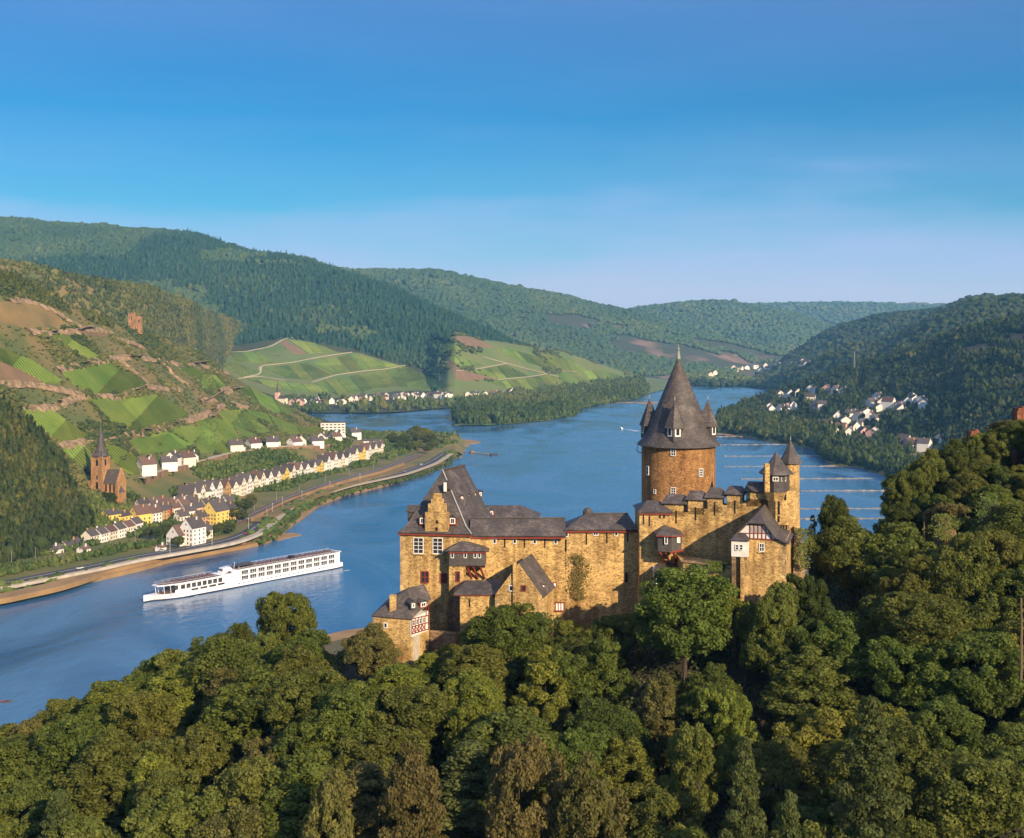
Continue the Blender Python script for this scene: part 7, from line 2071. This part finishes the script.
# slanting white fin between the lounge and the cabins
for s in (-1, 1):
    y = s * (HB_ + .02)
    mb = MB(); mb.add([(XA + 9, y, 3.1), (XA + 5, y, 3.1), (XA - 2, y, 10.0), (XA + 1, y, 10.0)] + [(XA + 9, y - s * .3, 3.1), (XA + 5, y - s * .3, 3.1), (XA - 2, y - s * .3, 10.0), (XA + 1, y - s * .3, 10.0)], [(0, 1, 2, 3), (7, 6, 5, 4), (0, 3, 7, 4), (1, 5, 6, 2)])
    mb.build('side_fin', 'ship_white', sh)
    n = 12
    for r0_, r1_ in ((3.9, 6.2), (7.0, 9.4)):
        for k in range(n):
            xa = X0 + 8 + (XA - X0 - 12) * k / n; xb = xa + (XA - X0 - 12) / n * .76
            yy = s * (HB_ - .12)
            mb = MB(); mb.box(((xa + xb) / 2, yy, (r0_ + r1_) / 2), (xb - xa, .08, r1_ - r0_)); w_ = mb.build('cabin_window', 'cabin_glass', sh)
            m2 = MB()
            for q in (.34, .66): m2.box((xa + (xb - xa) * q, yy + s * .05, (r0_ + r1_) / 2), (.16, .06, r1_ - r0_))
            m2.box(((xa + xb) / 2, yy + s * .051, r0_ + .7), (xb - xa, .05, .10))
            sub(m2, 'frame', 'ship_white', w_)
    for k in range(22):
        x = X0 + 10 + k * 3.4; mb = MB(); mb.box((x, s * (HB_ + .01), 2.1), (1.1, .06, .55)); mb.build('porthole', 'ship_dark', sh)
    for k in range(9):
        xa = XA + 8 + k * 3.6
        b_a = beam_at(xa + 1.5, 5) - .32
        mb = MB(); mb.box((xa + 1.5, s * b_a, 6.2), (2.7, .1, 2.5)); mb.build('lounge_window', 'cabin_glass', sh)
    for k in range(4):
        xa = XA + 7 + k * 6; mb = MB(); mb.box((xa + 2, s * (HB_ + .015), 3.9 - k * .08), (4.6, .08, 1.1)); mb.build('side_window', 'cabin_glass', sh)
for i in range(9):
    a = i / 8; x = X1 - 17.0 + .0; y = -4.9 + 9.8 * a
    mb = MB(); mb.box((X1 - 17 + .05, y, 5.6), (.1, .95, 4.0)); mb.build('front_window', 'cabin_glass', sh)
for x, y in [(X1 - 8, 0), (X1 - 11.5, 3.1), (X1 - 11.5, -3.1), (X1 - 15, 4.2), (X1 - 15, -4.2)]:
    mb = MB(); mb.tube([(x, y, 3.2), (x + .6, y, 8.1)], .16, 5); mb.build('roof_post', 'ship_white', sh)
wh = MB(); wh.hexa([(XA - 1, -2.6, 10.3), (XA + 6, -2.6, 8.5), (XA + 6, 2.6, 8.5), (XA - 1, 2.6, 10.3)], [(XA, -2.4, 12.0), (XA + 5, -2.2, 11.8), (XA + 5, 2.2, 11.8), (XA, 2.4, 12.0)]); w_ = wh.build('wheelhouse', 'ship_white', sh)
m2 = MB(); m2.box((XA + 5.6, 0, 10.9), (.25, 4.2, .9)); sub(m2, 'window', 'cabin_glass', w_)
mb = MB(); mb.box((X0 + 38, 0, 11.2), (3, 3, 1.9)); mb.build('funnel', 'ship_dark', sh)
mb = MB(); mb.tube([(XA - 4, 0, 10.3), (XA - 4.6, 0, 14)], .12, 5); mb.build('mast', 'ship_white', sh)
mb = MB(); mb.box((XA - 11, 0, 12.1), (13, 7.5, .2)); cn_ = mb.build('canopy', 'tile_dark', sh)
m2 = MB()
for x in (-16.8, -5.2):
    for y in (-3.4, 3.4): m2.tube([(XA + x, y, 10.3), (XA + x, y, 12)], .08, 4)
sub(m2, 'canopy_posts_frame', 'ship_white', cn_)
for s in (-1, 1):
    mb = MB(); y = s * (HB_ - .1)
    mb.tube([(X0 + 3, y, 11.3), (XA - 2, y, 11.3)], .05, 4); mb.tube([(X0 + 3, y, 10.8), (XA - 2, y, 10.8)], .03, 4)
    for x in np.arange(X0 + 3, XA - 2, 3.0): mb.tube([(x, y, 10.3), (x, y, 11.3)], .04, 4)
    mb.build('railing', 'ship_white', sh)
    mb = MB(); rp_ = [(x, s * max(.1, beam_at(x, 8) - .15), 9.5) for x in np.linspace(XA + 8, X1 - 8, 18)]
    mb.tube(rp_, .05, 4)
    for q in rp_[::2]: mb.tube([(q[0], q[1], 8.5), q], .04, 4)
    mb.build('railing', 'ship_white', sh)
dk0 = None
for i in range(46):
    row, k = i % 2, i // 2
    x = X0 + 8 + k * 2.9; y = (-3.2 if row else 3.0) + rng.uniform(-.8, .8)
    if XA - 18 < x < XA - 4 or abs(x - X0 - 38) < 2.5: continue
    if dk0 is None:
        mb = MB(); mb.box((0, 0, .38), (1.9, .75, .14)); mb.hexa([(.5, -.37, .45), (1.0, -.37, .45), (1.0, .37, .45), (.5, .37, .45)], [(1.05, -.37, 1.0), (1.15, -.37, 1.0), (1.15, .37, 1.0), (1.05, .37, 1.0)])
        for a_ in (-.7, .7):
            for b_ in (-.3, .3): mb.box((a_, b_, .16), (.08, .08, .3))
        dk0 = mb.build('deck_lounger', 'deck_seat', sh); o = dk0
    else:
        o = dk0.copy(); COL.objects.link(o)
    o.location = (x, y, 10.36); o.rotation_euler = (0, 0, rng.uniform(0, 6.28))
for k in range(26):
    o = dk0.copy(); COL.objects.link(o); o.location = (XA + 12 + (k // 3) * 3.0, -3.2 + (k % 3) * 3.2 + rng.uniform(-.5, .5), 8.56); o.rotation_euler = (0, 0, rng.uniform(0, 6.28))
for s in (-1, 1):   # the faint line of lettering is far below what can be read: a thin dark name strip
    mb = MB(); b_ = beam_at(X1 - 14, 2.4); b2 = beam_at(X1 - 22, 2.4)
    mb.hexa([(X1 - 14, s * (b_ + .12), 2.3), (X1 - 22, s * (b2 + .06), 2.3), (X1 - 22, s * (b2 - .1), 2.3), (X1 - 14, s * (b_ - .1), 2.3)][::-s], [(X1 - 14, s * (b_ + .12), 2.7), (X1 - 22, s * (b2 + .06), 2.7), (X1 - 22, s * (b2 - .1), 2.7), (X1 - 14, s * (b_ - .1), 2.7)][::-s]); mb.build('name_strip', 'ship_dark', sh)

M['foam'] = mat('foam', (0.75, 0.76, 0.78), (0.45, 0.52, 0.6), .3, .7, detail=8)
pd_ = Vector((-hd.y, hd.x, 0))
for k in range(26):      # broken ripples of the wake, beside and behind the hull
    s_2 = rng.choice((-1, 1)); u_ = rng.uniform(-.95, .52) * LEN * .62
    off_ = HB_ + 1.2 + (LEN * .5 - u_) * .07 * rng.uniform(.6, 1.15)
    c_ = mid + hd * u_ + pd_ * (s_2 * off_); L2 = rng.uniform(2, 7); w2 = rng.uniform(.25, .7)
    q = [c_ + hd * L2, c_ + pd_ * w2, c_ - hd * L2, c_ - pd_ * w2]
    mb = MB(); mb.poly([(p_.x, p_.y, .05 + .002 * k) for p_ in (q if (q[1] - q[0]).cross(q[2] - q[0]).z > 0 else q[::-1])]); setting('wake', mb.data('wake', 'foam'), 'stuff')
# ------------------------------------------------------------------ small craft, jetty, posts, cars
M['foam'] = mat('foam', (0.75, 0.76, 0.78), (0.45, 0.52, 0.6), .3, .7, detail=8)
for x, y, x2, y2, lab in ((621, 428.6, 638, 431.2, 'small white motorboat with a foaming wake beside the cone of the keep'), (737, 430.2, 719, 431.6, 'small white motorboat crossing towards the headland across the river')):
    a, b = onz(x, y, 0), onz(x2, y2, 0); d = (a - b).normalized()
    t = thing('motorboat', lab, 'boat', (a.x, a.y, 0), math.atan2(d.y, d.x), 'motorboats on the river')
    mb = MB(); n = 10
    for i in range(n):
        u = i / (n - 1); w_ = 1.5 * (1 - max(0, (u - .5) / .5) ** 2) + .03; X = -4.5 + 9 * u
        mb.v += [(X, -w_ * .7, -.3), (X, w_ * .7, -.3), (X, w_, 1.0 + .4 * u * u), (X, -w_, 1.0 + .4 * u * u)]
    for i in range(n - 1):
        for k in range(4): mb.f.append((i * 4 + k, i * 4 + (k + 1) % 4, (i + 1) * 4 + (k + 1) % 4, (i + 1) * 4 + k))
    mb.f.append((3, 2, 1, 0)); mb.build('hull', 'ship_white', t)
    mb = MB(); mb.hexa([(-2, -1, 1.2), (1.4, -1, 1.2), (1.4, 1, 1.2), (-2, 1, 1.2)], [(-1.8, -.9, 2.3), (.6, -.8, 2.3), (.6, .8, 2.3), (-1.8, .9, 2.3)]); cab = mb.build('cabin', 'ship_white', t)
    mb = MB(); mb.box((1.05, 0, 1.75), (.3, 1.4, .5)); sub(mb, 'windscreen', 'cabin_glass', cab)
    mb = MB(); L_ = (a - b).length; pd = Vector((-d.y, d.x, 0))
    mb.poly([a + Vector((0, 0, .06)), b + pd * 4 + Vector((0, 0, .06)), b - pd * 4 + Vector((0, 0, .06))])
    setting('wake', mb.data('wake', 'foam'), 'stuff')
a, b = onz(457, 450.5, .6), onz(494, 455, .6)
jt_ = thing('landing_stage', 'floating landing stage with two tall piles off the wooded spit', 'jetty', (0, 0, 0))
mb = ribbon([a, a.lerp(b, .5), b], 3.0, .5, 1.2); mb.build('gangway', 'pale_path', jt_)
d = (b - a).normalized()
mb = MB(); c_ = a.lerp(b, .42); mb.box((c_.x, c_.y, 1.2), (5, 5, 2.4), .3); mb.build('pontoon', 'old_stone', jt_)
mb = MB(); c_ = b; mb.box((c_.x, c_.y, 1.0), (9, 6, 2.0), .3); mb.build('pontoon', 'ship_dark', jt_)
for t_ in (.42, .8): c_ = a.lerp(b, t_); mb = MB(); mb.tube([(c_.x, c_.y, -2), (c_.x, c_.y, 7)], .5, 6); mb.build('pile', 'wood', jt_)
p = onz(6.5, 702, 0); bt = thing('rowing_boat', 'small dark rowing boat with a red stern on the open river at the picture edge', 'boat', (p.x, p.y, 0), R(15))
mb = MB(); n = 9
for i in range(n):
    u = i / (n - 1); w_ = .75 * math.sin(math.pi * (u * .9 + .1)) + .04; X = -2.3 + 4.6 * u
    mb.v += [(X, -w_ * .6, -.15), (X, w_ * .6, -.15), (X, w_, .5), (X, -w_, .5)]
for i in range(n - 1):
    for k in range(4): mb.f.append((i * 4 + k, i * 4 + (k + 1) % 4, (i + 1) * 4 + (k + 1) % 4, (i + 1) * 4 + k))
mb.f.append((3, 2, 1, 0)); mb.build('hull', 'door_wood', bt)
mb = MB(); mb.box((-1.5, 0, .55), (.8, .9, .2)); mb.build('seat', 'plaster_red', bt)
# electric railway masts
pole0 = None
for i, t_ in enumerate(np.linspace(.04, .96, 17)):
    q = rail_c[int(t_ * (len(rail_c) - 1))]
    if pole0 is None:
        pole0 = thing('railway_mast', None, 'mast', (0, 0, 0), 0, 'overhead line masts along the railway')
        mb = MB(); mb.tube([(0, 0, -1), (0, 0, 8.5)], .2, 6, .14); mb.build('pole', 'metal', pole0)
        mb = MB(); mb.tube([(0, 0, 7.2), (3.0, 0, 7.4)], .09, 5); mb.build('bracket', 'metal', pole0); o = pole0
    else: o = copy_tree(pole0)
    o.location = (q.x - 4.5, q.y + 5.5, q.z + .5); o.rotation_euler = (0, 0, R(-40))
    o['label'] = f'{ordn(i)} slim grey railway mast, counting from the wood towards the spit'
lamp0 = None
for i, (x, y) in enumerate([(248.5, 529), (267, 519.5), (272.5, 513), (282.5, 507), (302, 500), (330, 490), (360, 482), (212, 545), (170, 553)]):
    q = onz(x, y, 6)
    if lamp0 is None:
        lamp0 = thing('lamp_post', None, 'lamp post', (0, 0, 0), 0, 'lamp posts along the river road')
        mb = MB(); mb.tube([(0, 0, -1), (0, 0, 7.5), (.2, 0, 8.2), (1.6, 0, 8.4)], .13, 6, .08); mb.build('pole', 'white_paint', lamp0)
        mb = MB(); mb.box((1.8, 0, 8.4), (1.0, .35, .18)); mb.build('lamp_head', 'metal', lamp0); o = lamp0
    else: o = copy_tree(lamp0)
    o.location = q; o.rotation_euler = (0, 0, R(120))
    o['label'] = f'white lamp post on the river road below {["the garden bushes", "the yellow house", "the road bend", "the first sandy wall end", "the row of white gables", "the sandy wall middle", "the last yellow gable", "the tall white villa", "the tiny white hut"][i]}'
car0 = {}
for i, (t_, c, lab) in enumerate([(.30, 'white', 'white car on the river road below the old village'), (.47, 'grey', 'grey car on the river road near the bend'), (.62, 'red', 'red car on the river road below the sandy wall'), (.80, 'white', 'white car on the river road towards the spit'), (.93, 'grey', 'grey car on the river road at the wooded spit'), (.97, 'white', 'white car parked at the wooded spit by the landing stage')]):
    k = int(t_ * (len(road_c) - 2)); q = road_c[k]; d = road_c[k + 1] - q
    if c not in car0:
        r_ = thing('car', None, 'car', (0, 0, 0)); car0[c] = r_
        mb = MB(); mb.hexa([(-2.1, -.85, .35), (2.1, -.85, .35), (2.1, .85, .35), (-2.1, .85, .35)], [(-2.1, -.85, .95), (2.05, -.85, .85), (2.05, .85, .85), (-2.1, .85, .95)]); bd2 = mb.build('body', 'plaster_' + c, r_)
        mb = MB(); mb.hexa([(-1.7, -.8, .95), (1.1, -.8, .9), (1.1, .8, .9), (-1.7, .8, .95)], [(-1.2, -.68, 1.45), (.4, -.68, 1.45), (.4, .68, 1.45), (-1.2, .68, 1.45)]); mb.build('windows_cabin', 'cabin_glass', r_)
        for a_ in (-1.35, 1.35):
            for b_ in (-.82, .82):
                mb = MB(); mb.tube([(a_, b_ - .1, .32), (a_, b_ + .1, .32)], .32, 10); mb.build('wheel', 'dark_slit', r_)
        o = r_
    else: o = copy_tree(car0[c])
    n = Vector((-d.y, d.x, 0)).normalized()
    o.location = q + n * (2.2 if i % 2 else -2.2) + Vector((0, 0, .26)); o.rotation_euler = (0, 0, math.atan2(d.y, d.x)); tag(o, lab, 'car', 'cars on the river road')
# single trees one can tell apart on the spit and in the village
SPIT = [(406, 446, 16, 'green'), (411, 443, 19, 'olive'), (416, 441, 20, 'green'), (421, 445, 17, 'olive'), (425, 442, 19, 'yellow green'), (430, 446, 16, 'green'), (433, 450, 13, 'olive'), (418, 451, 15, 'yellow green'), (410, 452, 11, 'olive'), (401, 450, 12, 'green'), (396, 446, 13, 'dark green'), (391, 442, 12, 'green'), (427, 454, 10, 'green'), (443, 446, 8, 'russet')]
NT = len(TREES)
for i, (x, y, h, c) in enumerate(SPIT):
    p = hit(x, y, ['A']) or onz(x, y, 4)
    plant(p.x, p.y, p.z, h, h * 1.15, ['round', 'spread'][i % 2], c, f'{ordn(i)} tree of the wooded spit, {c} leaved, near the landing stage', 'trees on the wooded spit')
for i, (x, y, h, c) in enumerate([(150, 540, 10, 'green'), (160, 541, 12, 'dark green'), (177, 549, 9, 'green'), (166, 535, 9, 'olive'), (232, 522, 12, 'green'), (238, 516, 13, 'green'), (246, 513, 12, 'dark green'), (242, 522, 10, 'green'), (252, 508, 11, 'olive'), (110, 505, 10, 'dark green'), (126, 503, 9, 'green'), (230, 534, 8, 'olive'), (216, 536, 8, 'green'), (222, 532, 7, 'green'), (205, 539, 7, 'green')]):
    p = hit(x, y, ['A'])
    plant(p.x, p.y, p.z - .3, h, h * 1.05, ['round', 'spread'][i % 2], c, ['green tree beside the low terrace end', 'dark green tree between terrace and white villa', 'round green tree in front of the white villa', 'olive tree behind the white villa wing', 'green tree beside the ochre house', 'tall green tree in the gardens by the ochre house',
          'dark green tree in the gardens by the road bend', 'smaller green tree in the gardens above the road', 'olive tree by the railway at the road bend', 'dark green tree below the chapel tower', 'green tree beside the chapel tower', 'olive tree on the road bank under the gardens', 'green tree on the road bank by the yellow house',
          'small green tree between the two road bank trees', 'small green tree on the road bank by the villa'][i], 'trees in the old village')

# ------------------------------------------------------------------ the air in the valley
HAZE = 6e-5
mb = MB(); mb.hexa([(-7000, -300, -6), (7000, -300, -6), (7000, 13500, -6), (-7000, 13500, -6)], [(-7000, -300, 640), (7000, -300, 640), (7000, 13500, 640), (-7000, 13500, 640)])
hz = setting('haze', mb.data('haze', 'soil'), 'stuff')
hm = bpy.data.materials.new('valley_air'); hm.use_nodes = True
nt = hm.node_tree; nt.nodes.clear()
ou = nt.nodes.new('ShaderNodeOutputMaterial'); pv = nt.nodes.new('ShaderNodeVolumePrincipled')
pv.inputs['Color'].default_value = (0.24, 0.62, 1.0, 1); pv.inputs['Density'].default_value = HAZE; pv.inputs['Anisotropy'].default_value = 0.0; pv.inputs['Absorption Color'].default_value = (1, 1, 1, 1)
nt.links.new(pv.outputs[0], ou.inputs['Volume'])
hz.data.materials.clear(); hz.data.materials.append(hm)
